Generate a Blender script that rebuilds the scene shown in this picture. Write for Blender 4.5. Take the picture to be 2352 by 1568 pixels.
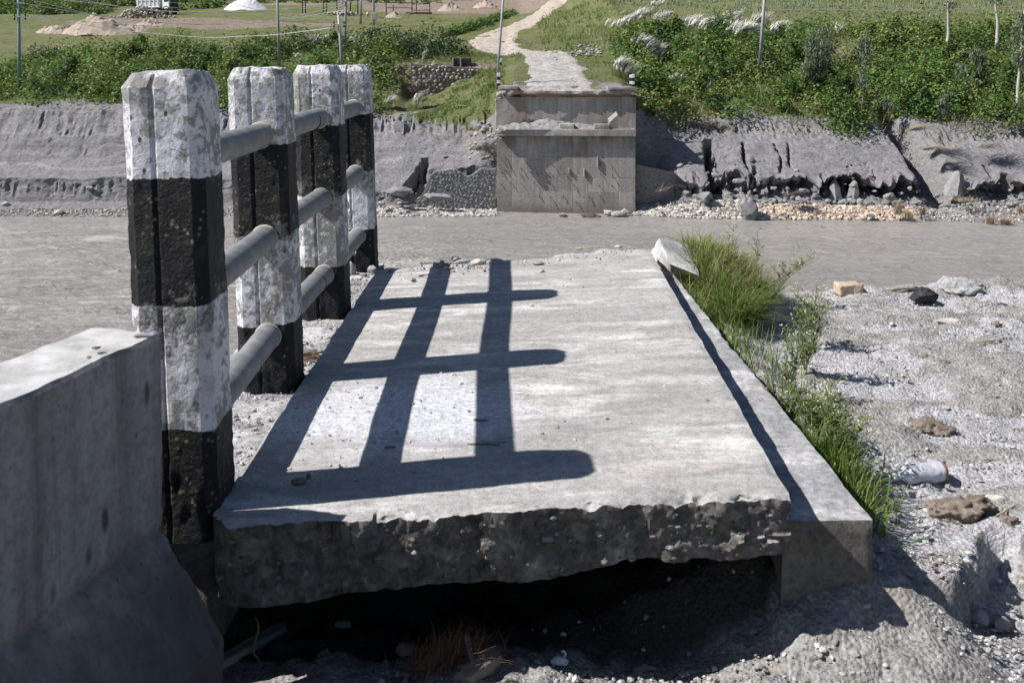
import bpy, math, random
import numpy as np
from math import radians, sin, cos, tan, pi
from mathutils import Vector, Matrix

for o in list(bpy.data.objects):
    bpy.data.objects.remove(o)
SC = bpy.context.scene
COL = SC.collection
rnd = random.Random(11)
RNG = np.random.default_rng(7)

# ------------------------------------------------------------------ camera
PW, PH = 2352.0, 1568.0          # working picture units
FPX = 2318.0                     # focal length in those units
PITCH = radians(3.0)
HORIZON = 140.0
VPP = HORIZON + FPX * tan(PITCH)
CAMZ = 1.17
cam_d = bpy.data.cameras.new('camera')
cam_d.sensor_width = 36.0
cam_d.lens = FPX / PW * 36.0
cam_d.shift_y = -(PH / 2 - VPP) / PW
cam_d.clip_start = 0.05
cam_d.clip_end = 3000
cam_d.dof.use_dof = True
cam_d.dof.focus_distance = 7.0
cam_d.dof.aperture_fstop = 9.0
cam = bpy.data.objects.new('camera', cam_d)
COL.objects.link(cam)
cam.location = (0, 0, CAMZ)
cam.rotation_euler = (radians(90) - PITCH, 0, 0)
SC.camera = cam

# ------------------------------------------------------------------ sky, sun, exposure
SUN_DIR = Vector((-1.0, -0.14, 1.06)).normalized()      # towards the sun
sun_el = math.asin(SUN_DIR.z)
sun_az = math.atan2(SUN_DIR.x, SUN_DIR.y)
world = bpy.data.worlds.new('World')
SC.world = world
world.use_nodes = True
wn = world.node_tree
wn.nodes.clear()
sky = wn.nodes.new('ShaderNodeTexSky')
sky.sky_type = 'NISHITA'
sky.sun_disc = False
sky.sun_elevation = sun_el
sky.sun_rotation = sun_az % (2 * pi)
sky.air_density = 1.0
sky.dust_density = 0.6
sky.ozone_density = 3.0
bg = wn.nodes.new('ShaderNodeBackground')
bg.inputs['Strength'].default_value = 0.053
wo = wn.nodes.new('ShaderNodeOutputWorld')
wn.links.new(sky.outputs[0], bg.inputs[0])
wn.links.new(bg.outputs[0], wo.inputs[0])

sun_d = bpy.data.lights.new('sun', 'SUN')
sun_d.energy = 4.9
sun_d.angle = radians(0.5)
sun_d.color = (1.0, 0.965, 0.935)
sun = bpy.data.objects.new('sun', sun_d)
COL.objects.link(sun)
sun.rotation_euler = SUN_DIR.to_track_quat('Z', 'Y').to_euler()
sun.location = SUN_DIR * 50

SC.view_settings.view_transform = 'Standard'
SC.view_settings.look = 'None'
SC.view_settings.exposure = 0.6
SC.view_settings.gamma = 1.0
SC.view_settings.use_curve_mapping = False
SC.cycles.max_bounces = 5
SC.cycles.diffuse_bounces = 3
SC.cycles.glossy_bounces = 2
SC.cycles.transmission_bounces = 3
SC.cycles.transparent_max_bounces = 4

# ------------------------------------------------------------------ helpers
def ray(u, v):
    xr = (u - PW / 2) / FPX
    yr = -(v - VPP) / FPX
    return Vector((xr, cos(PITCH) + yr * sin(PITCH), -sin(PITCH) + yr * cos(PITCH)))

def at(u, v, Y):
    d = ray(u, v)
    t = Y / d.y
    return Vector((d.x * t, Y, CAMZ + d.z * t))

def atz(u, v, z):
    d = ray(u, v)
    t = (z - CAMZ) / d.z
    return Vector((d.x * t, d.y * t, z))

def zv(Y, v):
    return at(PW / 2, v, Y).z

def _hash(ix, iy, iz, seed):
    h = (ix * 374761393 + iy * 668265263 + iz * 2147483647 + seed * 1274126177) & 0xFFFFFFFF
    h = ((h ^ (h >> 13)) * 1274126177) & 0xFFFFFFFF
    h = ((h ^ (h >> 16)) * 2246822519) & 0xFFFFFFFF
    return ((h ^ (h >> 15)) & 0xFFFF) / 65535.0

def vnoise(P, seed=0):
    P = np.asarray(P, float)
    I = np.floor(P).astype(np.int64)
    Fp = P - I
    W = Fp * Fp * Fp * (Fp * (Fp * 6 - 15) + 10)
    out = np.zeros(len(P))
    for dx in (0, 1):
        wx = W[:, 0] if dx else 1 - W[:, 0]
        for dy in (0, 1):
            wy = W[:, 1] if dy else 1 - W[:, 1]
            for dz in (0, 1):
                wz = W[:, 2] if dz else 1 - W[:, 2]
                out += wx * wy * wz * _hash(I[:, 0] + dx, I[:, 1] + dy, I[:, 2] + dz, seed)
    return out * 2 - 1

def fbm(P, scale=1.0, octv=4, rough=0.5, seed=0, stretch=(1, 1, 1)):
    P = np.asarray(P, float) * (np.array(stretch) * scale)
    a, s, tot = 1.0, np.zeros(len(P)), 0.0
    for k in range(octv):
        s += a * vnoise(P + 17.3 * k, seed + k)
        tot += a
        a *= rough
        P = P * 2.03
    return s / tot * 1.6

def fb1(x, y=0, z=0, **k):
    return float(fbm(np.array([[x, y, z]]), **k)[0])

class MB:
    """collects polygons and links them as one mesh object"""
    def __init__(s):
        s.V, s.L, s.S, s.n, s.M, s.T = [], [], [], 0, [], []
    def add(s, V, F, mi=0, tint=None):
        V = np.asarray(V, float).reshape(-1, 3)
        s.V.append(V)
        s.T.append(np.full(len(V), 0.5) if tint is None else np.broadcast_to(np.asarray(tint, float), (len(V),)))
        groups = [F] if isinstance(F, np.ndarray) else None
        if groups is None:
            by = {}
            for f in F:
                by.setdefault(len(f), []).append(f)
            groups = [np.array(x, int) for x in by.values()]
        for g in groups:
            s.L.append((g + s.n).ravel())
            s.S.append(np.full(len(g), g.shape[1]))
            s.M.append(np.full(len(g), mi))
        s.n += len(V)
        return s
    def mesh(s, name, mats, smooth=False, sharp=0):
        V = np.concatenate(s.V)
        L = np.concatenate(s.L).astype(np.int32)
        S = np.concatenate(s.S).astype(np.int32)
        me = bpy.data.meshes.new(name)
        me.vertices.add(len(V))
        me.vertices.foreach_set('co', V.ravel().astype(np.float32))
        me.loops.add(len(L))
        me.loops.foreach_set('vertex_index', L)
        me.polygons.add(len(S))
        st = np.concatenate([[0], np.cumsum(S)[:-1]]).astype(np.int32)
        me.polygons.foreach_set('loop_start', st)
        me.polygons.foreach_set('loop_total', S)
        for m in (mats if isinstance(mats, (list, tuple)) else [mats]):
            me.materials.append(m)
        me.polygons.foreach_set('material_index', np.concatenate(s.M).astype(np.int32))
        me.polygons.foreach_set('use_smooth', np.full(len(S), bool(smooth)))
        at_ = me.attributes.new('tint', 'FLOAT', 'POINT')
        at_.data.foreach_set('value', np.concatenate(s.T).astype(np.float32))
        me.update(calc_edges=True)
        me.validate()
        if sharp:
            me.set_sharp_from_angle(angle=radians(sharp))
        return me
    def build(s, name, mats, parent=None, smooth=False, sharp=0):
        o = bpy.data.objects.new(name, s.mesh(name, mats, smooth, sharp))
        COL.objects.link(o)
        if parent is not None:
            o.parent = parent
            o.matrix_parent_inverse = parent.matrix_basis.inverted()
        return o

def tag(o, label=None, cat=None, group=None, kind=None):
    if label: o['label'] = label
    if cat: o['category'] = cat
    if group: o['group'] = group
    if kind: o['kind'] = kind
    return o

def empty(name, loc, label, cat, group=None, rz=0.0):
    o = bpy.data.objects.new(name, None)
    COL.objects.link(o)
    o.location = loc
    o.rotation_euler = (0, 0, rz)
    o.empty_display_size = 0.1
    return tag(o, label, cat, group)

def link_copy(o, parent=None, loc=None):
    c = o.copy()
    COL.objects.link(c)
    if parent is not None:
        c.parent = parent
    if loc is not None:
        c.location = loc
    return c

def copy_tree(o, parent=None):
    c = o.copy()
    COL.objects.link(c)
    if parent is not None:
        c.parent = parent
    for ch in list(o.children):
        copy_tree(ch, c)
    return c

BOXF = np.array([[0, 3, 2, 1], [4, 5, 6, 7], [0, 1, 5, 4], [1, 2, 6, 5], [2, 3, 7, 6], [3, 0, 4, 7]])
def box(c, s, rot=None):
    x, y, z = np.array(s, float) / 2
    V = np.array([[-x, -y, -z], [x, -y, -z], [x, y, -z], [-x, y, -z], [-x, -y, z], [x, -y, z], [x, y, z], [-x, y, z]])
    if rot is not None:
        V = V @ np.array(rot.to_3x3()).T
    return V + np.array(c, float), BOXF

def hexa(c8):
    return np.array([tuple(p) for p in c8], float), BOXF

def bevel_box(c, s, b, rot=None):
    """box whose edges are cut by a small chamfer"""
    h = np.array(s, float) / 2
    b = min(b, h.min() * 0.45)
    V, idx = [], {}
    for sx in (-1, 1):
        for sy in (-1, 1):
            for sz in (-1, 1):
                for ax in range(3):
                    p = np.array([sx, sy, sz]) * (h - b)
                    p[ax] = (sx, sy, sz)[ax] * h[ax]
                    idx[(sx, sy, sz, ax)] = len(V)
                    V.append(p)
    F = []
    for ax in range(3):
        o1, o2 = (ax + 1) % 3, (ax + 2) % 3
        for s0 in (-1, 1):
            q = []
            for a, b2 in ((-1, -1), (1, -1), (1, 1), (-1, 1)):
                k = [0, 0, 0]; k[ax] = s0; k[o1] = a; k[o2] = b2
                q.append(idx[(*k, ax)])
            F.append(q if s0 > 0 else q[::-1])
    for ax in range(3):
        o1, o2 = (ax + 1) % 3, (ax + 2) % 3
        for a in (-1, 1):
            for b2 in (-1, 1):
                def K(t, w):
                    k = [0, 0, 0]; k[ax] = t; k[o1] = a; k[o2] = b2
                    return idx[(*k, w)]
                q = [K(-1, o1), K(1, o1), K(1, o2), K(-1, o2)]
                F.append(q if a * b2 > 0 else q[::-1])
    for sx in (-1, 1):
        for sy in (-1, 1):
            for sz in (-1, 1):
                q = [idx[(sx, sy, sz, 0)], idx[(sx, sy, sz, 1)], idx[(sx, sy, sz, 2)]]
                F.append(q if sx * sy * sz > 0 else q[::-1])
    V = np.array(V)
    # orientation of the bevel quads is settled by distance from the middle
    F2 = []
    for f in F:
        p = V[f]
        nrm = np.cross(p[1] - p[0], p[2] - p[0])
        F2.append(f if np.dot(nrm, p.mean(0)) >= 0 else f[::-1])
    if rot is not None:
        V = V @ np.array(rot.to_3x3()).T
    return V + np.array(c, float), F2

def tube(pts, rad, n=8, caps=True, closed=False):
    pts = [Vector(p) for p in pts]
    rad = [rad] * len(pts) if np.isscalar(rad) else list(rad)
    V, F = [], []
    ref = Vector((0, 0, 1))
    prev = None
    for i, p in enumerate(pts):
        a = pts[max(i - 1, 0)]
        b = pts[min(i + 1, len(pts) - 1)]
        t = (b - a).normalized()
        if prev is None:
            r = ref if abs(t.z) < 0.9 else Vector((1, 0, 0))
            x = t.cross(r).normalized()
        else:
            x = (prev - t * prev.dot(t)).normalized()
        prev = x
        y = t.cross(x)
        for k in range(n):
            a_ = 2 * pi * k / n
            V.append(p + (x * cos(a_) + y * sin(a_)) * rad[i])
    m = len(pts)
    for i in range(m - 1):
        for k in range(n):
            F.append([i * n + k, i * n + (k + 1) % n, (i + 1) * n + (k + 1) % n, (i + 1) * n + k])
    if caps:
        F.append(list(range(n))[::-1])
        F.append([(m - 1) * n + k for k in range(n)])
    return np.array([tuple(p) for p in V]), F

def ico(sub=1):
    t = (1 + 5 ** 0.5) / 2
    V = [(-1, t, 0), (1, t, 0), (-1, -t, 0), (1, -t, 0), (0, -1, t), (0, 1, t), (0, -1, -t), (0, 1, -t), (t, 0, -1), (t, 0, 1), (-t, 0, -1), (-t, 0, 1)]
    F = [(0, 11, 5), (0, 5, 1), (0, 1, 7), (0, 7, 10), (0, 10, 11), (1, 5, 9), (5, 11, 4), (11, 10, 2), (10, 7, 6), (7, 1, 8), (3, 9, 4), (3, 4, 2), (3, 2, 6), (3, 6, 8), (3, 8, 9), (4, 9, 5), (2, 4, 11), (6, 2, 10), (8, 6, 7), (9, 8, 1)]
    V = [np.array(v, float) / np.linalg.norm(v) for v in V]
    for _ in range(sub):
        cache, F2 = {}, []
        def mid(a, b):
            k = (min(a, b), max(a, b))
            if k not in cache:
                m = V[a] + V[b]
                V.append(m / np.linalg.norm(m))
                cache[k] = len(V) - 1
            return cache[k]
        for a, b, c in F:
            ab, bc, ca = mid(a, b), mid(b, c), mid(c, a)
            F2 += [(a, ab, ca), (b, bc, ab), (c, ca, bc), (ab, bc, ca)]
        F = F2
    return np.array(V), np.array(F)

ICO = {k: ico(k) for k in (0, 1, 2, 3, 4)}
def rock(sub, size, seed, rough=0.25, flat=0.0, facets=0):
    V, F = ICO[sub]
    V = V.copy()
    r = 1 + rough * fbm(V, 1.3, 4, 0.5, seed)
    V = V * r[:, None]
    if facets:
        rg = np.random.default_rng(seed)
        for _ in range(facets):
            d = rg.normal(size=3); d /= np.linalg.norm(d)
            k = rg.uniform(0.55, 0.85)
            s = V @ d
            V = V - np.outer(np.maximum(s - k, 0), d) * 0.92
    V = V * (np.array(size) / 2.0)
    return V, F

def rotz(V, a):
    c, s = cos(a), sin(a)
    return V @ np.array([[c, s, 0], [-s, c, 0], [0, 0, 1]])

def lattice(nx, ny, nz):
    """closed box surface in the unit cube, welded"""
    ids, P, F = {}, [], []
    def g(i, j, k):
        t = (i, j, k)
        if t not in ids:
            ids[t] = len(P)
            P.append((i / nx, j / ny, k / nz))
        return ids[t]
    for i in range(nx):
        for j in range(ny):
            F.append([g(i, j, 0), g(i, j + 1, 0), g(i + 1, j + 1, 0), g(i + 1, j, 0)])
            F.append([g(i, j, nz), g(i + 1, j, nz), g(i + 1, j + 1, nz), g(i, j + 1, nz)])
    for i in range(nx):
        for k in range(nz):
            F.append([g(i, 0, k), g(i + 1, 0, k), g(i + 1, 0, k + 1), g(i, 0, k + 1)])
            F.append([g(i, ny, k), g(i, ny, k + 1), g(i + 1, ny, k + 1), g(i + 1, ny, k)])
    for j in range(ny):
        for k in range(nz):
            F.append([g(0, j, k), g(0, j, k + 1), g(0, j + 1, k + 1), g(0, j + 1, k)])
            F.append([g(nx, j, k), g(nx, j + 1, k), g(nx, j + 1, k + 1), g(nx, j, k + 1)])
    return np.array(P), np.array(F)

def trilin(T, c8):
    """c8: bottom FL FR BR BL, top FL FR BR BL"""
    c = [np.array(tuple(p), float) for p in c8]
    x, y, z = T[:, 0:1], T[:, 1:2], T[:, 2:3]
    def q(a, b, d, e):
        return (a * (1 - x) + b * x) * (1 - y) + (e * (1 - x) + d * x) * y
    return q(c[0], c[1], c[2], c[3]) * (1 - z) + q(c[4], c[5], c[6], c[7]) * z
# ------------------------------------------------------------------ materials
class G:
    def __init__(s, name):
        s.m = bpy.data.materials.new(name)
        s.m.use_nodes = True
        s.t = s.m.node_tree
        s.t.nodes.clear()
        s.out = s.t.nodes.new('ShaderNodeOutputMaterial')
        s._pos = None
    def n(s, typ, attr=None, **inp):
        nd = s.t.nodes.new(typ)
        for k, v in (attr or {}).items():
            setattr(nd, k, v)
        for k, v in inp.items():
            key = int(k[1:]) if k[0] == '_' else k
            s.put(nd.inputs[key], v)
        return nd
    def put(s, sock, v):
        if isinstance(v, bpy.types.NodeSocket):
            s.t.links.new(v, sock)
        elif v is not None:
            if hasattr(sock.default_value, '__len__') and not hasattr(v, '__len__'):
                v = [v] * len(sock.default_value)
            if hasattr(v, '__len__') and len(sock.default_value) == 4 and len(v) == 3:
                v = (*v, 1)
            sock.default_value = v
    @property
    def pos(s):
        if s._pos is None:
            s._pos = s.n('ShaderNodeNewGeometry').outputs['Position']
        return s._pos
    def obj(s):
        return s.n('ShaderNodeTexCoord').outputs['Object']
    def vec(s, v, scale=(1, 1, 1), rot=(0, 0, 0), loc=(0, 0, 0)):
        return s.n('ShaderNodeMapping', Vector=v, Scale=scale, Rotation=rot, Location=loc).outputs[0]
    def noise(s, scale, detail=5, rough=0.55, vec=None, dist=0.0):
        return s.n('ShaderNodeTexNoise', Vector=vec or s.pos, Scale=scale, Detail=detail, Roughness=rough, Distortion=dist).outputs['Fac']
    def voro(s, scale, vec=None, feat='F1', out='Distance', rnd_=1.0):
        o = s.n('ShaderNodeTexVoronoi', {'feature': feat}, Vector=vec or s.pos, Scale=scale, Randomness=rnd_).outputs[out]
        return s.sep(o)[0] if out == 'Color' else o
    def ramp(s, fac, stops, interp='LINEAR'):
        nd = s.n('ShaderNodeValToRGB', Fac=fac)
        cr = nd.color_ramp
        cr.interpolation = interp
        while len(cr.elements) < len(stops):
            cr.elements.new(0.5)
        for e, (p, c) in zip(cr.elements, stops):
            e.position = p
            e.color = (c, c, c, 1) if np.isscalar(c) else (*c, 1)
        return nd.outputs[0]
    def mix(s, fac, a, b, blend='MIX'):
        nd = s.n('ShaderNodeMix', {'data_type': 'RGBA', 'blend_type': blend})
        s.put(nd.inputs[0], fac); s.put(nd.inputs[6], a); s.put(nd.inputs[7], b)
        return nd.outputs[2]
    def math(s, op, a, b=None, c=None, clamp=False):
        nd = s.n('ShaderNodeMath', {'operation': op, 'use_clamp': clamp})
        s.put(nd.inputs[0], a)
        if b is not None: s.put(nd.inputs[1], b)
        if c is not None: s.put(nd.inputs[2], c)
        return nd.outputs[0]
    def sep(s, v):
        nd = s.n('ShaderNodeSeparateXYZ', Vector=v)
        return nd.outputs
    def attr(s, name, out='Fac'):
        return s.n('ShaderNodeAttribute', {'attribute_name': name}).outputs[out]
    def bump(s, h, strength=0.5, dist=0.01, normal=None):
        return s.n('ShaderNodeBump', Height=h, Strength=strength, Distance=dist, Normal=normal).outputs[0]
    def bsdf(s, color, rough=0.85, normal=None, spec=0.3, metal=0.0, **kw):
        p = s.n('ShaderNodeBsdfPrincipled')
        s.put(p.inputs['Base Color'], color)
        s.put(p.inputs['Roughness'], rough)
        s.put(p.inputs['Specular IOR Level'], spec)
        s.put(p.inputs['Metallic'], metal)
        if normal is not None: s.put(p.inputs['Normal'], normal)
        for k, v in kw.items():
            s.put(p.inputs[k.replace('_', ' ')], v)
        s.t.links.new(p.outputs[0], s.out.inputs[0])
        return s.m

def simple(name, col, rough=0.7, var=0.25, scale=8, metal=0.0, spec=0.3, bump=0.0):
    g = G(name)
    nz = g.noise(scale, 5, 0.6)
    c = g.mix(nz, tuple(x * (1 - var) for x in col), tuple(min(x * (1 + var), 0.95) for x in col))
    nrm = g.bump(g.noise(scale * 6, 4), bump, 0.01) if bump else None
    return g.bsdf(c, rough, nrm, spec, metal)

def mat_slab():
    g = G('walkway_concrete')
    st = g.vec(g.pos, (1.0, 3.0, 1.0), (0, 0, radians(-9)))
    a = g.noise(1.5, 9, 0.68, st, 0.9)
    b = g.noise(3.4, 9, 0.72, g.vec(g.pos, (0.9, 2.6, 1), (0, 0, radians(-7))), 0.7)
    c = g.noise(70, 3, 0.6)
    base = g.ramp(a, [(0.30, (0.27, 0.26, 0.248)), (0.43, (0.345, 0.332, 0.318)), (0.52, (0.425, 0.41, 0.393)), (0.58, (0.56, 0.545, 0.525)), (0.66, (0.72, 0.705, 0.685))])
    pink = g.ramp(g.noise(1.1, 4, 0.6, g.vec(g.pos, (1, 2.6, 1))), [(0.52, 0.0), (0.68, 0.4)])
    base = g.mix(pink, base, (0.50, 0.41, 0.37))
    base = g.mix(g.ramp(b, [(0.47, 0.0), (0.62, 0.8)]), base, (0.25, 0.243, 0.235))
    base = g.mix(g.ramp(b, [(0.30, 0.8), (0.43, 0.0)]), base, (0.60, 0.59, 0.57))
    big = g.ramp(g.noise(0.9, 7, 0.7, g.vec(g.pos, (1, 1.6, 1), (0, 0, 0.4))), [(0.46, 0.0), (0.60, 0.55)])
    base = g.mix(big, base, (0.30, 0.295, 0.285))
    # drift of pale sand left by the flood near the posts
    x, y, z = g.sep(g.pos)
    dx = g.math('MULTIPLY', g.math('ADD', x, 0.40), 1.55)
    dy = g.math('MULTIPLY', g.math('ADD', y, -3.28), 2.1)
    d = g.math('SQRT', g.math('ADD', g.math('MULTIPLY', dx, dx), g.math('MULTIPLY', dy, dy)))
    d = g.math('ADD', d, g.math('MULTIPLY', g.math('ADD', g.noise(3.2, 6, 0.65), -0.5), 1.3))
    sandm = g.ramp(d, [(0.5, 1.0), (0.85, 0.0)])
    sand = g.ramp(g.noise(55, 4, 0.7), [(0.3, (0.30, 0.30, 0.33)), (0.5, (0.54, 0.54, 0.57)), (0.7, (0.64, 0.64, 0.66))])
    sp = g.ramp(g.voro(85), [(0.10, 1.0), (0.19, 0.0)])
    spm = g.math('MULTIPLY', sp, g.ramp(g.noise(6, 4), [(0.42, 0.0), (0.6, 1.0)]))
    sand = g.mix(spm, sand, (0.10, 0.10, 0.12))
    base = g.mix(sandm, base, sand)
    base = g.mix(g.math('MULTIPLY', spm, 0.35), base, (0.14, 0.14, 0.15))
    base = g.mix(g.ramp(c, [(0.4, 0.25), (0.6, 0.0)]), base, (0.2, 0.2, 0.2))
    gr = g.ramp(g.math('ADD', g.math('MULTIPLY', g.noise(38, 6, 0.75), 0.6), g.math('MULTIPLY', g.noise(150, 2, 0.6), 0.4)), [(0.36, 0.62), (0.5, 1.0), (0.62, 1.22)])
    base = g.mix(0.85, base, g.mix(1.0, base, gr, 'MULTIPLY'))
    # hairline scratches
    scr = g.ramp(g.voro(2.3, g.vec(g.pos, (0.35, 1.6, 1), (0, 0, radians(24))), 'DISTANCE_TO_EDGE'), [(0.003, 1.0), (0.008, 0.0)])
    base = g.mix(g.math('MULTIPLY', scr, 0.25), base, (0.2, 0.19, 0.19))
    # broken faces (not facing up) are raw grey brown aggregate
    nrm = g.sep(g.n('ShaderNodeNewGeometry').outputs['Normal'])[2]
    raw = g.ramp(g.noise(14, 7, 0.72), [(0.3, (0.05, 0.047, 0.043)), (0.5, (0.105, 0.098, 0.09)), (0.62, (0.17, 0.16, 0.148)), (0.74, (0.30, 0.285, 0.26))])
    peb = g.voro(38, out='Color')
    raw = g.mix(0.3, raw, g.mix(1.0, raw, peb, 'OVERLAY'))
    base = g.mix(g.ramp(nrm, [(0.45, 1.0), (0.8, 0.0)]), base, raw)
    h = g.math('ADD', g.math('MULTIPLY', a, 0.5), g.math('ADD', g.math('MULTIPLY', g.noise(26, 8, 0.7), 0.55), g.math('MULTIPLY', c, 0.15)))
    return g.bsdf(base, 0.9, g.bump(h, 0.55, 0.02), 0.2)

def mat_concrete(name, lo, mid, hi, streak=0.5, scale=1.0, bump=0.4, pits=0.4, rough=0.9, seams=None, rust=0.0):
    g = G(name)
    a = g.noise(2.2 * scale, 8, 0.6)
    v = g.noise(3.0 * scale, 6, 0.6, g.vec(g.pos, (3.5, 3.5, 0.35)))
    f = g.math('ADD', g.math('MULTIPLY', a, 1 - streak), g.math('MULTIPLY', v, streak))
    c = g.ramp(f, [(0.32, lo), (0.5, mid), (0.68, hi)])
    pit = g.ramp(g.voro(16 * scale, g.vec(g.pos, (1, 1, 0.45))), [(0.05, 1.0), (0.13, 0.0)])
    pit = g.math('MULTIPLY', pit, g.ramp(g.noise(4 * scale, 3), [(0.45, 0.0), (0.6, 1.0)]))
    c = g.mix(g.math('MULTIPLY', pit, pits), c, tuple(x * 0.3 for x in lo))
    if rust:
        r = g.ramp(g.noise(0.55 * scale, 6, 0.65, g.vec(g.pos, (1.3, 1.3, 0.5))), [(0.5, 0.0), (0.68, rust)])
        c = g.mix(r, c, (0.23, 0.165, 0.125))
    gr = g.ramp(g.noise(24 * scale, 7, 0.75), [(0.34, 0.62), (0.5, 1.0), (0.66, 1.25)])
    c = g.mix(0.8, c, g.mix(1.0, c, gr, 'MULTIPLY'))
    h = g.math('ADD', g.math('MULTIPLY', g.noise(18 * scale, 7, 0.65), 0.7), g.math('MULTIPLY', a, 0.5))
    h = g.math('SUBTRACT', h, pit)
    return g, c, h

def mat_plainconc(name, lo, mid, hi, **k):
    b = k.pop('bump', 0.4); bd = k.pop('bdist', 0.01)
    g, c, h = mat_concrete(name, lo, mid, hi, **k)
    return g.bsdf(c, 0.9, g.bump(h, b, bd), 0.2)

def mat_barrier():
    g, c, h = mat_concrete('barrier_concrete', (0.155, 0.152, 0.15), (0.235, 0.23, 0.226), (0.31, 0.305, 0.30), streak=0.6, scale=1.6, pits=0.75)
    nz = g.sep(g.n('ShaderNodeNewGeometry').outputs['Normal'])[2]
    hole = g.math('MULTIPLY', g.ramp(g.voro(9, g.vec(g.pos, (1, 1, 0.38))), [(0.06, 1.0), (0.14, 0.0)]), g.ramp(g.noise(3, 3), [(0.46, 0.0), (0.56, 1.0)]))
    c = g.mix(g.math('MULTIPLY', hole, 0.85), c, (0.03, 0.03, 0.032))
    pin = g.ramp(g.voro(60), [(0.08, 0.8), (0.16, 0.0)])
    c = g.mix(g.math('MULTIPLY', pin, g.ramp(g.noise(5, 4), [(0.48, 0.0), (0.6, 1.0)])), c, (0.05, 0.05, 0.052))
    drp = g.ramp(g.noise(11, 5, 0.6, g.vec(g.pos, (1, 1, 0.06))), [(0.54, 0.0), (0.68, 0.6)])
    c = g.mix(drp, c, (0.10, 0.098, 0.095))
    h = g.math('SUBTRACT', h, hole)
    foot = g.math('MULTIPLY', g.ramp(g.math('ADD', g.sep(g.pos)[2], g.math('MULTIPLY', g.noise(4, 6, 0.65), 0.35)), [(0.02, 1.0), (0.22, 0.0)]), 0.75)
    c = g.mix(foot, c, (0.075, 0.07, 0.064))  # shade deepening towards the barrier's foot, painted into its colour
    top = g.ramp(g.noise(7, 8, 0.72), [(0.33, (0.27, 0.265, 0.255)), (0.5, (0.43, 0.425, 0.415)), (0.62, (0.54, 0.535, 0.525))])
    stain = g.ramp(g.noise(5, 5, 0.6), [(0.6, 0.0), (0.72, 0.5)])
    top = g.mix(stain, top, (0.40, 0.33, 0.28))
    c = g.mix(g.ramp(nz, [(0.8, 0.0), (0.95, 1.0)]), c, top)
    return g.bsdf(c, 0.85, g.bump(h, 0.4, 0.008), 0.25)

def mat_kerb(name='kerb_concrete', blocks=True):
    g = G(name)
    a = g.noise(2.6, 9, 0.7, g.vec(g.pos, (1.2, 2.0, 1)), 0.6)
    top = g.ramp(a, [(0.32, (0.20, 0.20, 0.215)), (0.46, (0.31, 0.305, 0.305)), (0.56, (0.42, 0.415, 0.41)), (0.68, (0.60, 0.59, 0.58))])
    blk = g.voro(1.0, g.n('ShaderNodeCombineXYZ', X=2.0, Y=g.math('FLOOR', g.math('MULTIPLY', g.math('ADD', g.sep(g.pos)[1], g.math('MULTIPLY', g.noise(5, 4), 0.08)), 4.2)), Z=0.0).outputs[0], out='Color')
    if blocks: top = g.mix(g.math('MULTIPLY', g.ramp(blk, [(0.45, 0.0), (0.6, 1.0)]), 0.45), top, (0.19, 0.19, 0.20))
    top = g.mix(g.ramp(g.noise(40, 4, 0.7), [(0.36, 0.5), (0.5, 0.0)]), top, (0.16, 0.16, 0.16))
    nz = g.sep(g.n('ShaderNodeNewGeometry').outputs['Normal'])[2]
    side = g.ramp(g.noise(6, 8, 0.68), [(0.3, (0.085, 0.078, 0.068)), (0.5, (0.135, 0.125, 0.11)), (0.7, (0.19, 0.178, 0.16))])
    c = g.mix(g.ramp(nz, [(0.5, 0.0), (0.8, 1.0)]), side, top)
    crk = g.ramp(g.voro(1.9, g.vec(g.pos, (1.6, 1.0, 1)), 'DISTANCE_TO_EDGE'), [(0.004, 1.0), (0.012, 0.0)])
    gr = g.ramp(g.noise(45, 6, 0.78), [(0.36, 0.6), (0.5, 1.0), (0.64, 1.25)])
    c = g.mix(0.85, c, g.mix(1.0, c, gr, 'MULTIPLY'))
    c = g.mix(g.math('MULTIPLY', crk, 0.0), c, (0.08, 0.08, 0.08))
    h = g.math('ADD', g.noise(22, 7, 0.7), a)
    return g.bsdf(c, 0.9, g.bump(h, 0.6, 0.014), 0.2)

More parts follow.
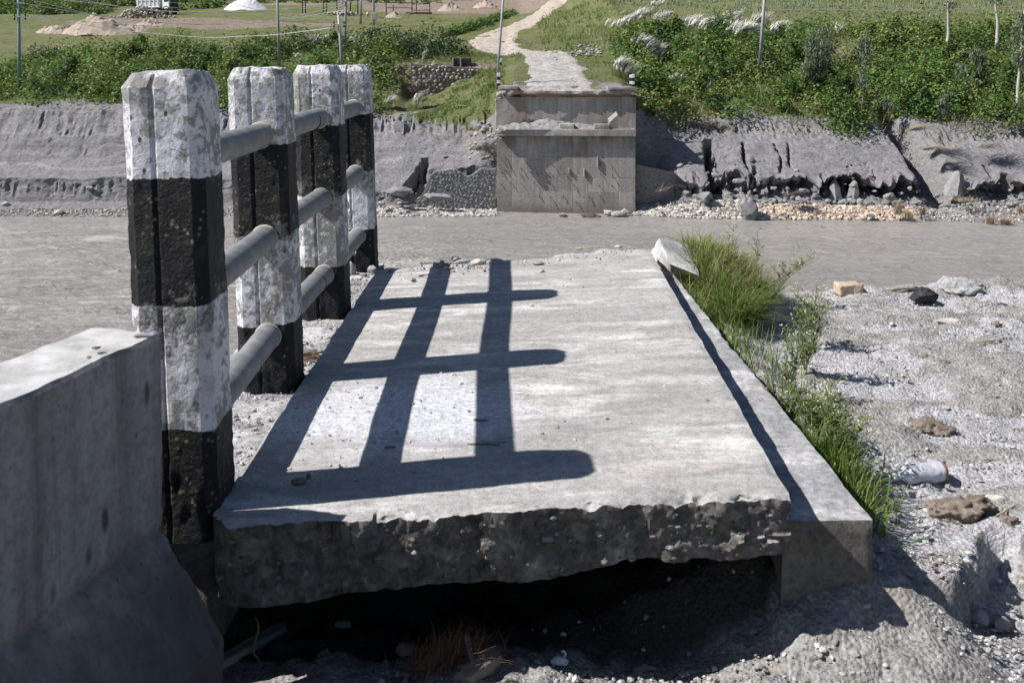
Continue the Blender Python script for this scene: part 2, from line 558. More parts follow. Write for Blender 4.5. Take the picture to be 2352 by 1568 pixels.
def mat_post():
    g = G('banded_post_paint')
    o = g.obj()
    ri = g.n('ShaderNodeObjectInfo').outputs['Random']
    off = g.n('ShaderNodeCombineXYZ', X=g.math('MULTIPLY', ri, 37.0), Y=g.math('MULTIPLY', ri, 91.0), Z=0.0).outputs[0]
    p = g.n('ShaderNodeVectorMath', {'operation': 'ADD'}, _0=o, _1=off).outputs[0]
    x, y, z = g.sep(o)
    zz = g.math('ADD', z, g.math('ADD', g.math('MULTIPLY', g.math('ADD', g.noise(9, 4, 0.6, p), -0.5), 0.045), g.math('MULTIPLY', g.math('ADD', g.noise(60, 3, 0.7, p), -0.5), 0.012)))
    band = g.ramp(g.math('MULTIPLY', zz, 0.8), [(0.0, 0.0), (0.240 * 0.8, 1.0), (0.568 * 0.8, 0.0), (0.894 * 0.8, 1.0)], 'CONSTANT')
    n1 = g.noise(7, 8, 0.68, p)
    n2 = g.noise(28, 6, 0.7, p)
    nst = g.noise(16, 6, 0.65, g.vec(p, (1, 1, 0.22)))
    white = g.ramp(n1, [(0.34, (0.50, 0.49, 0.50)), (0.46, (0.70, 0.685, 0.725)), (0.62, (0.80, 0.79, 0.83))])
    n3 = g.noise(4.2, 3, 0.5, p)
    gm = g.math('ADD', g.math('MULTIPLY', n2, 0.55), g.math('ADD', g.math('MULTIPLY', g.noise(62, 5, 0.72, p), 0.25), g.math('MULTIPLY', n3, 0.35)))
    grime = g.ramp(gm, [(0.55, 0.0), (0.615, 1.0)])
    white = g.mix(g.math('MULTIPLY', grime, 0.82), white, (0.19, 0.185, 0.16))
    strk = g.ramp(nst, [(0.58, 0.0), (0.75, 0.55)])
    white = g.mix(strk, white, (0.30, 0.295, 0.26))
    # algae just under the rails and dark crust near the top edge
    topm = g.math('MULTIPLY', g.ramp(z, [(1.0, 0.0), (1.09, 0.5)]), g.ramp(n2, [(0.42, 0.0), (0.6, 1.0)]))
    white = g.mix(topm, white, (0.22, 0.21, 0.18))
    black = g.ramp(n1, [(0.3, (0.006, 0.006, 0.007)), (0.6, (0.012, 0.012, 0.013)), (0.8, (0.03, 0.03, 0.029))])
    crust = g.math('MULTIPLY', g.ramp(n2, [(0.53, 0.0), (0.66, 1.0)]), g.ramp(g.noise(5, 5, 0.6, p), [(0.46, 0.0), (0.66, 0.9)]))
    black = g.mix(g.math('MULTIPLY', crust, 0.22), black, (0.17, 0.165, 0.13))
    spk = g.math('MULTIPLY', g.ramp(g.voro(46, p), [(0.16, 1.0), (0.30, 0.0)]), g.ramp(g.noise(8, 4, 0.6, p), [(0.50, 0.0), (0.60, 1.0)]))
    black = g.mix(g.math('MULTIPLY', spk, 0.75), black, (0.24, 0.225, 0.15))
    col = g.mix(band, black, white)
    # spots where the render shows through
    chip = g.ramp(g.voro(26, g.vec(p, (1, 1, 0.6))), [(0.07, 1.0), (0.14, 0.0)])
    chip = g.math('MULTIPLY', chip, g.ramp(g.noise(11, 3, 0.5, p), [(0.5, 0.0), (0.6, 1.0)]))
    col = g.mix(chip, col, (0.08, 0.078, 0.07))
    drip = g.math('MULTIPLY', g.ramp(g.noise(13, 5, 0.6, g.vec(p, (1, 1, 0.10))), [(0.52, 0.0), (0.64, 1.0)]), g.ramp(g.noise(3.5, 3, 0.5, p), [(0.42, 0.0), (0.58, 0.8)]))
    col = g.mix(g.math('MULTIPLY', drip, g.math('ADD', g.math('MULTIPLY', band, 0.75), 0.25)), col, (0.165, 0.16, 0.11))
    # splashed mortar at mid height
    mudz = g.ramp(g.math('ABSOLUTE', g.math('SUBTRACT', zz, 0.56)), [(0.03, 1.0), (0.12, 0.0)])
    mud = g.math('MULTIPLY', mudz, g.ramp(g.noise(13, 6, 0.65, p), [(0.52, 0.0), (0.6, 1.0)]))
    mud = g.math('MULTIPLY', mud, g.ramp(ri, [(0.0, 0.9), (1.0, 0.5)]))
    col = g.mix(mud, col, (0.25, 0.24, 0.20))
    # raw aggregate where a vertex tint marks the broken corner
    tn = g.attr('tint')
    agg = g.ramp(g.noise(42, 6, 0.75, p), [(0.3, (0.16, 0.15, 0.13)), (0.5, (0.40, 0.385, 0.35)), (0.7, (0.58, 0.56, 0.52))])
    col = g.mix(g.ramp(tn, [(0.6, 0.0), (0.75, 1.0)]), col, agg)
    h = g.math('ADD', g.math('MULTIPLY', n2, 0.8), g.math('ADD', g.math('MULTIPLY', g.noise(80, 5, 0.7, p), 0.35), g.math('MULTIPLY', mud, 1.2)))
    h = g.math('SUBTRACT', h, g.math('MULTIPLY', chip, 0.8))
    return g.bsdf(col, g.mix(band, 0.6, 0.85), g.bump(h, 0.9, 0.016), 0.25)

def mat_pipe():
    g = G('galvanised_pipe')
    n = g.noise(14, 6, 0.6)
    c = g.ramp(n, [(0.3, (0.155, 0.163, 0.168)), (0.55, (0.22, 0.23, 0.235)), (0.75, (0.31, 0.32, 0.322))])
    d = g.ramp(g.noise(40, 5, 0.65, g.vec(g.pos, (1, 0.3, 1))), [(0.6, 0.0), (0.7, 0.6)])
    c = g.mix(d, c, (0.36, 0.33, 0.27))
    return g.bsdf(c, 0.55, g.bump(n, 0.1, 0.005), 0.4, 0.25)

def mat_gravel():
    g = G('gravel_ground')
    tn = g.attr('tint')
    fine = g.noise(60, 5, 0.75)
    med = g.noise(9, 6, 0.65)
    dark = g.ramp(g.math('ADD', g.math('MULTIPLY', fine, 0.75), g.math('MULTIPLY', med, 0.25)), [(0.36, (0.165, 0.157, 0.145)), (0.48, (0.275, 0.266, 0.25)), (0.56, (0.35, 0.34, 0.322)), (0.66, (0.46, 0.45, 0.43))])
    white = g.ramp(fine, [(0.36, (0.27, 0.267, 0.274)), (0.48, (0.385, 0.38, 0.388)), (0.62, (0.53, 0.525, 0.535))])
    f = g.math('ADD', tn, g.math('MULTIPLY', g.math('ADD', med, -0.5), 0.75))
    f = g.ramp(f, [(0.44, 0.0), (0.60, 1.0)])
    c = g.mix(f, dark, white)
    under_shade = g.ramp(tn, [(0.0, 1.0), (0.09, 0.0)])
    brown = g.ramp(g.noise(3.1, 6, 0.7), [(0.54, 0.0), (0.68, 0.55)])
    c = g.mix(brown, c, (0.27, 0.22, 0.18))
    c = g.mix(under_shade, c, g.mix(fine, (0.03, 0.026, 0.022), (0.10, 0.088, 0.075)))  # shade beneath the slab painted into the soil colour
    sp = g.ramp(g.voro(95, out='Color'), [(0.0, 0.74), (1.0, 1.2)])
    c = g.mix(0.7, c, g.mix(1.0, c, sp, 'MULTIPLY'))
    h = g.math('ADD', fine, g.math('MULTIPLY', g.voro(75), -0.8))
    return g.bsdf(c, 0.95, g.bump(h, 0.85, 0.014), 0.1)

def mat_pebble(name, stops, rough=0.8, scale=30):
    g = G(name)
    r = g.n('ShaderNodeNewGeometry').outputs['Random Per Island']
    c = g.ramp(r, stops)
    c = g.mix(0.5, c, g.mix(1.0, c, g.ramp(g.noise(scale, 5, 0.65), [(0.3, 0.5), (0.7, 1.25)]), 'MULTIPLY'))
    return g.bsdf(c, rough, g.bump(g.noise(scale * 2, 4), 0.3, 0.01), 0.2)

def mat_rock(name, lo, hi, scale=12, bump=0.6):
    g = G(name)
    n = g.noise(scale, 8, 0.65)
    c = g.ramp(n, [(0.32, lo), (0.68, hi)])
    return g.bsdf(c, 0.9, g.bump(n, bump, 0.02), 0.2)

def mat_water():
    g = G('muddy_water')
    v = g.vec(g.pos, (0.16, 0.5, 0.5))
    n1 = g.noise(2.2, 6, 0.6, v, 0.8)
    n2 = g.noise(9.0, 5, 0.65, v, 0.4)
    x, y, z = g.sep(g.pos)
    c = g.ramp(g.noise(0.12, 5, 0.6, g.vec(g.pos, (0.4, 1.4, 1))), [(0.35, (0.36, 0.338, 0.31)), (0.65, (0.42, 0.396, 0.366))])
    c = g.mix(g.ramp(n2, [(0.38, 0.45), (0.55, 0.0)]), c, (0.20, 0.185, 0.16))
    # broken white water by the left pier
    near = g.ramp(g.math('MULTIPLY', g.math('ADD', x, 4.0), -0.1), [(0.0, 0.0), (0.7, 1.0)])
    ny = g.ramp(g.math('MULTIPLY', y, 0.01), [(0.42, 0.25), (0.5, 1.0), (0.72, 0.8), (0.77, 0.1)])
    fm = g.noise(0.9, 8, 0.75, g.vec(g.pos, (0.22, 0.7, 1)), 1.2)
    fo = g.math('MULTIPLY', g.math('MULTIPLY', near, ny), g.ramp(fm, [(0.52, 0.0), (0.68, 0.85)]))
    tn = g.attr('tint')
    fo = g.math('MAXIMUM', fo, g.math('MULTIPLY', g.ramp(tn, [(0.52, 0.0), (0.9, 1.0)]), g.ramp(g.noise(5, 6, 0.75, g.vec(g.pos, (0.6, 1, 1))), [(0.44, 0.0), (0.60, 1.0)])))
    c = g.mix(fo, c, (0.62, 0.60, 0.57))
    h = g.math('ADD', n1, g.math('ADD', g.math('MULTIPLY', n2, 0.5), g.math('MULTIPLY', g.noise(26.0, 4, 0.65, v), 0.2)))
    return g.bsdf(c, g.mix(fo, 0.22, 0.9), g.bump(h, 1.0, 0.65), 0.4)

def mat_bank():
    """river bank: silt, grass, earth by painted zones"""
    g = G('river_bank_soil')
    silt_w = g.attr('silt'); earth_w = g.attr('earth'); dry_w = g.attr('dry')
    n1 = g.noise(0.55, 8, 0.65)
    n2 = g.noise(3.2, 7, 0.7)
    lam = g.noise(1.3, 5, 0.6, g.vec(g.pos, (0.18, 0.35, 3.2)))
    silt = g.ramp(g.math('ADD', g.math('MULTIPLY', n2, 0.6), g.math('MULTIPLY', lam, 0.4)), [(0.32, (0.185, 0.181, 0.182)), (0.5, (0.275, 0.269, 0.272)), (0.68, (0.36, 0.352, 0.356))])
    silt = g.mix(g.ramp(n1, [(0.58, 0.0), (0.72, 0.45)]), silt, (0.23, 0.20, 0.165))
    silt = g.mix(dry_w, silt, g.ramp(n2, [(0.35, (0.33, 0.33, 0.34)), (0.65, (0.45, 0.45, 0.455))]))
    grass = g.ramp(g.noise(0.8, 8, 0.7), [(0.3, (0.10, 0.125, 0.045)), (0.5, (0.145, 0.165, 0.066)), (0.7, (0.20, 0.21, 0.10))])
    grass = g.mix(g.ramp(g.noise(0.10, 7, 0.68), [(0.45, 0.0), (0.65, 0.75)]), grass, (0.215, 0.19, 0.115))
    earth = g.ramp(n2, [(0.3, (0.165, 0.125, 0.095)), (0.5, (0.27, 0.215, 0.17)), (0.7, (0.37, 0.31, 0.25))])
    e = g.math('ADD', earth_w, g.math('MULTIPLY', g.math('ADD', n2, -0.5), 0.7))
    c = g.mix(g.ramp(e, [(0.4, 0.0), (0.6, 1.0)]), grass, earth)
    s = g.math('ADD', silt_w, g.math('MULTIPLY', g.math('ADD', n2, -0.5), 0.5))
    c = g.mix(g.ramp(s, [(0.42, 0.0), (0.58, 1.0)]), c, silt)
    gr = g.ramp(g.noise(7.5, 6, 0.75), [(0.36, 0.6), (0.5, 1.0), (0.64, 1.3)])
    c = g.mix(0.7, c, g.mix(1.0, c, gr, 'MULTIPLY'))
    h = g.math('ADD', n2, g.math('MULTIPLY', g.noise(9, 6, 0.75), 0.8))
    h = g.math('ADD', h, g.math('MULTIPLY', lam, 0.4))
    return g.bsdf(c, 0.95, g.bump(h, 1.0, 0.22), 0.1)

def mat_road():
    g = G('dirt_track')
    n = g.noise(1.1, 7, 0.68)
    peb = g.voro(5.5, out='Color')
    c = g.ramp(n, [(0.3, (0.24, 0.225, 0.205)), (0.5, (0.34, 0.322, 0.30)), (0.7, (0.44, 0.42, 0.39))])
    warm = g.ramp(g.sep(g.pos)[1], [(0.0, 0.0), (1.0, 1.0)])
    y = g.math('MULTIPLY', g.math('SUBTRACT', g.sep(g.pos)[1], 104.0), 0.08, clamp=True)
    c = g.mix(g.math('MULTIPLY', y, 0.6), c, (0.43, 0.34, 0.275))
    c = g.mix(0.2, c, g.mix(1.0, c, peb, 'OVERLAY'))
    c = g.mix(0.8, c, g.mix(1.0, c, g.ramp(g.noise(5.5, 6, 0.75), [(0.36, 0.55), (0.5, 1.0), (0.64, 1.25)]), 'MULTIPLY'))
    h = g.math('ADD', n, g.math('MULTIPLY', g.noise(9, 6, 0.7), 0.6))
    return g.bsdf(c, 0.95, g.bump(h, 0.7, 0.08), 0.1)

def mat_leaf(name, stops, trans=0.3, rough=0.6):
    g = G(name)
    t = g.attr('tint')
    c = g.ramp(t, stops)
    v = g.n('ShaderNodeNewGeometry').outputs['Random Per Island']
    c = g.mix(0.6, c, g.mix(1.0, c, g.ramp(v, [(0.0, 0.55), (1.0, 1.4)]), 'MULTIPLY'))
    d = g.n('ShaderNodeBsdfPrincipled')
    g.put(d.inputs['Base Color'], c); g.put(d.inputs['Roughness'], rough); g.put(d.inputs['Specular IOR Level'], 0.25)
    tr = g.n('ShaderNodeBsdfTranslucent', Color=g.mix(0.5, c, (0.16, 0.2, 0.03)))
    ms = g.n('ShaderNodeMixShader', Fac=trans)
    g.t.links.new(d.outputs[0], ms.inputs[1]); g.t.links.new(tr.outputs[0], ms.inputs[2])
    g.t.links.new(ms.outputs[0], g.out.inputs[0])
    return g.m

M = {}
M['slab'] = mat_slab()
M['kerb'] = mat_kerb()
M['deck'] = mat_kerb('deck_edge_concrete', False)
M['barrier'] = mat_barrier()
M['post'] = mat_post()
M['pipe'] = mat_pipe()
M['collar'] = simple('collar_mortar', (0.42, 0.40, 0.31), 0.9, 0.3, 40, bump=0.5)
M['rust'] = simple('rusty_steel', (0.16, 0.085, 0.055), 0.85, 0.4, 30)
M['chunk'] = mat_plainconc('broken_kerb_concrete', (0.29, 0.285, 0.28), (0.41, 0.405, 0.395), (0.54, 0.535, 0.52), streak=0.0, scale=2.5, pits=0.5, bump=0.6, bdist=0.015)
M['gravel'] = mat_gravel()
M['pebble'] = mat_pebble('loose_gravel', [(0.0, (0.20, 0.195, 0.185)), (0.35, (0.32, 0.312, 0.30)), (0.7, (0.43, 0.42, 0.405)), (0.92, (0.55, 0.545, 0.535)), (1.0, (0.44, 0.36, 0.29))], scale=60)
M['aggregate'] = mat_pebble('aggregate_stones', [(0.0, (0.07, 0.066, 0.06)), (0.6, (0.15, 0.142, 0.13)), (0.92, (0.24, 0.23, 0.21)), (1.0, (0.38, 0.36, 0.33))], scale=50)
M['beach'] = mat_pebble('river_cobbles', [(0.0, (0.17, 0.165, 0.16)), (0.3, (0.29, 0.28, 0.265)), (0.6, (0.42, 0.395, 0.36)), (0.85, (0.56, 0.535, 0.49)), (1.0, (0.46, 0.36, 0.27))], scale=6)
M['warmbeach'] = mat_pebble('tan_cobbles', [(0.0, (0.27, 0.21, 0.16)), (0.4, (0.42, 0.34, 0.265)), (0.8, (0.56, 0.46, 0.37)), (1.0, (0.60, 0.54, 0.47))], scale=6)
M['stone'] = mat_rock('pale_stone', (0.30, 0.27, 0.24), (0.58, 0.53, 0.47), 14)
M['greystone'] = mat_rock('grey_stone', (0.20, 0.20, 0.195), (0.42, 0.415, 0.40), 10)
M['blackstone'] = mat_rock('black_stone', (0.018, 0.018, 0.021), (0.055, 0.055, 0.062), 16, 0.9)
M['ochre'] = mat_rock('ochre_brick_stone', (0.34, 0.22, 0.13), (0.58, 0.50, 0.40), 22)
M['clod'] = mat_rock('brown_clod', (0.13, 0.105, 0.085), (0.33, 0.27, 0.22), 34, 1.0)
M['silt'] = mat_rock('grey_silt_block', (0.15, 0.148, 0.146), (0.31, 0.305, 0.30), 2.2, 0.9)
M['sandheap'] = mat_rock('sand_heap', (0.26, 0.205, 0.16), (0.43, 0.355, 0.29), 0.8, 0.7)
M['greysand'] = mat_rock('grey_gravel_heap', (0.24, 0.24, 0.235), (0.46, 0.455, 0.45), 40, 1.0)
M['tarp'] = simple('pale_powder_heap', (0.62, 0.62, 0.65), 0.8, 0.15, 0.8, bump=0.4)
M['water'] = mat_water()
M['bank'] = mat_bank()
M['road'] = mat_road()
M['wood'] = simple('weathered_wood', (0.30, 0.255, 0.205), 0.9, 0.45, 30, bump=0.6)
M['darkwood'] = simple('dark_wet_wood', (0.11, 0.085, 0.065), 0.9, 0.5, 30, bump=0.5)
M['greywood'] = simple('grey_driftwood', (0.27, 0.26, 0.26), 0.9, 0.4, 26, bump=0.5)
M['fibre'] = simple('brown_fibre', (0.23, 0.125, 0.07), 0.95, 0.5, 60)
M['straw'] = simple('dry_straw', (0.36, 0.295, 0.20), 0.9, 0.4, 4)
M['root'] = simple('dry_root', (0.19, 0.16, 0.14), 0.9, 0.4, 4)
M['pole'] = simple('grey_pole_steel', (0.33, 0.345, 0.36), 0.6, 0.15, 3, metal=0.1)
M['greenpole'] = simple('teal_painted_pole', (0.20, 0.28, 0.29), 0.6, 0.15, 3)
M['wire'] = simple('aluminium_wire', (0.66, 0.67, 0.68), 0.5, 0.1, 3)
M['insul'] = simple('dark_insulator', (0.04, 0.035, 0.04), 0.4, 0.2, 5)
M['bark'] = simple('pale_bark', (0.42, 0.39, 0.35), 0.9, 0.35, 5, bump=0.5)
M['darkbark'] = simple('grey_brown_bark', (0.16, 0.135, 0.11), 0.9, 0.4, 5, bump=0.5)
M['white_paint'] = simple('white_paint', (0.74, 0.74, 0.76), 0.6, 0.08, 6)
M['black_paint'] = simple('black_paint', (0.018, 0.018, 0.02), 0.5, 0.3, 6)
M['red_paint'] = simple('red_paint', (0.42, 0.05, 0.04), 0.5, 0.15, 6)
M['blue_paint'] = simple('pale_blue_paint', (0.50, 0.56, 0.60), 0.5, 0.12, 4)
M['tyre'] = simple('tyre_rubber', (0.025, 0.025, 0.026), 0.85, 0.3, 8)
M['glass'] = simple('dark_glass', (0.02, 0.025, 0.03), 0.12, 0.1, 2, spec=0.5)
M['plaster'] = simple('grey_plaster', (0.42, 0.42, 0.43), 0.85, 0.15, 1.2)
M['sheet'] = simple('blue_black_sheet', (0.05, 0.055, 0.085), 0.6, 0.3, 1.2)
M['rusty_sheet'] = simple('rusty_sheet', (0.25, 0.13, 0.09), 0.8, 0.35, 1.5)
M['mortar'] = mat_rock('wall_mortar', (0.13, 0.11, 0.095), (0.26, 0.225, 0.20), 5)
M['greymortar'] = mat_rock('silted_mortar', (0.17, 0.165, 0.16), (0.29, 0.283, 0.275), 5)
M['wallstone'] = mat_rock('silted_stone', (0.19, 0.182, 0.17), (0.32, 0.31, 0.29), 6)
M['bush'] = mat_leaf('thicket_leaves', [(0.0, (0.028, 0.072, 0.024)), (0.3, (0.072, 0.150, 0.036)), (0.6, (0.140, 0.225, 0.052)), (0.85, (0.215, 0.265, 0.075)), (1.0, (0.20, 0.18, 0.085))])
M['darkbush'] = mat_leaf('dark_leaves', [(0.0, (0.012, 0.034, 0.016)), (0.5, (0.026, 0.064, 0.024)), (1.0, (0.06, 0.11, 0.04))], 0.2, 0.45)
M['euca'] = mat_leaf('grey_green_leaves', [(0.0, (0.07, 0.11, 0.068)), (0.5, (0.125, 0.165, 0.105)), (1.0, (0.21, 0.25, 0.17))], 0.25)
M['grass'] = mat_leaf('kerb_grass_blades', [(0.0, (0.06, 0.115, 0.022)), (0.4, (0.12, 0.195, 0.042)), (0.75, (0.22, 0.27, 0.085)), (0.9, (0.30, 0.26, 0.12)), (1.0, (0.36, 0.28, 0.17))], 0.35)
M['weedleaf'] = mat_leaf('weed_leaves', [(0.0, (0.07, 0.11, 0.035)), (0.5, (0.13, 0.17, 0.06)), (1.0, (0.24, 0.25, 0.11))], 0.35)
M['verge'] = mat_leaf('verge_grass_blades', [(0.0, (0.07, 0.13, 0.028)), (0.5, (0.135, 0.205, 0.05)), (1.0, (0.23, 0.26, 0.10))], 0.35)
M['palegrass'] = mat_leaf('pale_meadow_blades', [(0.0, (0.13, 0.19, 0.10)), (0.5, (0.20, 0.27, 0.155)), (1.0, (0.30, 0.35, 0.24))], 0.3)
M['plume'] = mat_leaf('silver_plumes', [(0.0, (0.55, 0.52, 0.46)), (0.5, (0.74, 0.72, 0.69)), (1.0, (0.84, 0.83, 0.81))], 0.3, 0.8)
M['flower'] = simple('tiny_pale_flower', (0.72, 0.72, 0.45), 0.8, 0.15, 30)
M['stem'] = simple('weed_stem', (0.17, 0.21, 0.07), 0.8, 0.3, 30)
M['label'] = simple('torn_red_label', (0.30, 0.12, 0.085), 0.7, 0.5, 90)
# ------------------------------------------------------------------ far bank terrain
ZW = at(1176, 490, 80).z          # water level
def sec(X, ks):
    """knots as (Y, v) picture rows or (Y, 'z', height)"""
    out = []
    for k in ks:
        out.append((k[0], k[2]) if len(k) == 3 else (k[0], zv(k[0], k[1])))
    return X, out

UP = (190, 30), (232, -25), (330, -230)
SECTS = [
    sec(-31, [(72, 'z', ZW - 1.2), (78.3, 'z', ZW), (80, 463), (80.7, 408), (84, 366), (88.3, 252), (90, 238), (97.5, 208), (125, 114), (150, 66), *UP]),
    sec(-22, [(72, 'z', ZW - 1.2), (78.3, 'z', ZW), (80, 463), (80.7, 410), (84, 366), (88.3, 262), (90, 245), (97.5, 206), (122, 116), (150, 66), *UP]),
    sec(-10.8, [(72, 'z', ZW - 1.2), (78.4, 'z', ZW), (80.2, 468), (80.8, 440), (84.5, 345), (88, 274), (90, 262), (97, 190), (97.8, 152), (150, 62), *UP]),
    sec(-9.6, [(72, 'z', ZW - 1.2), (78.4, 'z', ZW), (80.2, 468), (80.8, 438), (84.5, 342), (88, 270), (90, 260), (96.5, 226), (97.8, 150), (150, 61), *UP]),
    sec(-7.6, [(72, 'z', ZW - 1.2), (78.4, 'z', ZW), (81, 476), (82.6, 392), (85, 335), (88, 266), (89.5, 256), (96.5, 217), (97.8, 151), (150, 60), *UP]),
    sec(-4.3, [(72, 'z', ZW - 1.2), (78.4, 'z', ZW), (81.4, 478), (82.7, 385), (85, 335), (86.6, 272), (88, 250), (96.5, 183), (97.8, 152), (150, 59), *UP]),
    sec(-2.0, [(72, 'z', ZW - 1.2), (78.6, 'z', ZW), (81.4, 480), (82.7, 380), (83.6, 330), (84.6, 262), (86.0, 222), (96.5, 158), (98.5, 148), (150, 60), *UP]),
    sec(-0.9, [(72, 'z', ZW - 1.2), (79.0, 'z', ZW), (81.4, 480), (82.4, 380), (82.8, 310), (83.4, 240), (84.5, 204), (95, 160), (99, 146), (150, 60), *UP]),
    sec(0.5, [(72, 'z', ZW - 1.2), (79.3, 'z', ZW), (81.0, 484), (81.6, 380), (81.8, 300), (82.0, 215), (82.6, 199), (92, 163), (103, 128), (150, 56), *UP]),
    sec(9.0, [(72, 'z', ZW - 1.2), (79.3, 'z', ZW), (81.0, 484), (81.6, 380), (81.8, 300), (82.0, 215), (82.6, 199), (92, 160), (103, 122), (150, 38), (190, 0), (232, -60), (330, -260)]),
    sec(10.4, [(72, 'z', ZW - 1.2), (78.9, 'z', ZW), (81.2, 472), (83.0, 385), (83.4, 310), (84.0, 240), (85.2, 210), (92, 170), (103, 118), (142, 40), (190, -12), (232, -70), (330, -270)]),
    sec(11.8, [(72, 'z', ZW - 1.2), (78.4, 'z', ZW), (80.6, 468), (83.0, 390), (84.0, 320), (85.2, 262), (86.8, 236), (92, 190), (103, 122), (140, 36), (190, -18), (232, -75), (330, -275)]),
    sec(14.2, [(72, 'z', ZW - 1.2), (77.5, 'z', ZW), (79.6, 456), (80.1, 404), (83.6, 330), (86.6, 286), (88.2, 262), (95, 205), (108, 104), (138, 22), (182, -25), (230, -80), (330, -280)]),
    sec(22, [(72, 'z', ZW - 1.2), (76.9, 'z', ZW), (78.9, 458), (79.4, 410), (83.2, 334), (86.4, 292), (88.2, 262), (95, 200), (109, 90), (136, 14), (182, -30), (230, -85), (330, -285)]),
    sec(31.6, [(71, 'z', ZW - 1.2), (76.2, 'z', ZW), (78.4, 462), (79.0, 416), (82.8, 340), (86.2, 300), (88.0, 268), (95, 205), (109, 92), (134, 14), (182, -30), (230, -85), (330, -285)]),
    sec(33.3, [(71, 'z', ZW - 1.2), (75.9, 'z', ZW), (79.4, 474), (82.6, 446), (85.0, 400), (87.6, 345), (90, 292), (96, 222), (109, 95), (134, 14), (182, -30), (230, -85), (330, -285)]),
    sec(35.0, [(70, 'z', ZW - 1.2), (75.5, 'z', ZW), (77.8, 464), (78.3, 424), (81.6, 358), (85.0, 312), (87.0, 276), (95, 205), (109, 96), (134, 14), (182, -30), (230, -85), (330, -285)]),
    sec(46, [(70, 'z', ZW - 1.2), (74.8, 'z', ZW), (77.0, 466), (77.5, 422), (81.0, 352), (84.6, 312), (86.8, 272), (95, 200), (109, 96), (134, 14), (182, -30), (230, -85), (330, -285)]),
]
SX = np.array([s[0] for s in SECTS], float)
SKY_ = np.array([[k[0] for k in s[1]] for s in SECTS], float)
SKZ = np.array([[k[1] for k in s[1]] for s in SECTS], float)
NK = SKY_.shape[1]

def prof(X):
    X = np.clip(np.asarray(X, float), SX[0], SX[-1])
    i = np.clip(np.searchsorted(SX, X, 'right') - 1, 0, len(SX) - 2)
    t = (X - SX[i]) / (SX[i + 1] - SX[i])
    t = t * t * (3 - 2 * t)
    t = t[..., None]
    return SKY_[i] * (1 - t) + SKY_[i + 1] * t, SKZ[i] * (1 - t) + SKZ[i + 1] * t

def uplift(X, Y):
    """soft rolling relief of the land"""
    P = np.stack([X, Y, np.zeros_like(X)], 1)
    return 0.35 * fbm(P, 0.09, 4, 0.5, 31) + 0.10 * fbm(P, 0.6, 3, 0.5, 32)

def terr(X, Y):
    X = np.atleast_1d(np.asarray(X, float)); Y = np.atleast_1d(np.asarray(Y, float))
    ky, kz = prof(X)
    z = np.empty(len(X))
    # fritsch-free: plain linear between knots
    for n in range(len(X)):
        z[n] = np.interp(Y[n], ky[n], kz[n])
    w = np.clip((Y - 88) / 8, 0, 1)
    return z + uplift(X, Y) * w

def terr1(x, y):
    return float(terr([x], [y])[0])

def on_land(u, v, y0=80.0, y1=240.0):
    """first point of the far land met by the sight line"""
    d = ray(u, v)
    Ys = np.linspace(y0, y1, 400)
    X = d.x / d.y * Ys
    Z = CAMZ + d.z / d.y * Ys
    T = terr(X, Ys)
    k = np.argmax(T >= Z)
    return Vector((X[k], Ys[k], T[k]))

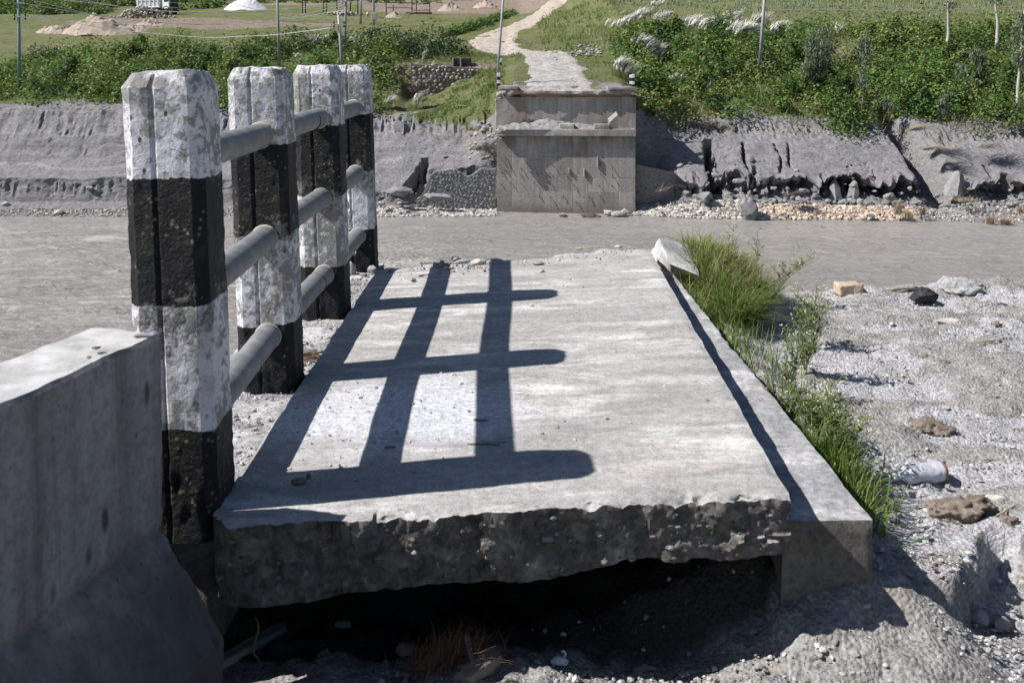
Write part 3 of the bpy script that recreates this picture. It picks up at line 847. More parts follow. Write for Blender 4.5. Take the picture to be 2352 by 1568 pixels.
def build_bank():
    dense = np.arange(-46, 50.01, 0.145)
    left = -46 - np.cumsum(np.linspace(0.4, 8, 26))
    right = 50 + np.cumsum(np.linspace(0.4, 8, 26))
    Xs = np.concatenate([left[::-1], dense, right])
    segs = [3, 10, 26, 30, 22, 14, 18, 16, 24, 20, 12, 8]
    ts = np.concatenate([[k + j / n for j in range(n)] for k, n in enumerate(segs)] + [[NK - 1.0]])
    ky, kz = prof(Xs)
    nx, nt = len(Xs), len(ts)
    Y = np.empty((nx, nt)); Z = np.empty((nx, nt))
    kk = np.arange(NK)
    for i in range(nx):
        Y[i] = np.interp(ts, kk, ky[i]); Z[i] = np.interp(ts, kk, kz[i])
    X = np.repeat(Xs[:, None], nt, 1)
    T = np.repeat(ts[None, :], nx, 0)
    x, y, z, t = X.ravel(), Y.ravel(), Z.ravel(), T.ravel()
    P = np.stack([x, y, z], 1)
    w_up = np.clip((y - 88) / 8, 0, 1)
    z2 = z + uplift(x, y) * w_up
    # eroded silt: fluted cliff, slumped blocks, rills
    wall = np.clip(1 - np.abs(t - 2.6) / 0.8, 0, 1)
    slope = np.clip(1 - np.abs(t - 3.9) / 1.2, 0, 1)
    bare = np.clip(1 - np.abs(t - 5.0) / 0.9, 0, 1)
    flute = fbm(np.stack([x, y * 0.4, z * 0.12], 1), 1.5, 4, 0.55, 5)
    big = fbm(np.stack([x, y * 0.5, z * 0.25], 1), 0.42, 3, 0.5, 9)
    lip = np.clip(1 - np.abs(t - 3.0) / 0.35, 0, 1)
    side = np.clip((x - 12.0) / 2, 0, 1) + np.clip((-10 - x) / 3, 0, 1) * 0.7
    side = np.clip(side, 0.25, 1)
    side = np.where(x < -10.5, 0.16, side)
    side = np.clip(side, 0.1, 1)
    px = np.stack([x, x * 0, x * 0], 1)
    blk = np.round(fbm(np.stack([x, z * 0.10, x * 0], 1), 1.25, 3, 0.6, 83) * 4) / 4
    blk2 = np.round(fbm(np.stack([x, z * 0.3, x * 0], 1), 2.6, 3, 0.6, 85) * 3) / 3
    und = np.clip(1 - np.abs(t - 2.55) / 0.42, 0, 1) ** 0.6
    col_ = (blk2 > 0.25).astype(float)
    dy = wall * side * (0.35 * np.abs(flute) + 0.8 * big + 0.8 * blk + 0.55 * fbm(P, 2.4, 3, 0.65, 87)) + und * side * (1 - 0.75 * col_) * np.clip(0.55 + 1.1 * fbm(px, 0.35, 2, 0.5, 91) + 1.5 * np.exp(-((x - 28) / 5) ** 2), 0, 2.8) - lip * side * 0.55
    dz = wall * side * (0.35 * flute + 0.3 * fbm(P, 1.8, 3, 0.6, 89)) + lip * side * (0.55 * big + 0.45 * blk)
    crack = fbm(np.stack([x, y * 0.35, z * 0], 1), 0.8, 3, 0.6, 77)
    crk = np.clip(1 - np.abs(crack) / 0.03, 0, 1) * slope * np.clip((x - 12) / 3, 0, 1) * np.clip((4.0 - t) / 0.8, 0, 1) * 0.5
    for cu, t0, t1, w, dep in [(1636, 2.2, 4.3, 0.5, 2.6), (1648, 2.2, 3.9, 0.35, 1.8), (1716, 2.3, 4.2, 0.19, 1.3), (1730, 2.2, 3.4, 0.24, 1.5), (1800, 3.2, 4.2, 0.16, 0.9), (1832, 3.3, 4.2, 0.15, 0.8), (1880, 2.2, 3.2, 0.2, 1.2), (2040, 2.2, 3.1, 0.3, 1.4), (2262, 2.8, 3.7, 0.24, 1.2), (1585, 2.2, 2.9, 0.3, 1.4), (960, 2.6, 3.5, 0.4, 1.5), (945, 2.4, 3.2, 0.3, 1.2)]:
        cx = (cu - 1176) * 80 / 2318.0 + 0.45 * (t - t0) * 0.6 + 0.30 * fbm(np.stack([t * 2.2 + cu, t * 0, t * 0], 1), 1.0, 4, 0.6, 33)
        m = np.clip(1 - np.abs(x - cx) / w, 0, 1) * np.clip((t - t0) / 0.12, 0, 1) * np.clip((t1 - t) / 0.12, 0, 1)
        crk = np.maximum(crk, m * dep)
    dz -= crk * 0.75
    dy += crk * 0.55
    rill = fbm(np.stack([x, y * 0.25, z * 0.25], 1), 1.9, 4, 0.6, 21)
    lw = np.clip((-10 - x) / 4, 0, 1)
    rl = fbm(np.stack([x + 0.5 * t, t * 0.35, z * 0], 1), 0.85, 4, 0.6, 29)
    mid = np.clip(1 - np.abs(t - 4.65) / 0.75, 0, 1) * lw
    dz -= mid * np.clip(0.18 - np.abs(rl), 0, 1) * 1.2 * (0.4 + np.abs(fbm(P, 0.25, 2, 0.5, 95)) * 2)
    dz += lw * slope * 0.22 * fbm(np.stack([x * 0.15, y * 0.9, z * 0], 1), 1.1, 3, 0.5, 30)
    low = np.clip(1 - np.abs(t - 2.35) / 0.6, 0, 1) * lw
    dz += low * 0.28 * fbm(P, 1.6, 4, 0.6, 38)
    dz -= bare * np.abs(rill) * 0.75 * (1 - 0.6 * lw)
    dy += bare * 0.7 * fbm(np.stack([x, z * 0.3, z * 0], 1), 0.5, 4, 0.55, 23)
    zz_ = z * 1.15 + 0.5 * fbm(np.stack([x * 0.3, y * 0.2, z * 0], 1), 0.6, 3, 0.5, 97)
    led = zz_ - np.floor(zz_)
    dy -= np.clip(np.clip((x - 11) / 2, 0, 1) + np.clip((-10 - x) / 3, 0, 1) * 1.3, 0, 1.3) * np.clip((t - 3.0) / 0.2, 0, 1) * np.clip((4.9 - t) / 0.5, 0, 1) * 0.32 * (led - 0.5) * np.clip(0.6 + fbm(px, 0.3, 2, 0.5, 98), 0, 1.4)
    dz += slope * 0.16 * fbm(P, 0.7, 4, 0.55, 24)
    mask = np.clip((t - 1.2) / 0.6, 0, 1)
    abut = np.clip((x + 1.8) / 0.3, 0, 1) * np.clip((13.0 - x) / 0.9, 0, 1) * (y < 83.9)
    keep = mask * (1 - abut)
    y2 = y + dy * keep
    z2 = z2 + dz * keep + 0.05 * fbm(P, 2.2, 3, 0.5, 26) * np.clip((6.5 - t), 0, 1)
    V = np.stack([x, y2, z2], 1)
    idx = np.arange(nx * nt).reshape(nx, nt)
    F = np.stack([idx[:-1, :-1], idx[1:, :-1], idx[1:, 1:], idx[:-1, 1:]], -1).reshape(-1, 4)
    mb = MB(); mb.add(V, F)
    o = mb.build('river_bank', M['bank'], smooth=True, sharp=32)
    tag(o, kind='structure')
    me = o.data
    ts_edge = 6.1 + 0.35 * fbm(np.stack([x, y, z * 0], 1), 0.35, 3, 0.5, 41)
    green_left = ((x > -8.3) & (x < 0)) | ((x > 9) & (x < 12.4))
    ts_edge = np.where(green_left, 4.9, ts_edge)
    silt = np.clip((ts_edge - t) / 0.35 + 0.5, 0, 1)
    earth = np.zeros(len(x))
    def blob(cx, cy, rx, ry, a=1.0):
        d = np.sqrt(((x - cx) / rx) ** 2 + ((y - cy) / ry) ** 2)
        return np.clip((1.25 - d) / 0.5, 0, 1) * a
    for b in [(-60, 168, 14, 6), (-48, 160, 22, 7), (6, 196, 24, 12), (-20, 196, 10, 3), (-40, 205, 12, 3), (-28, 186, 6, 1.5, .6), (-44, 176, 14, 1.5, .6), (-7, 205, 26, 9), (0, 212, 30, 8), (35, 104.5, 7, 2.0, .8)]:
        earth = np.maximum(earth, blob(*b))
    edge = ((t > 6.95) & (t < 8.02) & (x > -11) & (x < -1.5) & (y > 96.2) & (y < 98.6))
    earth = np.maximum(earth, edge * 0.9)
    dry = np.clip(1 - np.abs(t - (3.75 + 0.5 * fbm(np.stack([x, z * 0, z * 0], 1), 0.14, 2, 0.5, 51))) / 0.10, 0, 1) * (0.4 + 0.6 * (x < -9))
    dry = np.maximum(dry, 0.5 * np.clip(1 - np.abs(t - 4.55) / 0.12, 0, 1) * (x < -9))
    for nm, a in (('silt', silt), ('earth', earth), ('dry', dry * 0.8)):
        at_ = me.attributes.new(nm, 'FLOAT', 'POINT')
        at_.data.foreach_set('value', a.astype(np.float32))
    return o
build_bank()

# ------------------------------------------------------------------ river
def build_river():
    dx = np.arange(-48, 48.01, 0.42)
    lx = -48 - np.cumsum(np.linspace(0.6, 30, 16)); rx = 48 + np.cumsum(np.linspace(0.6, 30, 16))
    Xs = np.concatenate([lx[::-1], dx, rx])
    Ys = np.concatenate([np.arange(-60, 26, 4.0), np.arange(26, 82.5, 0.24)])
    X, Y = np.meshgrid(Xs, Ys, indexing='ij')
    x, y = X.ravel(), Y.ravel()
    P = np.stack([x * 0.32, y, x * 0], 1)
    rough = 0.35 + 0.65 * np.clip((-x + 0) / 12, 0, 1) * np.clip((76 - y) / 6, 0, 1)
    w1 = fbm(P, 0.42, 4, 0.5, 3)
    w2 = np.abs(fbm(P, 0.30, 4, 0.55, 8))
    z = 0.16 * w1 * rough + 0.42 * (0.35 - w2) * rough * np.clip((-x + 2) / 12, 0.1, 1)
    near = np.exp(-(((x + 7.4) / 3.4) ** 2 + ((y - 61.5) / 4.2) ** 2))
    z += near * (0.5 * np.abs(fbm(P, 1.6, 4, 0.6, 12)))
    z *= np.clip((80 - y) / 4, 0.05, 1)
    crest = np.clip((0.07 - w2) / 0.07, 0, 1) * np.clip((-x - 2) / 10, 0, 1) * (fbm(P, 0.12, 2, 0.5, 14) > -0.05)
    tint = np.clip(np.maximum(crest * 0.95, near * np.clip(0.85 + 1.3 * fbm(P, 0.9, 4, 0.6, 18), 0, 1.5)), 0, 1)
    V = np.stack([x, y, z + ZW], 1)
    idx = np.arange(len(x)).reshape(X.shape)
    F = np.stack([idx[:-1, :-1], idx[1:, :-1], idx[1:, 1:], idx[:-1, 1:]], -1).reshape(-1, 4)
    mb = MB(); mb.add(V, F, 0, tint)
    tag(mb.build('river', M['water'], smooth=True), kind='structure')
build_river()

# ------------------------------------------------------------------ dirt track over the far land
ROAD = [(3.9, 81.6, 5.6), (3.9, 86, 5.4), (3.95, 92, 5.2), (3.6, 99, 4.9), (2.7, 105, 4.9), (0.4, 110, 4.8), (-1.6, 115, 5.4), (-2.4, 122, 5.6), (-1.6, 134, 5.4), (0.8, 148, 5.2), (4.5, 166, 5.4), (9.5, 190, 6.0), (16, 215, 6.5), (28, 250, 7)]
def road_at(s):
    k = min(int(s), len(ROAD) - 2)
    f = s - k
    p = [ROAD[max(0, min(len(ROAD) - 1, k + j))] for j in (-1, 0, 1, 2)]
    return tuple(0.5 * ((2 * p[1][a]) + (-p[0][a] + p[2][a]) * f + (2 * p[0][a] - 5 * p[1][a] + 4 * p[2][a] - p[3][a]) * f * f + (-p[0][a] + 3 * p[1][a] - 3 * p[2][a] + p[3][a]) * f ** 3) for a in range(3))
RS = [road_at(s) for s in np.linspace(0, len(ROAD) - 1.001, 240)]
RSA = np.array(RS)
def road_dist(x, y):
    d = np.hypot(RSA[:, 0] - x, RSA[:, 1] - y)
    k = int(np.argmin(d))
    return float(d[k] - RSA[k, 2] / 2)
def build_road():
    nw = 15
    pts = []
    for i, (x, y, w) in enumerate(RS):
        a = RS[max(i - 1, 0)]; b = RS[min(i + 1, len(RS) - 1)]
        t = Vector((b[0] - a[0], b[1] - a[1], 0)).normalized()
        nrm = Vector((t.y, -t.x, 0))
        for j in range(nw):
            f = j / (nw - 1) * 2 - 1
            ww = w / 2 * (1 + 0.22 * fb1(i * 0.13, 3.0 if f < 0 else 9.0, 0, scale=1, octv=3))
            pts.append((x + nrm.x * f * ww, y + nrm.y * f * ww, f))
    pts = np.array(pts)
    z = terr(pts[:, 0], pts[:, 1])
    rut = np.exp(-((np.abs(pts[:, 2]) - 0.45) / 0.16) ** 2) * 0.06
    z = z + 0.09 - rut - 0.16 * np.clip((np.abs(pts[:, 2]) - 0.8) / 0.2, 0, 1) + 0.05 * fbm(np.stack([pts[:, 0], pts[:, 1], z * 0], 1), 1.2, 3, 0.5, 5)
    V = np.stack([pts[:, 0], pts[:, 1], z], 1)
    idx = np.arange(len(V)).reshape(-1, nw)
    F = np.stack([idx[:-1, :-1], idx[1:, :-1], idx[1:, 1:], idx[:-1, 1:]], -1).reshape(-1, 4)[:, ::-1]
    mb = MB(); mb.add(V, F)
    tag(mb.build('dirt_road', M['road'], smooth=True), kind='structure')
build_road()

# ------------------------------------------------------------------ ground on the near side
def near_z(x, y):
    """height of the near ground"""
    x = np.asarray(x, float); y = np.asarray(y, float)
    P = np.stack([x, y, x * 0], 1)
    hum = fbm(P, 1.25, 4, 0.5, 61)
    bar = -0.27 + 0.030 * hum + 0.012 * fbm(P, 5.5, 4, 0.55, 62)
    pit = -0.43 + 0.035 * fbm(P, 2.2, 4, 0.5, 63) + 0.014 * fbm(P, 8, 4, 0.55, 64)
    pit = pit - 0.10 * np.exp(-((y - 3.0) / 0.35) ** 2) * (x < 0.7)
    pit = pit + 0.03 * np.clip((x - 0.7) / 0.5, 0, 1) - 0.05 * np.exp(-((y - 2.80) / 0.10) ** 2) * (x > 1.1)
    # small scarp in the gravel to the right of the kerb
    ex = np.stack([x, x * 0, x * 0], 1)
    edge_y = 2.84 + 0.28 * np.clip(x - 1.15, 0, 1) + 0.05 * fbm(ex, 2.6, 4, 0.6, 65) + 0.035 * np.round(fbm(ex, 5.5, 2, 0.5, 60) * 3)
    m = np.clip((y - edge_y) / 0.022 + 0.5, 0, 1)
    mx = np.clip((x - 0.97 - 0.05 * np.sin(y * 5)) / 0.12, 0, 1)
    f = m * mx
    ry = np.clip((y - 2.36) / 0.42, 0, 1); ry = ry * ry * (3 - 2 * ry)
    apron = 0.15 * ry * np.exp(-(np.maximum(np.abs(x - 0.98) - 0.12, 0) / np.where(x > 0.98, 0.16, 0.30)) ** 2) * np.clip((3.3 - y) / 0.3, 0, 1)
    pit = pit + apron
    pit = pit + 0.19 * np.clip((y - 2.70) / 0.14, 0, 1) * np.clip((x - 0.05) / 0.45, 0, 1) * (x < 0.98)
    z = pit * (1 - f) + bar * f
    z = np.where((x < 0.99) & (y > 2.68) & (y < 6.3), np.minimum(z, -0.245), z)
    # grass mound beside the far end of the kerb
    z = z + 0.20 * np.exp(-(((x - 1.28) / 0.24) ** 2 + ((y - 6.05) / 0.7) ** 2)) + 0.10 * np.exp(-((x - 1.08) / 0.13) ** 2) * np.clip((y - 3.2) / 0.6, 0, 1) * (y < 7)
    # heap on the edge
    z = z + 0.04 * np.exp(-(((x - 2.9) / 0.20) ** 2 + ((y - 6.3) / 0.25) ** 2)) * (1 + 0.25 * fbm(P, 7, 3, 0.6, 66))
    back = np.clip((y - (6.42 + 0.08 * fbm(np.stack([x, x * 0, x * 0], 1), 1.3, 3, 0.5, 67))) / 2.6, 0, 3)
    z = z - 6.0 * back ** 1.1
    left = np.clip((-1.2 - x) / 0.8, 0, 4)
    z = z - 2.2 * left
    return np.maximum(z, ZW - 0.6)

def nz1(x, y):
    return float(near_z([x], [y])[0])

def on_near(u, v):
    d = ray(u, v)
    Ys = np.linspace(1.8, 7.2, 700)
    X = d.x / d.y * Ys; Z = CAMZ + d.z / d.y * Ys
    T = near_z(X, Ys)
    hit = T >= Z
    if not hit.any():
        return atz(u, v, -0.3)
    k = int(np.argmax(hit))
    return Vector((X[k], Ys[k], T[k]))

def build_near():
    Xs = np.concatenate([-1.6 - np.cumsum(np.linspace(0.1, 1.6, 12))[::-1], np.arange(-1.6, 4.6, 0.019), 4.6 + np.cumsum(np.linspace(0.03, 2.2, 22))])
    Ys = np.concatenate([[-30, -12, -5, -2, -0.5, 0.5, 1.0, 1.3, 1.6], np.arange(1.8, 7.1, 0.019), 7.1 + np.cumsum(np.linspace(0.03, 0.7, 20))])
    X, Y = np.meshgrid(Xs, Ys, indexing='ij')
    x, y = X.ravel(), Y.ravel()
    z = near_z(x, y)
    P = np.stack([x, y, x * 0], 1)
    m = np.clip(1 - np.abs(z + 0.35) / 2, 0, 1)
    clump = np.clip(fbm(P, 3.2, 3, 0.55, 71), 0, 1)
    hum0 = fbm(P * np.array([1.0, 1.9, 1.0]), 2.9, 5, 0.6, 61) * (x > 0.95)
    zz = z + m * (0.013 * fbm(P, 17, 3, 0.65, 68) + 0.024 * np.clip(hum0, -1, 1) + 0.034 * clump * np.abs(fbm(P, 13, 3, 0.6, 69)))
    # damp raised humps stay dark, hollows hold pale dry silt
    hum = 0.75 * fbm(P * np.array([1.0, 1.9, 1.0]), 2.9, 5, 0.6, 61) + 0.35 * fbm(P, 0.9, 3, 0.5, 59)
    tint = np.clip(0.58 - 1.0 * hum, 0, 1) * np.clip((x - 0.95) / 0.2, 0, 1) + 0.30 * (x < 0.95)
    tint = np.where((y < 2.90 + 0.28 * np.clip(x - 1.15, 0, 1)), 0.34 - 0.4 * hum, tint)  # hollow's own dull tone; scarp face darkened with it as painted shade
    tint = np.clip(tint, 0.12, 1)
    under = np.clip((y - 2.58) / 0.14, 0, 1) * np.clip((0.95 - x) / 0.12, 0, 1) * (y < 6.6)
    tint = tint * (1 - under)  # zero tint marks ground beneath the slab for the painted shade
    V = np.stack([x, y, zz], 1)
    idx = np.arange(len(x)).reshape(X.shape)
    F = np.stack([idx[:-1, :-1], idx[1:, :-1], idx[1:, 1:], idx[:-1, 1:]], -1).reshape(-1, 4)
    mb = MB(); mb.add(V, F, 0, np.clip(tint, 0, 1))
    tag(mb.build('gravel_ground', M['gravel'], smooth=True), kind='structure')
build_near()
def scatter_pebbles(name, mat, pts, sizes, kind='stuff', sub=0, parent=None, seed=1):
    V0, F0 = ICO[sub]
    n = len(pts)
    rg = np.random.default_rng(seed)
    sc = sizes[:, None] * np.column_stack([rg.uniform(0.7, 1.3, n), rg.uniform(0.7, 1.3, n), rg.uniform(0.45, 0.85, n)])
    an = rg.uniform(0, 2 * pi, n)
    var = 1 + rg.uniform(-0.34, 0.34, (n, len(V0)))
    L = V0[None] * var[:, :, None] * sc[:, None, :]
    c, s = np.cos(an)[:, None], np.sin(an)[:, None]
    X = L[:, :, 0] * c - L[:, :, 1] * s
    Y = L[:, :, 0] * s + L[:, :, 1] * c
    V = np.stack([X, Y, L[:, :, 2]], -1) + pts[:, None, :]
    F = (F0[None] + (np.arange(n) * len(V0))[:, None, None]).reshape(-1, 3)
    mb = MB(); mb.add(V.reshape(-1, 3), F)
    o = mb.build(name, mat, parent, smooth=sub > 0)
    return tag(o, kind=kind)

# ------------------------------------------------------------------ walkway slab
TILT = 0.034
def slab_z(x):
    return TILT * (x + 0.76)
S_FL, S_FR = atz(468, 1212, 0.0), atz(1815, 1137, 0.052)
S_BR, S_BL = atz(1488, 566, 0.054), atz(872, 612, 0.0)

def on_slab(u, v):
    p = atz(u, v, 0.01)
    for _ in range(4):
        p = atz(u, v, slab_z(p.x))
    return p

def build_slab():
    T = lattice(210, 130, 22)
    V, F = T
    T = V.copy()
    T[:, 1] = T[:, 1] ** 1.7
    drop = [0.225, 0.185, 0.2, 0.2]
    tops = [S_FL, S_FR, S_BR, S_BL]
    bots = [Vector((p.x, p.y + (0.02 if k < 2 else 0), p.z - drop[k])) for k, p in enumerate(tops)]
    W = trilin(T, bots + tops)
    x = W[:, 0]
    df = T[:, 1] * 3.5
    zf = T[:, 2]
    one = np.stack([x, x * 0, x * 0], 1)
    front = np.exp(-(df / 0.05) ** 2)
    back = np.exp(-((3.5 - df) / 0.09) ** 2)
    rgh = fbm(W, 9, 5, 0.6, 2)
    big = fbm(W, 3.2, 4, 0.5, 6)
    W[:, 1] += front * (0.012 * rgh + 0.022 * big * (1 - zf ** 3))
    # edge chipped back along the top
    ch = np.clip(0.35 + 1.1 * fbm(one, 2.6, 4, 0.6, 15) + 0.3 * np.clip((x + 0.3), -0.5, 1), 0.05, 1.3)
    ch = ch * np.where(x < -0.35, 0.35, 1)
    topn = np.clip((zf - 0.35) / 0.65, 0, 1)
    near = np.exp(-(df / (0.022 + 0.02 * ch)) ** 2)
    W[:, 2] -= near * topn * 0.024 * ch * (0.5 + np.abs(fbm(W, 14, 4, 0.6, 19)))
    W[:, 1] += near * topn ** 2 * 0.020 * ch
    # deep bite right of the middle
    bite = np.exp(-((x - 0.24) / 0.05) ** 2) * near * np.clip((zf - 0.45) / 0.3, 0, 1)
    sh = np.round(fbm(W * np.array([1, 0.3, 1.0]), 5.5, 3, 0.6, 57) * 3) / 3
    W[:, 1] += front * (0.016 * sh + 0.006 * fbm(W, 42, 3, 0.7, 58))
    # ragged underside at the front
    prof_ = 0.020 * fbm(one, 3.0, 5, 0.62, 33) + 0.012 * np.exp(-((x - 0.32) / 0.08) ** 2) + 0.012 * np.clip(x, 0, 1)
    low = np.clip((0.55 - zf) / 0.55, 0, 1) * np.exp(-(df / 0.16) ** 2)
    W[:, 2] += low * (prof_ + 0.012)
    # rounded left nose
    nose = np.exp(-((T[:, 0]) / 0.03) ** 2)
    W[:, 0] += nose * front * 0.03 * (0.5 + np.abs(rgh)) + nose * 0.006 * rgh
    W[:, 1] += nose * front * 0.05
    right = np.exp(-((1 - T[:, 0]) / 0.012) ** 2)
    W[:, 0] += right * (0.0035 * fbm(W, 7, 4, 0.6, 44))
    W[:, 2] -= right * topn * 0.005 * (1 + rgh)
    # back edge broken
    W[:, 1] += back * 0.10 * fbm(one, 2.2, 5, 0.65, 48)
    W[:, 2] -= back * topn * 0.02 * (0.6 + rgh)
    top = (zf > 0.99)
    W[:, 2] += top * (0.0025 * fbm(W, 4, 4, 0.6, 52))
    mb = MB(); mb.add(W, F)
    fr = np.where((V[:, 1] == 0) & (zf > 0.06) & (zf < 0.9))[0]
    pick = np.random.default_rng(31).choice(fr, 520)
    global SLAB_FACE
    SLAB_FACE = W[pick]
    o = mb.build('concrete_slab', M['slab'], smooth=True, sharp=34)
    sz = 0.002 + 0.007 * np.random.default_rng(32).uniform(0, 1, 520) ** 3
    scatter_pebbles('exposed_aggregate', M['aggregate'], SLAB_FACE + np.array([0, 0.003, 0]), sz, 'stuff', 1, o, 33)
    tag(o, 'large tilted grey footpath slab with a ragged broken front edge', 'slab')
build_slab()

def rough_obj(name, c8, n, mat, amp=0.01, fs=6, edge=0.02, seed=0, parent=None):
    V, F = lattice(*n)
    T = V
    W = trilin(T, c8)
    D = np.abs(T - 0.5) * 2
    e = np.sort(D, axis=1)
    on_edge = np.clip((e[:, 1] - (1 - edge * 4)) / (edge * 4), 0, 1)
    c = W.mean(0)
    r = fbm(W, fs, 5, 0.6, seed)
    out = T - 0.5
    out = np.where(D > 0.999, np.sign(out), 0)
    out = out / np.maximum(np.linalg.norm(out, axis=1, keepdims=True), 1e-6)
    W = W + out * (amp * r)[:, None]
    d = (W - c)
    d = d / np.linalg.norm(d, axis=1, keepdims=True)
    W = W - d * (on_edge * edge * (0.35 + np.abs(fbm(W, fs * 1.7, 4, 0.6, seed + 5))))[:, None]
    mb = MB(); mb.add(W, F)
    return mb.build(name, mat, parent, smooth=True, sharp=38)

# kerb beam to the right of the slab
k_fr, k_br = atz(2006, 1196, -0.075), atz(1578, 668, -0.068)
k_br = k_br + (k_br - k_fr) * 0.22
k_fl = Vector((0.735, k_fr.y + 0.005, -0.08)); k_bl = Vector((0.76, k_br.y, -0.073))
low = Vector((0, 0, -0.36))
tag(rough_obj('kerb_beam', [k_fl + low, k_fr + low, k_br + low, k_bl + low, k_fl, k_fr, k_br, k_bl], (18, 150, 18), M['kerb'], 0.004, 9, 0.008, 4),
    'long low kerb beam stepping down along the right of the tilted slab', 'kerb')

# strip of deck under the railing
e8 = [(-1.16, 2.60, -0.40), (-0.785, 2.60, -0.40), (-0.765, 5.98, -0.40), (-1.15, 5.98, -0.40),
      (-1.16, 2.60, -0.036), (-0.785, 2.60, -0.036), (-0.765, 5.98, -0.036), (-1.15, 5.98, -0.036)]
tag(rough_obj('deck_edge', [Vector(p) for p in e8], (26, 150, 12), M['deck'], 0.010, 7, 0.012, 8),
    'narrow gritty deck edge carrying the black and white railing posts', 'deck edge')

# ------------------------------------------------------------------ railing
POSTS = [(-0.868, 2.66), (-0.890, 3.70), (-0.880, 4.745), (-0.885, 5.79)]
PH_ = 1.174
rail_root = empty('bridge_railing', (-0.86, 2.66, -0.03), 'concrete bridge railing with black and white banded posts and three grey pipes', 'railing')
def post_mesh(seed, broken=False):
    h, c = 0.103, 0.029
    corners = [(-h + c, -h), (h - c, -h), (h, -h + c), (h, h - c), (h - c, h), (-h + c, h), (-h, h - c), (-h, -h + c)]
    per = []
    for k in range(8):
        a, b = corners[k], corners[(k + 1) % 8]
        n = 3 if k % 2 else 16
        for j in range(n):
            f = j / n
            per.append((a[0] * (1 - f) + b[0] * f, a[1] * (1 - f) + b[1] * f, k))
    gx = -0.018
    base = []
    for x, y, k in per:
        if k == 0:
            d = abs(x - gx)
            y += 0.008 * max(0, 1 - d / 0.008)
        base.append((x, y))
    base = np.array(base)
    nrm = base / np.linalg.norm(base, axis=1, keepdims=True)
    n = len(base)
    zs = list(np.linspace(-0.05, PH_ - 0.038, 66))
    V, Tn = [], []
    for z in zs:
        V.append(np.column_stack([base, np.full(n, z)]))
    for s, z in ((0.985, PH_ - 0.034), (0.89, PH_ - 0.016), (0.80, PH_), (0.4, PH_ + 0.001)):
        V.append(np.column_stack([base * s, np.full(n, z)]))
    m = len(V)
    V = np.concatenate(V)
    N = np.tile(nrm, (m, 1))
    P = V + seed * 3.1
    d = 0.0012 * fbm(P, 9, 5, 0.65, seed) + 0.0022 * fbm(P, 38, 4, 0.7, seed + 3)
    lowm = np.clip((0.34 - V[:, 2]) / 0.3, 0, 1)
    d += lowm * 0.0035 * fbm(P, 45, 3, 0.6, seed + 7)
    edge = fbm(np.stack([V[:, 2], V[:, 2] * 0, V[:, 2] * 0], 1), 6, 5, 0.65, seed + 9)
    ang = np.abs(np.abs(V[:, 0]) - np.abs(V[:, 1]))
    d -= np.clip(1 - ang / 0.05, 0, 1) * np.clip(edge, 0, 1) * 0.012
    V[:, :2] += N[:, :2] * d[:, None]
    V[:, 2] += (V[:, 2] > PH_ - 0.06) * 0.012 * fbm(P, 11, 4, 0.6, seed + 12)
    tint = np.full(len(V), 0.2)
    if broken:
        zz = V[:, 2]
        bx = -0.045 + 0.035 * fbm(np.stack([zz, zz * 0, zz * 0], 1), 3.2, 4, 0.6, 5) - 0.04 * np.clip((zz - 0.85) / 0.3, -0.6, 1)
        cut = np.clip((bx - V[:, 0]) / 0.02, 0, 1) * (V[:, 1] < 0.06) * (zz > 0.1)
        rg = fbm(V, 22, 4, 0.65, 99)
        V[:, 1] += cut * np.clip(0.035 - V[:, 1] - 0.1, -1, 1) * 0 + cut * (0.045 + 0.016 * rg) * (V[:, 1] < -0.02)
        V[:, 0] += cut * (0.020 + 0.012 * rg)
        tint = np.where(cut > 0.35, 1.0, tint)
    F = []
    for i in range(m - 1):
        for k in range(n):
            F.append([i * n + k, i * n + (k + 1) % n, (i + 1) * n + (k + 1) % n, (i + 1) * n + k])
    V = np.vstack([V, [[0, 0, PH_ + 0.002]]])
    tint = np.append(tint, 0.2)
    mb = MB()
    top = [[(m - 1) * n + k, (m - 1) * n + (k + 1) % n, m * n] for k in range(n)]
    mb.add(V, F + top, 0, tint)
    return mb
PL = ['nearest post, large and blurred, with splashed mortar on its lower white band', None, None, 'far post with its left corner broken down to the aggregate']
for i, (x, y) in enumerate(POSTS):
    o = post_mesh(i * 7 + 1, broken=(i == 3)).build('post', M['post'], smooth=True, sharp=24)
    o.parent = rail_root
    o.matrix_parent_inverse = rail_root.matrix_basis.inverted()
    o.location = (x, y, -0.03)
    o.rotation_euler = (0, radians(-1.5), radians((-0.5, 0.6, -0.4, 0.8)[i]))
    if PL[i]:
        o['label'] = PL[i]
def rail_x(y, z):
    return np.interp(y, [p[1] for p in POSTS], [p[0] for p in POSTS]) - 0.026 * z
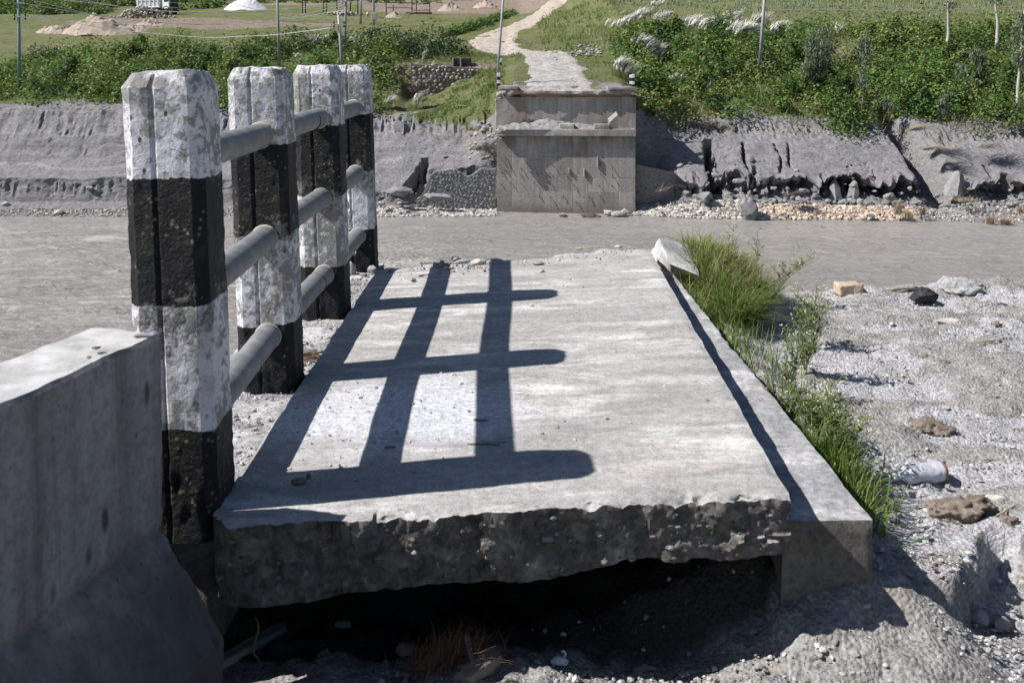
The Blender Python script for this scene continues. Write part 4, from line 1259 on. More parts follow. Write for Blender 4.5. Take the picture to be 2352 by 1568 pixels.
for k, z in enumerate((0.905, 0.535, 0.178)):
    ys = np.linspace(2.66, 5.83, 24)
    V, F = tube([(rail_x(y, z) + 0.012, y, z + 0.003 * sin(y * 3 + k)) for y in ys], 0.0455, 28)
    mb = MB(); mb.add(V, F)
    r = mb.build('rail_pipe', M['pipe'], rail_root, smooth=True)
    for i in (1, 2, 3):
        y = POSTS[i][1] - 0.1
        n = 28
        pts = [(rail_x(y, z) + 0.012, y + d, z) for d in (-0.010, -0.006, 0.0, 0.02)]
        V, F = tube(pts, [0.0458, 0.047, 0.050, 0.055], n)
        V = V + 0.002 * fbm(V, 40, 3, 0.6, i + k)[:, None]
        mb = MB(); mb.add(V, F)
        mb.build('mortar_collar', M['collar'], r, smooth=True)
    jm, jy = ((M['black_paint'], 4.47), (M['pipe'], 4.50), (M['rust'], 4.46))[k]
    V, F = tube([(rail_x(jy, z) + 0.012, jy + d, z) for d in (-0.006, 0.006)], 0.0472, 28)
    mb = MB(); mb.add(V, F)
    mb.build('joint_band', jm, r, smooth=True)

# ------------------------------------------------------------------ concrete barrier at the left
def build_barrier():
    E = np.array([-0.871, 2.47]); d = np.array([-0.238, -0.971]); n = np.array([0.971, -0.238])
    key = [(-0.215, -0.9), (-0.21, 0.482), (-0.198, 0.497), (-0.010, 0.497), (0.0, 0.487), (0.0, 0.0), (0.160, -0.26), (0.160, -0.62)]
    cnt = [10, 3, 18, 4, 44, 26, 14]
    pts = []
    for (a, b), c in zip(zip(key[:-1], key[1:]), cnt):
        for j in range(c):
            f = j / c
            pts.append((a[0] * (1 - f) + b[0] * f, a[1] * (1 - f) + b[1] * f))
    pts.append(key[-1])
    S = np.array(pts)
    ts = np.linspace(0, 1.7, 80)
    V = []
    for t in ts:
        xy = E + d * t + S[:, :1] * n
        V.append(np.column_stack([xy, S[:, 1]]))
    m = len(S)
    V = np.concatenate(V)
    tt = np.repeat(ts, m)
    r = fbm(V, 5, 5, 0.6, 70)
    face = np.tile(np.clip((S[:, 0] + 0.05) / 0.05, 0, 1), len(ts))
    V[:, :2] += n * (face * 0.006 * r)[:, None]
    haunch = np.tile(((S[:, 0] > 0.0) & (S[:, 1] < 0.02)).astype(float), len(ts))
    V[:, :2] += n * (haunch * 0.004 * fbm(V, 9, 5, 0.65, 72))[:, None]
    crease = np.tile(np.exp(-((S[:, 1] - 0.0) / 0.014) ** 2) * (S[:, 0] > -0.05), len(ts))
    V[:, :2] -= n * (crease * 0.018 * (1 + r))[:, None]
    V[:, 2] += np.tile((S[:, 1] > 0.48).astype(float), len(ts)) * 0.006 * fbm(V, 6, 4, 0.6, 75)
    # board joint: a shallow vertical ridge
    V[:, :2] += n * (face * np.exp(-((tt - 0.185) / 0.012) ** 2) * 0.004)[:, None]
    endw = np.exp(-(tt / 0.02) ** 2)
    V[:, 1] -= endw * 0.02 * np.abs(fbm(V, 10, 4, 0.6, 77))
    idx = np.arange(len(V)).reshape(len(ts), m)
    F = np.stack([idx[:-1, :-1], idx[:-1, 1:], idx[1:, 1:], idx[1:, :-1]], -1).reshape(-1, 4)
    mb = MB()
    mb.add(V, F)
    mb.add(V[:m], [list(range(m))[::-1]])
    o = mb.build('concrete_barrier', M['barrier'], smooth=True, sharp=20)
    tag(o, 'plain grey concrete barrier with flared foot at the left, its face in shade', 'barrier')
build_barrier()

# broken piece of kerb resting against the far corner
c8 = [at(1542, 640, 5.85), at(1612, 664, 5.8), at(1596, 604, 6.4), at(1489, 585, 6.12),
      at(1538, 606, 5.72), at(1608, 634, 5.62), at(1580, 560, 6.3), at(1513, 546, 6.12)]
tag(rough_obj('concrete_chunk', c8, (18, 18, 16), M['chunk'], 0.003, 14, 0.006, 21),
    'tilted pale wedge of broken kerb at the far right corner of the slab', 'concrete chunk')
c8 = [at(1538, 578, 6.5), at(1590, 592, 6.45), at(1586, 575, 6.8), at(1540, 566, 6.8), at(1538, 558, 6.5), at(1588, 577, 6.45), at(1584, 560, 6.8), at(1542, 553, 6.8)]
tag(rough_obj('concrete_chunk', c8, (14, 14, 10), M['chunk'], 0.007, 16, 0.012, 26),
    'small brownish lump of concrete between the tilted wedge and the grass', 'concrete chunk')

# ------------------------------------------------------------------ loose gravel (uncountable)
def near_gravel():
    rg = np.random.default_rng(3)
    n = 17000
    x = rg.uniform(0.97, 4.3, n); y = 2.25 + 4.7 * rg.uniform(0, 1, n) ** 1.25
    x2 = rg.uniform(-0.35, 1.7, 10000); y2 = rg.uniform(2.2, 2.95, 10000)
    x = np.concatenate([x, x2]); y = np.concatenate([y, y2])
    cl = fbm(np.stack([x, y, x * 0], 1), 1.6, 3, 0.6, 61)
    keep = (rg.uniform(-0.7, 0.8, len(x)) < cl) & ~((y > 2.60) & (x < 0.92) & (rg.uniform(0, 1, len(x)) < 0.9))
    x, y = x[keep], y[keep]
    s = 0.0026 + 0.0085 * rg.uniform(0, 1, len(x)) ** 5
    z = near_z(x, y) + s * 0.15 + 0.004
    scatter_pebbles('loose_gravel', M['pebble'], np.stack([x, y, z], 1), s, seed=4)
    # grit on the deck edge
    x = rg.uniform(-1.12, -0.79, 2600); y = rg.uniform(2.7, 5.95, 2600)
    s = 0.003 + 0.007 * rg.uniform(0, 1, 2600) ** 4
    scatter_pebbles('deck_grit', M['pebble'], np.stack([x, y, np.full(2600, -0.032)], 1), s, seed=5)
    # grit on the slab, thick near the posts and at the broken far edge
    P = []
    for _ in range(760):
        if rnd.random() < 0.62:
            P.append((rnd.gauss(-0.45, 0.25), rnd.gauss(3.15, 0.35)))
        else:
            P.append((rnd.uniform(-0.7, 0.8), rnd.uniform(2.72, 5.6)))
    for _ in range(110):
        xx = rnd.uniform(-0.7, 0.85)
        P.append((xx, 5.55 + 0.30 * (xx + 0.7) - abs(rnd.gauss(0, 0.13))))
    for _ in range(260):
        P.append((rnd.gauss(-0.29, 0.09), 5.63 + rnd.gauss(0, 0.06)))
    P = np.array(P)
    P = P[(P[:, 0] > -0.74) & (P[:, 0] < 0.72) & (P[:, 1] > 2.72)]
    s = 0.0016 + 0.007 * np.random.default_rng(9).uniform(0, 1, len(P)) ** 6
    s = np.where(P[:, 1] > 5.45, s * 1.7 + 0.002, s)
    z = TILT * (P[:, 0] + 0.76) + s * 0.3
    scatter_pebbles('slab_grit', M['pebble'], np.stack([P[:, 0], P[:, 1], z], 1), s, seed=6)
near_gravel()

def stone(name, mat, p, size, label, cat, seed, sub=3, rough=0.25, facets=6, sink=0.3, rz=0.0, group=None, smooth=True):
    V, F = rock(sub, size, seed, rough, facets=facets)
    if cat in ('clod', 'lump'):
        V = V * (1 + 0.13 * fbm(V / max(size), 10, 3, 0.7, seed + 3))[:, None]
    V = rotz(V, rz)
    mb = MB(); mb.add(V, F)
    o = mb.build(name, mat, smooth=smooth)
    o.location = (p.x, p.y, p.z + size[2] * (0.5 - sink))
    return tag(o, label, cat, group)

# stones on the slab
SL = [
    (583, 640, 0, None),
]
def slab_stone(u, v, s, mat, label, seed, cat='stone'):
    p = on_slab(u, v)
    return stone('stone' if cat == 'stone' else cat, mat, p, s, label, cat, seed, sub=2, facets=5, sink=0.15)
slab_stone(1235, 608, (0.075, 0.05, 0.026), M['greystone'], 'flat grey stone flake right of the upper post shadow on the slab', 1)
slab_stone(1245, 626, (0.033, 0.03, 0.026), M['stone'], 'round white pebble just below the grey flake on the slab', 2)
slab_stone(948, 646, (0.036, 0.03, 0.024), M['stone'], 'tan pebble between two post shadows near the left of the slab', 3)
slab_stone(930, 697, (0.016, 0.015, 0.013), M['stone'], 'tiny white pebble on the lit square left of centre of the slab', 4)
slab_stone(1221, 703, (0.018, 0.016, 0.012), M['stone'], 'tiny pale pebble beside the end of the upper rail shadow', 5)
slab_stone(1062, 606, (0.09, 0.05, 0.035), M['greystone'], 'grey flat stone in the rubble at the far edge of the slab', 6)
slab_stone(1098, 607, (0.085, 0.06, 0.035), M['stone'], 'brown rock with a dark underside in the rubble at the far edge', 7)
slab_stone(1046, 600, (0.06, 0.05, 0.035), M['stone'], 'pale stone at the left of the rubble on the far edge of the slab', 8)
slab_stone(1420, 569, (0.05, 0.03, 0.02), M['stone'], 'small pale stone on the far rim of the slab near the wedge', 9)
slab_stone(1330, 574, (0.045, 0.03, 0.018), M['stone'], 'small pale stone midway along the far rim of the slab', 10)
slab_stone(688, 1110, (0.045, 0.03, 0.022), M['clod'], 'dark clod in the shade beside the nearest post', 11, 'clod')
slab_stone(708, 1098, (0.016, 0.015, 0.016), M['clod'], 'small dark crumb behind the clod beside the nearest post', 12, 'clod')
slab_stone(897, 1029, (0.033, 0.02, 0.010), M['clod'], 'dark flat crumb lying in the middle rail shadow', 13, 'clod')
slab_stone(1495, 1115, (0.046, 0.035, 0.004), M['greystone'], 'thin dark flake lying flat near the front right of the slab', 14)
slab_stone(1105, 967, (0.05, 0.018, 0.010), M['clod'], 'dark sliver in the top rail shadow', 15, 'clod')
# rubble at the foot of the far post
for k, (dx, dy, s, lab) in enumerate([(-0.02, -0.16, (0.07, 0.05, 0.11), 'upright grey shard at the foot of the far post'),
                                      (-0.09, -0.17, (0.05, 0.05, 0.08), 'dark shard left of the upright one at the far post'),
                                      (0.09, -0.12, (0.06, 0.05, 0.07), 'pale broken lump on the corner by the far post'),
                                      (0.06, -0.20, (0.05, 0.04, 0.03), 'small pale stone in front of the far post')]):
    stone('stone', M['greystone'], Vector((POSTS[3][0] + dx, POSTS[3][1] + dy, -0.036)), s, lab, 'stone', 60 + k, sub=2, facets=8, sink=0.2, rough=0.35)

def stick(name, p0, p1, r, mat, label, cat, bend=0.02, seed=0, n=7, parent=None):
    p0, p1 = Vector(p0), Vector(p1)
    pts, rr = [], []
    for k in range(n):
        f = k / (n - 1)
        p = p0.lerp(p1, f)
        L = (p1 - p0).length
        p = p + Vector((fb1(f * 3, seed, 0), fb1(f * 3, seed, 5), 0.5 * fb1(f * 3, seed, 9))) * bend * L
        pts.append(p); rr.append(r * (0.8 + 0.35 * fb1(f * 5, seed, 2)) * (0.6 if k in (0, n - 1) else 1))
    V, F = tube(pts, rr, 8)
    mb = MB(); mb.add(V, F)
    return tag(mb.build(name, mat, parent, smooth=True), label, cat)

def slab_stick(u0, v0, u1, v1, r, mat, label, seed):
    a, b = on_slab(u0, v0), on_slab(u1, v1)
    return stick('twig', a + Vector((0, 0, r)), b + Vector((0, 0, r * 1.4)), r, mat, label, 'twig', 0.02, seed)
slab_stick(1072, 1022, 1148, 1024, 0.0032, M['darkwood'], 'dark twig lying across the top rail shadow', 1)
slab_stick(1108, 1018, 1168, 1017, 0.002, M['darkwood'], 'thin twig end behind the dark one in the top rail shadow', 2)
slab_stick(960, 636, 985, 632, 0.004, M['rust'], 'reddish twig at the upper left of the slab by the shadow', 3)
slab_stick(1345, 571, 1378, 572, 0.005, M['wood'], 'pale twig on the far rim of the slab', 4)
slab_stick(1040, 706, 1068, 703, 0.0016, M['wood'], 'fine straw between the two right shadows', 5)
slab_stick(1180, 905, 1215, 908, 0.0016, M['wood'], 'fine straw right of the lowest post shadow gap', 6)
slab_stick(556, 985, 606, 979, 0.004, M['wood'], 'pale stick on the deck edge behind the nearest post', 7)
# small bundle of twigs behind the second post
bt = empty('twig_bundle', (-0.80, 4.0, -0.03), 'small bundle of broken reddish twigs on the deck edge behind the second post', 'twigs')
for k in range(14):
    a = rnd.uniform(-0.5, 0.5)
    p = Vector((-0.82 + rnd.gauss(0, 0.03), 4.02 + rnd.gauss(0, 0.05), -0.02 + 0.012 * rnd.random()))
    d = Vector((cos(a), sin(a) * 0.6, 0.08)) * rnd.uniform(0.03, 0.06)
    V, F = tube([p - d, p + d], rnd.uniform(0.002, 0.005), 6)
    mb = MB(); mb.add(V, F); mb.build('twig', M['darkwood'] if k % 3 else M['rust'], bt)
# bits on top of the barrier
p = atz(305, 772, 0.512); stick('twig', p, p + Vector((0.06, -0.006, 0.004)), 0.006, M['greywood'], 'pale twig lying on top of the grey barrier', 'twig', 0.03, 41)
p = atz(385, 655 + 145, 0.51)
stone('stone', M['clod'], atz(222, 800, 0.51), (0.022, 0.02, 0.006), 'rusty crumb on top of the grey barrier', 'crumb', 90, sub=2, sink=0.1)
stone('stone', M['clod'], atz(205, 822, 0.51), (0.012, 0.01, 0.006), 'tiny dark crumb on top of the grey barrier', 'crumb', 91, sub=1, sink=0.1)

# ------------------------------------------------------------------ grass and weeds along the kerb
def blades(base, length, width, lean, az, droop, tint, name, mat, kind=None, parent=None, segs=3):
    n = len(base)
    f = np.linspace(0, 1, segs + 1)
    dirx, diry = np.cos(az), np.sin(az)
    out = np.zeros((n, segs + 1, 2, 3))
    for k, t in enumerate(f):
        hor = length * (lean * t + droop * t * t)
        ver = length * (t * np.sqrt(np.maximum(1 - lean ** 2, 0.1)) - 0.55 * droop * t * t * t)
        c = base + np.column_stack([dirx * hor, diry * hor, ver])
        w = width * (1 - t) ** 0.7 * 0.5
        side = np.column_stack([-diry, dirx, np.zeros(n)]) * w[:, None]
        out[:, k, 0] = c - side
        out[:, k, 1] = c + side
    V = out.reshape(-1, 3)
    st = (np.arange(n) * (segs + 1) * 2)[:, None]
    F = np.concatenate([np.stack([st[:, 0] + 2 * k, st[:, 0] + 2 * k + 1, st[:, 0] + 2 * k + 3, st[:, 0] + 2 * k + 2], 1) for k in range(segs)])
    mb = MB(); mb.add(V, F, 0, np.repeat(tint, (segs + 1) * 2))
    o = mb.build(name, mat, parent)
    if kind: tag(o, kind=kind)
    return o

def kerb_x(y):
    return np.interp(y, [k_fr.y, k_br.y], [k_fr.x, k_br.x])

def kerb_grass():
    rg = np.random.default_rng(12)
    B, L, LE, AZ, DR, TI, W = [], [], [], [], [], [], []
    def put(x, y, l, lean, az, dr, ti, w):
        B.append((x, y, 0)); L.append(l); LE.append(lean); AZ.append(az); DR.append(dr); TI.append(ti); W.append(w)
    # row tight against the kerb
    for _ in range(2900):
        y = 2.98 + 3.2 * rg.uniform() ** 0.9
        dens = 0.5 + 0.8 * fb1(y * 1.7, 3, 0, octv=3)
        if y < 3.45: dens += 0.3
        if rg.uniform() > dens + 0.25: continue
        x = kerb_x(y) + 0.012 + abs(rg.normal(0, 0.045)) + (0.03 if y < 3.4 else 0)
        l = rg.uniform(0.07, 0.19) * (1.15 if y < 3.5 else 1)
        put(x, y, l, rg.uniform(0.05, 0.75), rg.uniform(0, 2 * pi), rg.uniform(0, 0.6), min(1, abs(rg.normal(0.45, 0.22))), rg.uniform(0.004, 0.009))
    # leaning over the kerb
    for _ in range(360):
        y = 3.0 + 3.0 * rg.uniform()
        put(kerb_x(y) + 0.02, y, rg.uniform(0.08, 0.2), rg.uniform(0.5, 0.9), pi + rg.normal(0, 0.5), rg.uniform(0.2, 0.7), abs(rg.normal(0.5, 0.25)), rg.uniform(0.004, 0.008))
    # tall mound at the far end
    for _ in range(7200):
        t = rg.uniform()
        y = 5.1 + 1.35 * t
        x = kerb_x(min(y, 6)) + 0.02 + 0.46 * rg.uniform() ** 0.8 * (0.45 + 0.55 * sin(pi * min(1, t * 1.15)))
        l = rg.uniform(0.10, 0.27)
        dead = (rg.uniform() < 0.5) and x < 1.42 and y > 5.5
        az = rg.normal(-0.3, 1.5)
        put(x, y, l * (0.85 if dead else 1), rg.uniform(0.1, 0.8), az, rg.uniform(0.1, 0.8), rg.uniform(0.86, 1.0) if dead else min(0.86, abs(rg.normal(0.55, 0.30))), rg.uniform(0.004, 0.010))
    # straggling blades further along the gravel side
    for _ in range(420):
        y = rg.uniform(3.1, 5.3); x = kerb_x(y) + 0.10 + abs(rg.normal(0, 0.10))
        put(x, y, rg.uniform(0.06, 0.2), rg.uniform(0.05, 0.6), rg.uniform(0, 6.3), rg.uniform(0, 0.5), abs(rg.normal(0.5, 0.25)), rg.uniform(0.003, 0.006))
    # dense tuft close to the camera
    for _ in range(400):
        x = 1.06 + abs(rg.normal(0, 0.055)); y = rg.normal(3.30, 0.12)
        put(x, y, rg.uniform(0.08, 0.24), rg.uniform(0.05, 0.7), rg.uniform(0, 6.3), rg.uniform(0, 0.6), min(0.85, abs(rg.normal(0.35, 0.2))), rg.uniform(0.005, 0.010))
    B = np.array(B)
    B[:, 2] = near_z(B[:, 0], B[:, 1]) - 0.005
    blades(B, np.array(L), np.array(W), np.array(LE), np.array(AZ), np.array(DR), np.array(TI), 'kerb_grass', M['grass'], 'stuff', segs=4)
kerb_grass()

def weed(u, v_base, v_top, label, seed, bushy=1.0, lean=0.1, depth=None):
    rg = random.Random(seed)
    p = on_near(u, v_base)
    H = (v_base - v_top) / FPX * p.y
    root = empty('flowering_weed', p, label, 'weed', 'thin flowering weeds beside the kerb')
    st, lf, fl = MB(), MB(), MB()
    nst = 2 + int(2 * bushy)
    for s in range(nst):
        a = rg.uniform(0, 6.28); le = rg.uniform(0.02, 0.30)
        pts = []
        for k in range(7):
            f = k / 6
            pts.append(p + Vector((cos(a) * le * f * H + lean * H * f * f + 0.012 * fb1(f * 4, s, seed), sin(a) * le * f * H, H * f * rg.uniform(0.97, 1.0) * (1 if s == 0 else 0.8))))
        st.add(*tube(pts, [0.0028 * (1 - 0.6 * k / 6) for k in range(7)], 5))
        for b in range(int(9 * bushy) + 4):
            f = rg.uniform(0.12, 0.95); k = min(5, int(f * 6)); q = pts[k].lerp(pts[k + 1], f * 6 - k)
            aa = rg.uniform(0, 6.28); l = rg.uniform(0.05, 0.15) * (1.1 - 0.6 * f)
            e = q + Vector((cos(aa) * l * 0.7, sin(aa) * l * 0.7, l * rg.uniform(0.5, 1.0)))
            st.add(*tube([q, q.lerp(e, 0.5) + Vector((0, 0, 0.004)), e], [0.0016, 0.0012, 0.0008], 4))
            for c in range(rg.randint(3, 6)):
                g_ = q.lerp(e, rg.uniform(0.15, 1))
                an = rg.uniform(0, 6.28); ll = rg.uniform(0.012, 0.034) * (1.3 - f * 0.6)
                d = Vector((cos(an), sin(an), rg.uniform(-0.1, 0.7))).normalized() * ll
                w = Vector((-sin(an), cos(an), 0)) * ll * 0.22
                lf.add([g_, g_ + d * 0.5 + w, g_ + d, g_ + d * 0.5 - w], np.array([[0, 1, 2, 3]]), 0, rg.uniform(0.2, 0.7))
            if f > 0.5 and rg.random() < 0.4:
                for c in range(rg.randint(1, 3)):
                    r = rg.uniform(0.0018, 0.0036)
                    V, F = ICO[0]
                    fl.add(V * r + np.array(e + Vector((rg.gauss(0, 0.008), rg.gauss(0, 0.008), rg.uniform(0, 0.012)))), F)
    st.build('stem', M['stem'], root)
    tag(lf.build('foliage', M['weedleaf'], root), kind='stuff')
    if fl.n: tag(fl.build('flowers', M['flower'], root), kind='stuff')
weed(1850, 870, 640, 'tall spindly weed with pale flower heads standing against the river', 5, 1.5, 0.03)
weed(1812, 900, 730, 'thin yellowish weed in front of the tall spindly one', 6, 1.1, 0.05)
weed(1775, 690, 560, 'wispy stalks leaning right at the far end of the grass mound', 7, 1.0, 0.6)
weed(1905, 1075, 880, 'bushy green weed on the gravel beside the front tuft of grass', 8, 1.2, 0.06)
weed(1945, 1100, 905, 'airy weed with yellow buds above the front tuft of grass', 9, 1.1, 0.12)
weed(1868, 800, 640, 'weed with white flower heads behind the tall spindly one', 10, 1.0, 0.15)
weed(1880, 1010, 905, 'short leafy weed midway along the kerb grass', 11, 1.5, 0.05)
weed(1800, 1000, 850, 'weed with a dark dry stalk rising from the middle of the kerb grass', 12, 1.2, 0.02)
weed(1738, 620, 530, 'fine straw coloured stalk standing above the top of the grass mound', 13, 0.4, 0.05)
weed(1670, 620, 515, 'single thin stalk rising above the grass mound near its middle', 14, 0.3, 0.0)

# ------------------------------------------------------------------ things on the gravel
def ground_stone(u, v, size, mat, label, seed, cat='stone', **k):
    p = on_near(u, v)
    return stone(cat.replace(' ', '_'), mat, p, size, label, cat, seed, **k)
ground_stone(2120, 694, (0.19, 0.16, 0.13), M['blackstone'], 'angular black rock on the far side of the gravel', 31, sub=3, facets=14, rough=0.35, sink=0.2, smooth=False)
ground_stone(2300, 708, (0.10, 0.08, 0.04), M['blackstone'], 'low dark rock at the right near the far side of the gravel', 32, facets=10)
def ochre():
    p = on_near(1948, 672)
    V, F = lattice(12, 8, 6)
    W = (V - 0.5) * np.array([0.15, 0.10, 0.065])
    W = rotz(W, 0.12) + (0.006 * fbm(W, 18, 4, 0.6, 3))[:, None]
    mb = MB(); mb.add(W, F)
    o = mb.build('brick', M['ochre'], smooth=True)
    o.location = p + Vector((0, 0, 0.025))
    tag(o, 'ochre and white half brick at the far edge of the gravel', 'brick')
ochre()
for k, (u, v, s, mat, lab, cat) in enumerate([
    (2125, 825, (0.055, 0.05, 0.04), 'clod', 'round brown clod near the middle of the gravel', 'clod'),
    (2170, 832, (0.06, 0.05, 0.03), 'clod', 'dark clod just right of the round brown one', 'clod'),
    (2150, 860, (0.05, 0.04, 0.03), 'clod', 'reddish clod below the round brown one', 'clod'),
    (2140, 985, (0.14, 0.10, 0.06), 'clod', 'mound of dark brown crumbs on the gravel above the bottle', 'clod'),
    (2200, 1170, (0.22, 0.12, 0.075), 'clod', 'large crumbly brown clod lying below the bottle', 'clod'),
    (2312, 1200, (0.06, 0.05, 0.03), 'clod', 'small dark clod at the right edge below the large one', 'clod'),
    (2290, 745, (0.05, 0.04, 0.03), 'clod', 'brown clod beyond the reddish streak at the right', 'clod'),
    (2180, 740, (0.16, 0.09, 0.03), 'stone', 'heap of tan broken stone beside the black rock', 'stone'),
    (2048, 748, (0.03, 0.03, 0.03), 'stone', 'small cream stone left of the black rock', 'stone'),
    (2240, 920, (0.028, 0.028, 0.026), 'stone', 'white pebble right of the middle of the gravel', 'stone'),
    (2292, 920, (0.03, 0.03, 0.025), 'blackstone', 'small dark stone near the white pebble at the right', 'stone'),
    (2288, 1115 + 35, (0.09, 0.06, 0.03), 'stone', 'flat tan stone right of the large crumbly clod', 'stone'),
    (2063, 1170, (0.016, 0.016, 0.016), 'ochre', 'tiny orange pebble left of the large crumbly clod', 'pebble'),
    (2245, 1285 - 55, (0.03, 0.028, 0.02), 'stone', 'small cream stone above the gravel scarp', 'stone'),
    (2020, 1338, (0.03, 0.03, 0.022), 'stone', 'pale pebble in the shade beside the kerb foot', 'pebble'),
    (1990, 1395, (0.035, 0.03, 0.02), 'greystone', 'grey pebble in the shaded hollow right of the kerb', 'pebble'),
    (2245, 1430, (0.07, 0.06, 0.045), 'silt', 'grey crumbly lump below the gravel scarp', 'lump'),
    (2300, 1440, (0.06, 0.05, 0.05), 'silt', 'grey lump at the right edge below the scarp', 'lump'),
    (1890, 1500, (0.025, 0.022, 0.018), 'stone', 'cream pebble on the edge of the big shadow', 'pebble'),
    (1480, 1541, (0.075, 0.04, 0.025), 'wood', 'worn brown wood chip half in shadow at the bottom', 'wood chip'),
    (790, 1445, (0.05, 0.04, 0.035), 'greystone', 'grey stone in the dark under the slab', 'stone'),
    (560, 1500, (0.07, 0.05, 0.04), 'greystone', 'grey stone in deep shade beside the driftwood', 'stone'),
    (930, 1500, (0.06, 0.05, 0.04), 'greystone', 'grey stone in the dark left of the brown fibre', 'stone'),
    (745, 1510, (0.05, 0.03, 0.03), 'silt', 'dark grey stone right of the driftwood', 'stone')]):
    if cat == 'clod':
        ground_stone(u, v, s, M[mat], lab, 130 + k, cat, sub=4 if max(s) > 0.1 else 3, rough=0.5, facets=0, sink=0.52)
    else:
        ground_stone(u, v, s, M[mat], lab, 130 + k, cat, sub=2, rough=0.3, facets=6, sink=0.3)
# coarse heap at the far rim
V, F = rock(4, (0.34, 0.24, 0.13), 171, 0.3)
V = V * (1 + 0.10 * fbm(V, 25, 4, 0.7, 3))[:, None]
mb = MB(); mb.add(V, F)
o = mb.build('gravel_heap', M['greysand'], smooth=True); q = on_near(2222, 672); o.location = q + Vector((0, 0.02, 0.0))
tag(o, 'grey crumbly gravel heap rising on the far rim against the water', 'heap')
q = on_near(2090, 672); stick('twig', q + Vector((-0.13, 0, 0.02)), q + Vector((0.05, 0.0, 0.03)), 0.014, M['wood'], 'pale thick stick poking out left of the black rock', 'stick', 0.03, 55)
q = on_near(2290, 1062); stick('twig', q + Vector((-0.06, 0, 0.008)), q + Vector((0.10, 0.012, 0.012)), 0.006, M['wood'], 'pale stick on the gravel right of the bottle', 'stick', 0.03, 56)
q = on_near(2270, 790); stick('twig', q + Vector((-0.09, -0.01, 0.01)), q + Vector((0.10, 0.02, 0.016)), 0.005, M['straw'], 'dry straw on the gravel at the upper right', 'straw', 0.05, 57)
q = on_near(2330, 1180); stick('twig', q + Vector((-0.09, -0.05, 0.008)), q + Vector((0.03, 0.04, 0.01)), 0.004, M['straw'], 'bent dry stem at the right edge below the bottle', 'straw', 0.06, 58)

# plastic bottle lying on its side
def bottle():
    g = G('crinkled_clear_plastic')
    n = g.noise(26, 4, 0.6)
    c = g.ramp(n, [(0.35, (0.52, 0.53, 0.58)), (0.65, (0.74, 0.75, 0.80))])
    mat = g.bsdf(c, 0.28, g.bump(n, 0.5, 0.01), 0.5, 0.0, Transmission_Weight=0.25)
    p = on_near(2112, 1108)
    root = empty('plastic_bottle', p, 'crumpled clear plastic bottle with a torn red end lying on the gravel', 'bottle', rz=radians(14))
    prof_ = [(-0.098, 0.0), (-0.098, 0.010), (-0.094, 0.0125), (-0.08, 0.013), (-0.072, 0.017), (-0.055, 0.028), (-0.045, 0.030), (-0.038, 0.0285), (-0.028, 0.0305), (-0.02, 0.029), (-0.01, 0.031), (-0.002, 0.029), (0.008, 0.031), (0.016, 0.029), (0.026, 0.031), (0.036, 0.029), (0.046, 0.031), (0.056, 0.0295), (0.066, 0.031), (0.08, 0.031), (0.088, 0.028), (0.090, 0.0)]
    n_ = 26
    def lathe(pr, name, m, sq=0.86, jit=0.0022):
        pr = [(x, r * 1.3) for x, r in pr]
        V, F = [], []
        for i, (x, r) in enumerate(pr):
            for k in range(n_):
                a = 2 * pi * k / n_
                V.append((x, r * cos(a), r * sin(a) * sq))
        for i in range(len(pr) - 1):
            for k in range(n_):
                F.append([i * n_ + k, i * n_ + (k + 1) % n_, (i + 1) * n_ + (k + 1) % n_, (i + 1) * n_ + k])
        V = np.array(V)
        V = V + jit * fbm(V, 30, 3, 0.6, 8)[:, None] * (np.hypot(V[:, 1], V[:, 2]) > 0.005)[:, None]
        V[:, 2] += 0.033
        V = V @ np.array(Matrix.Rotation(radians(14), 3, 'Z')).T + np.array(p)
        mb = MB(); mb.add(V, F)
        return mb.build(name, m, root, smooth=True)
    lathe(prof_, 'bottle_body', mat)
    lathe([(0.076, 0.0318), (0.079, 0.0322), (0.084, 0.0318), (0.0895, 0.026)], 'torn_label', M['label'], jit=0.004)
    lathe([(-0.110, 0.0), (-0.110, 0.0125), (-0.097, 0.0138), (-0.096, 0.0)], 'bottle_cap', M['white_paint'], jit=0.0)
bottle()

# ------------------------------------------------------------------ debris in the foreground hollow
q0, q1 = on_near(480, 1580), on_near(650, 1462)
def plank(p0, p1, w, t, mat, label, cat, seed):
    p0, p1 = Vector(p0), Vector(p1)
    d = (p1 - p0); L = d.length; d.normalize()
    s = d.cross(Vector((0, 0, 1))).normalized(); n = s.cross(d)
    V, F = lattice(30, 6, 3)
    W = V - np.array([0, 0.5, 0.5])
    x = W[:, 0] * L
    end = np.abs(V[:, 0] - 0.5) * 2
    wy = W[:, 1] * w * (1 - 0.25 * np.clip(end - 0.85, 0, 1) / 0.15) * (1 + 0.15 * fbm(V, 5, 3, 0.5, seed))
    x = x + 0.06 * w * fbm(V * np.array([0, 9, 1]), 3, 3, 0.6, seed + 2) * (end > 0.9) * 8
    wz = W[:, 2] * t + 0.10 * t * fbm(V * np.array([1, 6, 1]), 3, 4, 0.6, seed + 4)
    P = np.array(p0)[None] + np.outer(x, np.array(d)) + np.outer(wy, np.array(s)) + np.outer(wz, np.array(n))
    mb = MB(); mb.add(P, F)
    return tag(mb.build(cat.replace(' ', '_'), mat, smooth=True), label, cat)
plank(q0 + Vector((0, 0, 0.05)), q1 + Vector((0, 0, 0.03)), 0.035, 0.02, M['greywood'], 'long grey driftwood stick in the deep shade at the bottom left', 'driftwood', 3)
q0, q1 = on_near(440, 1560), on_near(600, 1508)
plank(q0 + Vector((-0.03, 0, 0.02)), q1 + Vector((0, 0, 0.015)), 0.028, 0.018, M['darkwood'], 'darker driftwood stick under the long grey one', 'driftwood', 5)
q0, q1 = on_near(1060, 1578), on_near(1140, 1528)
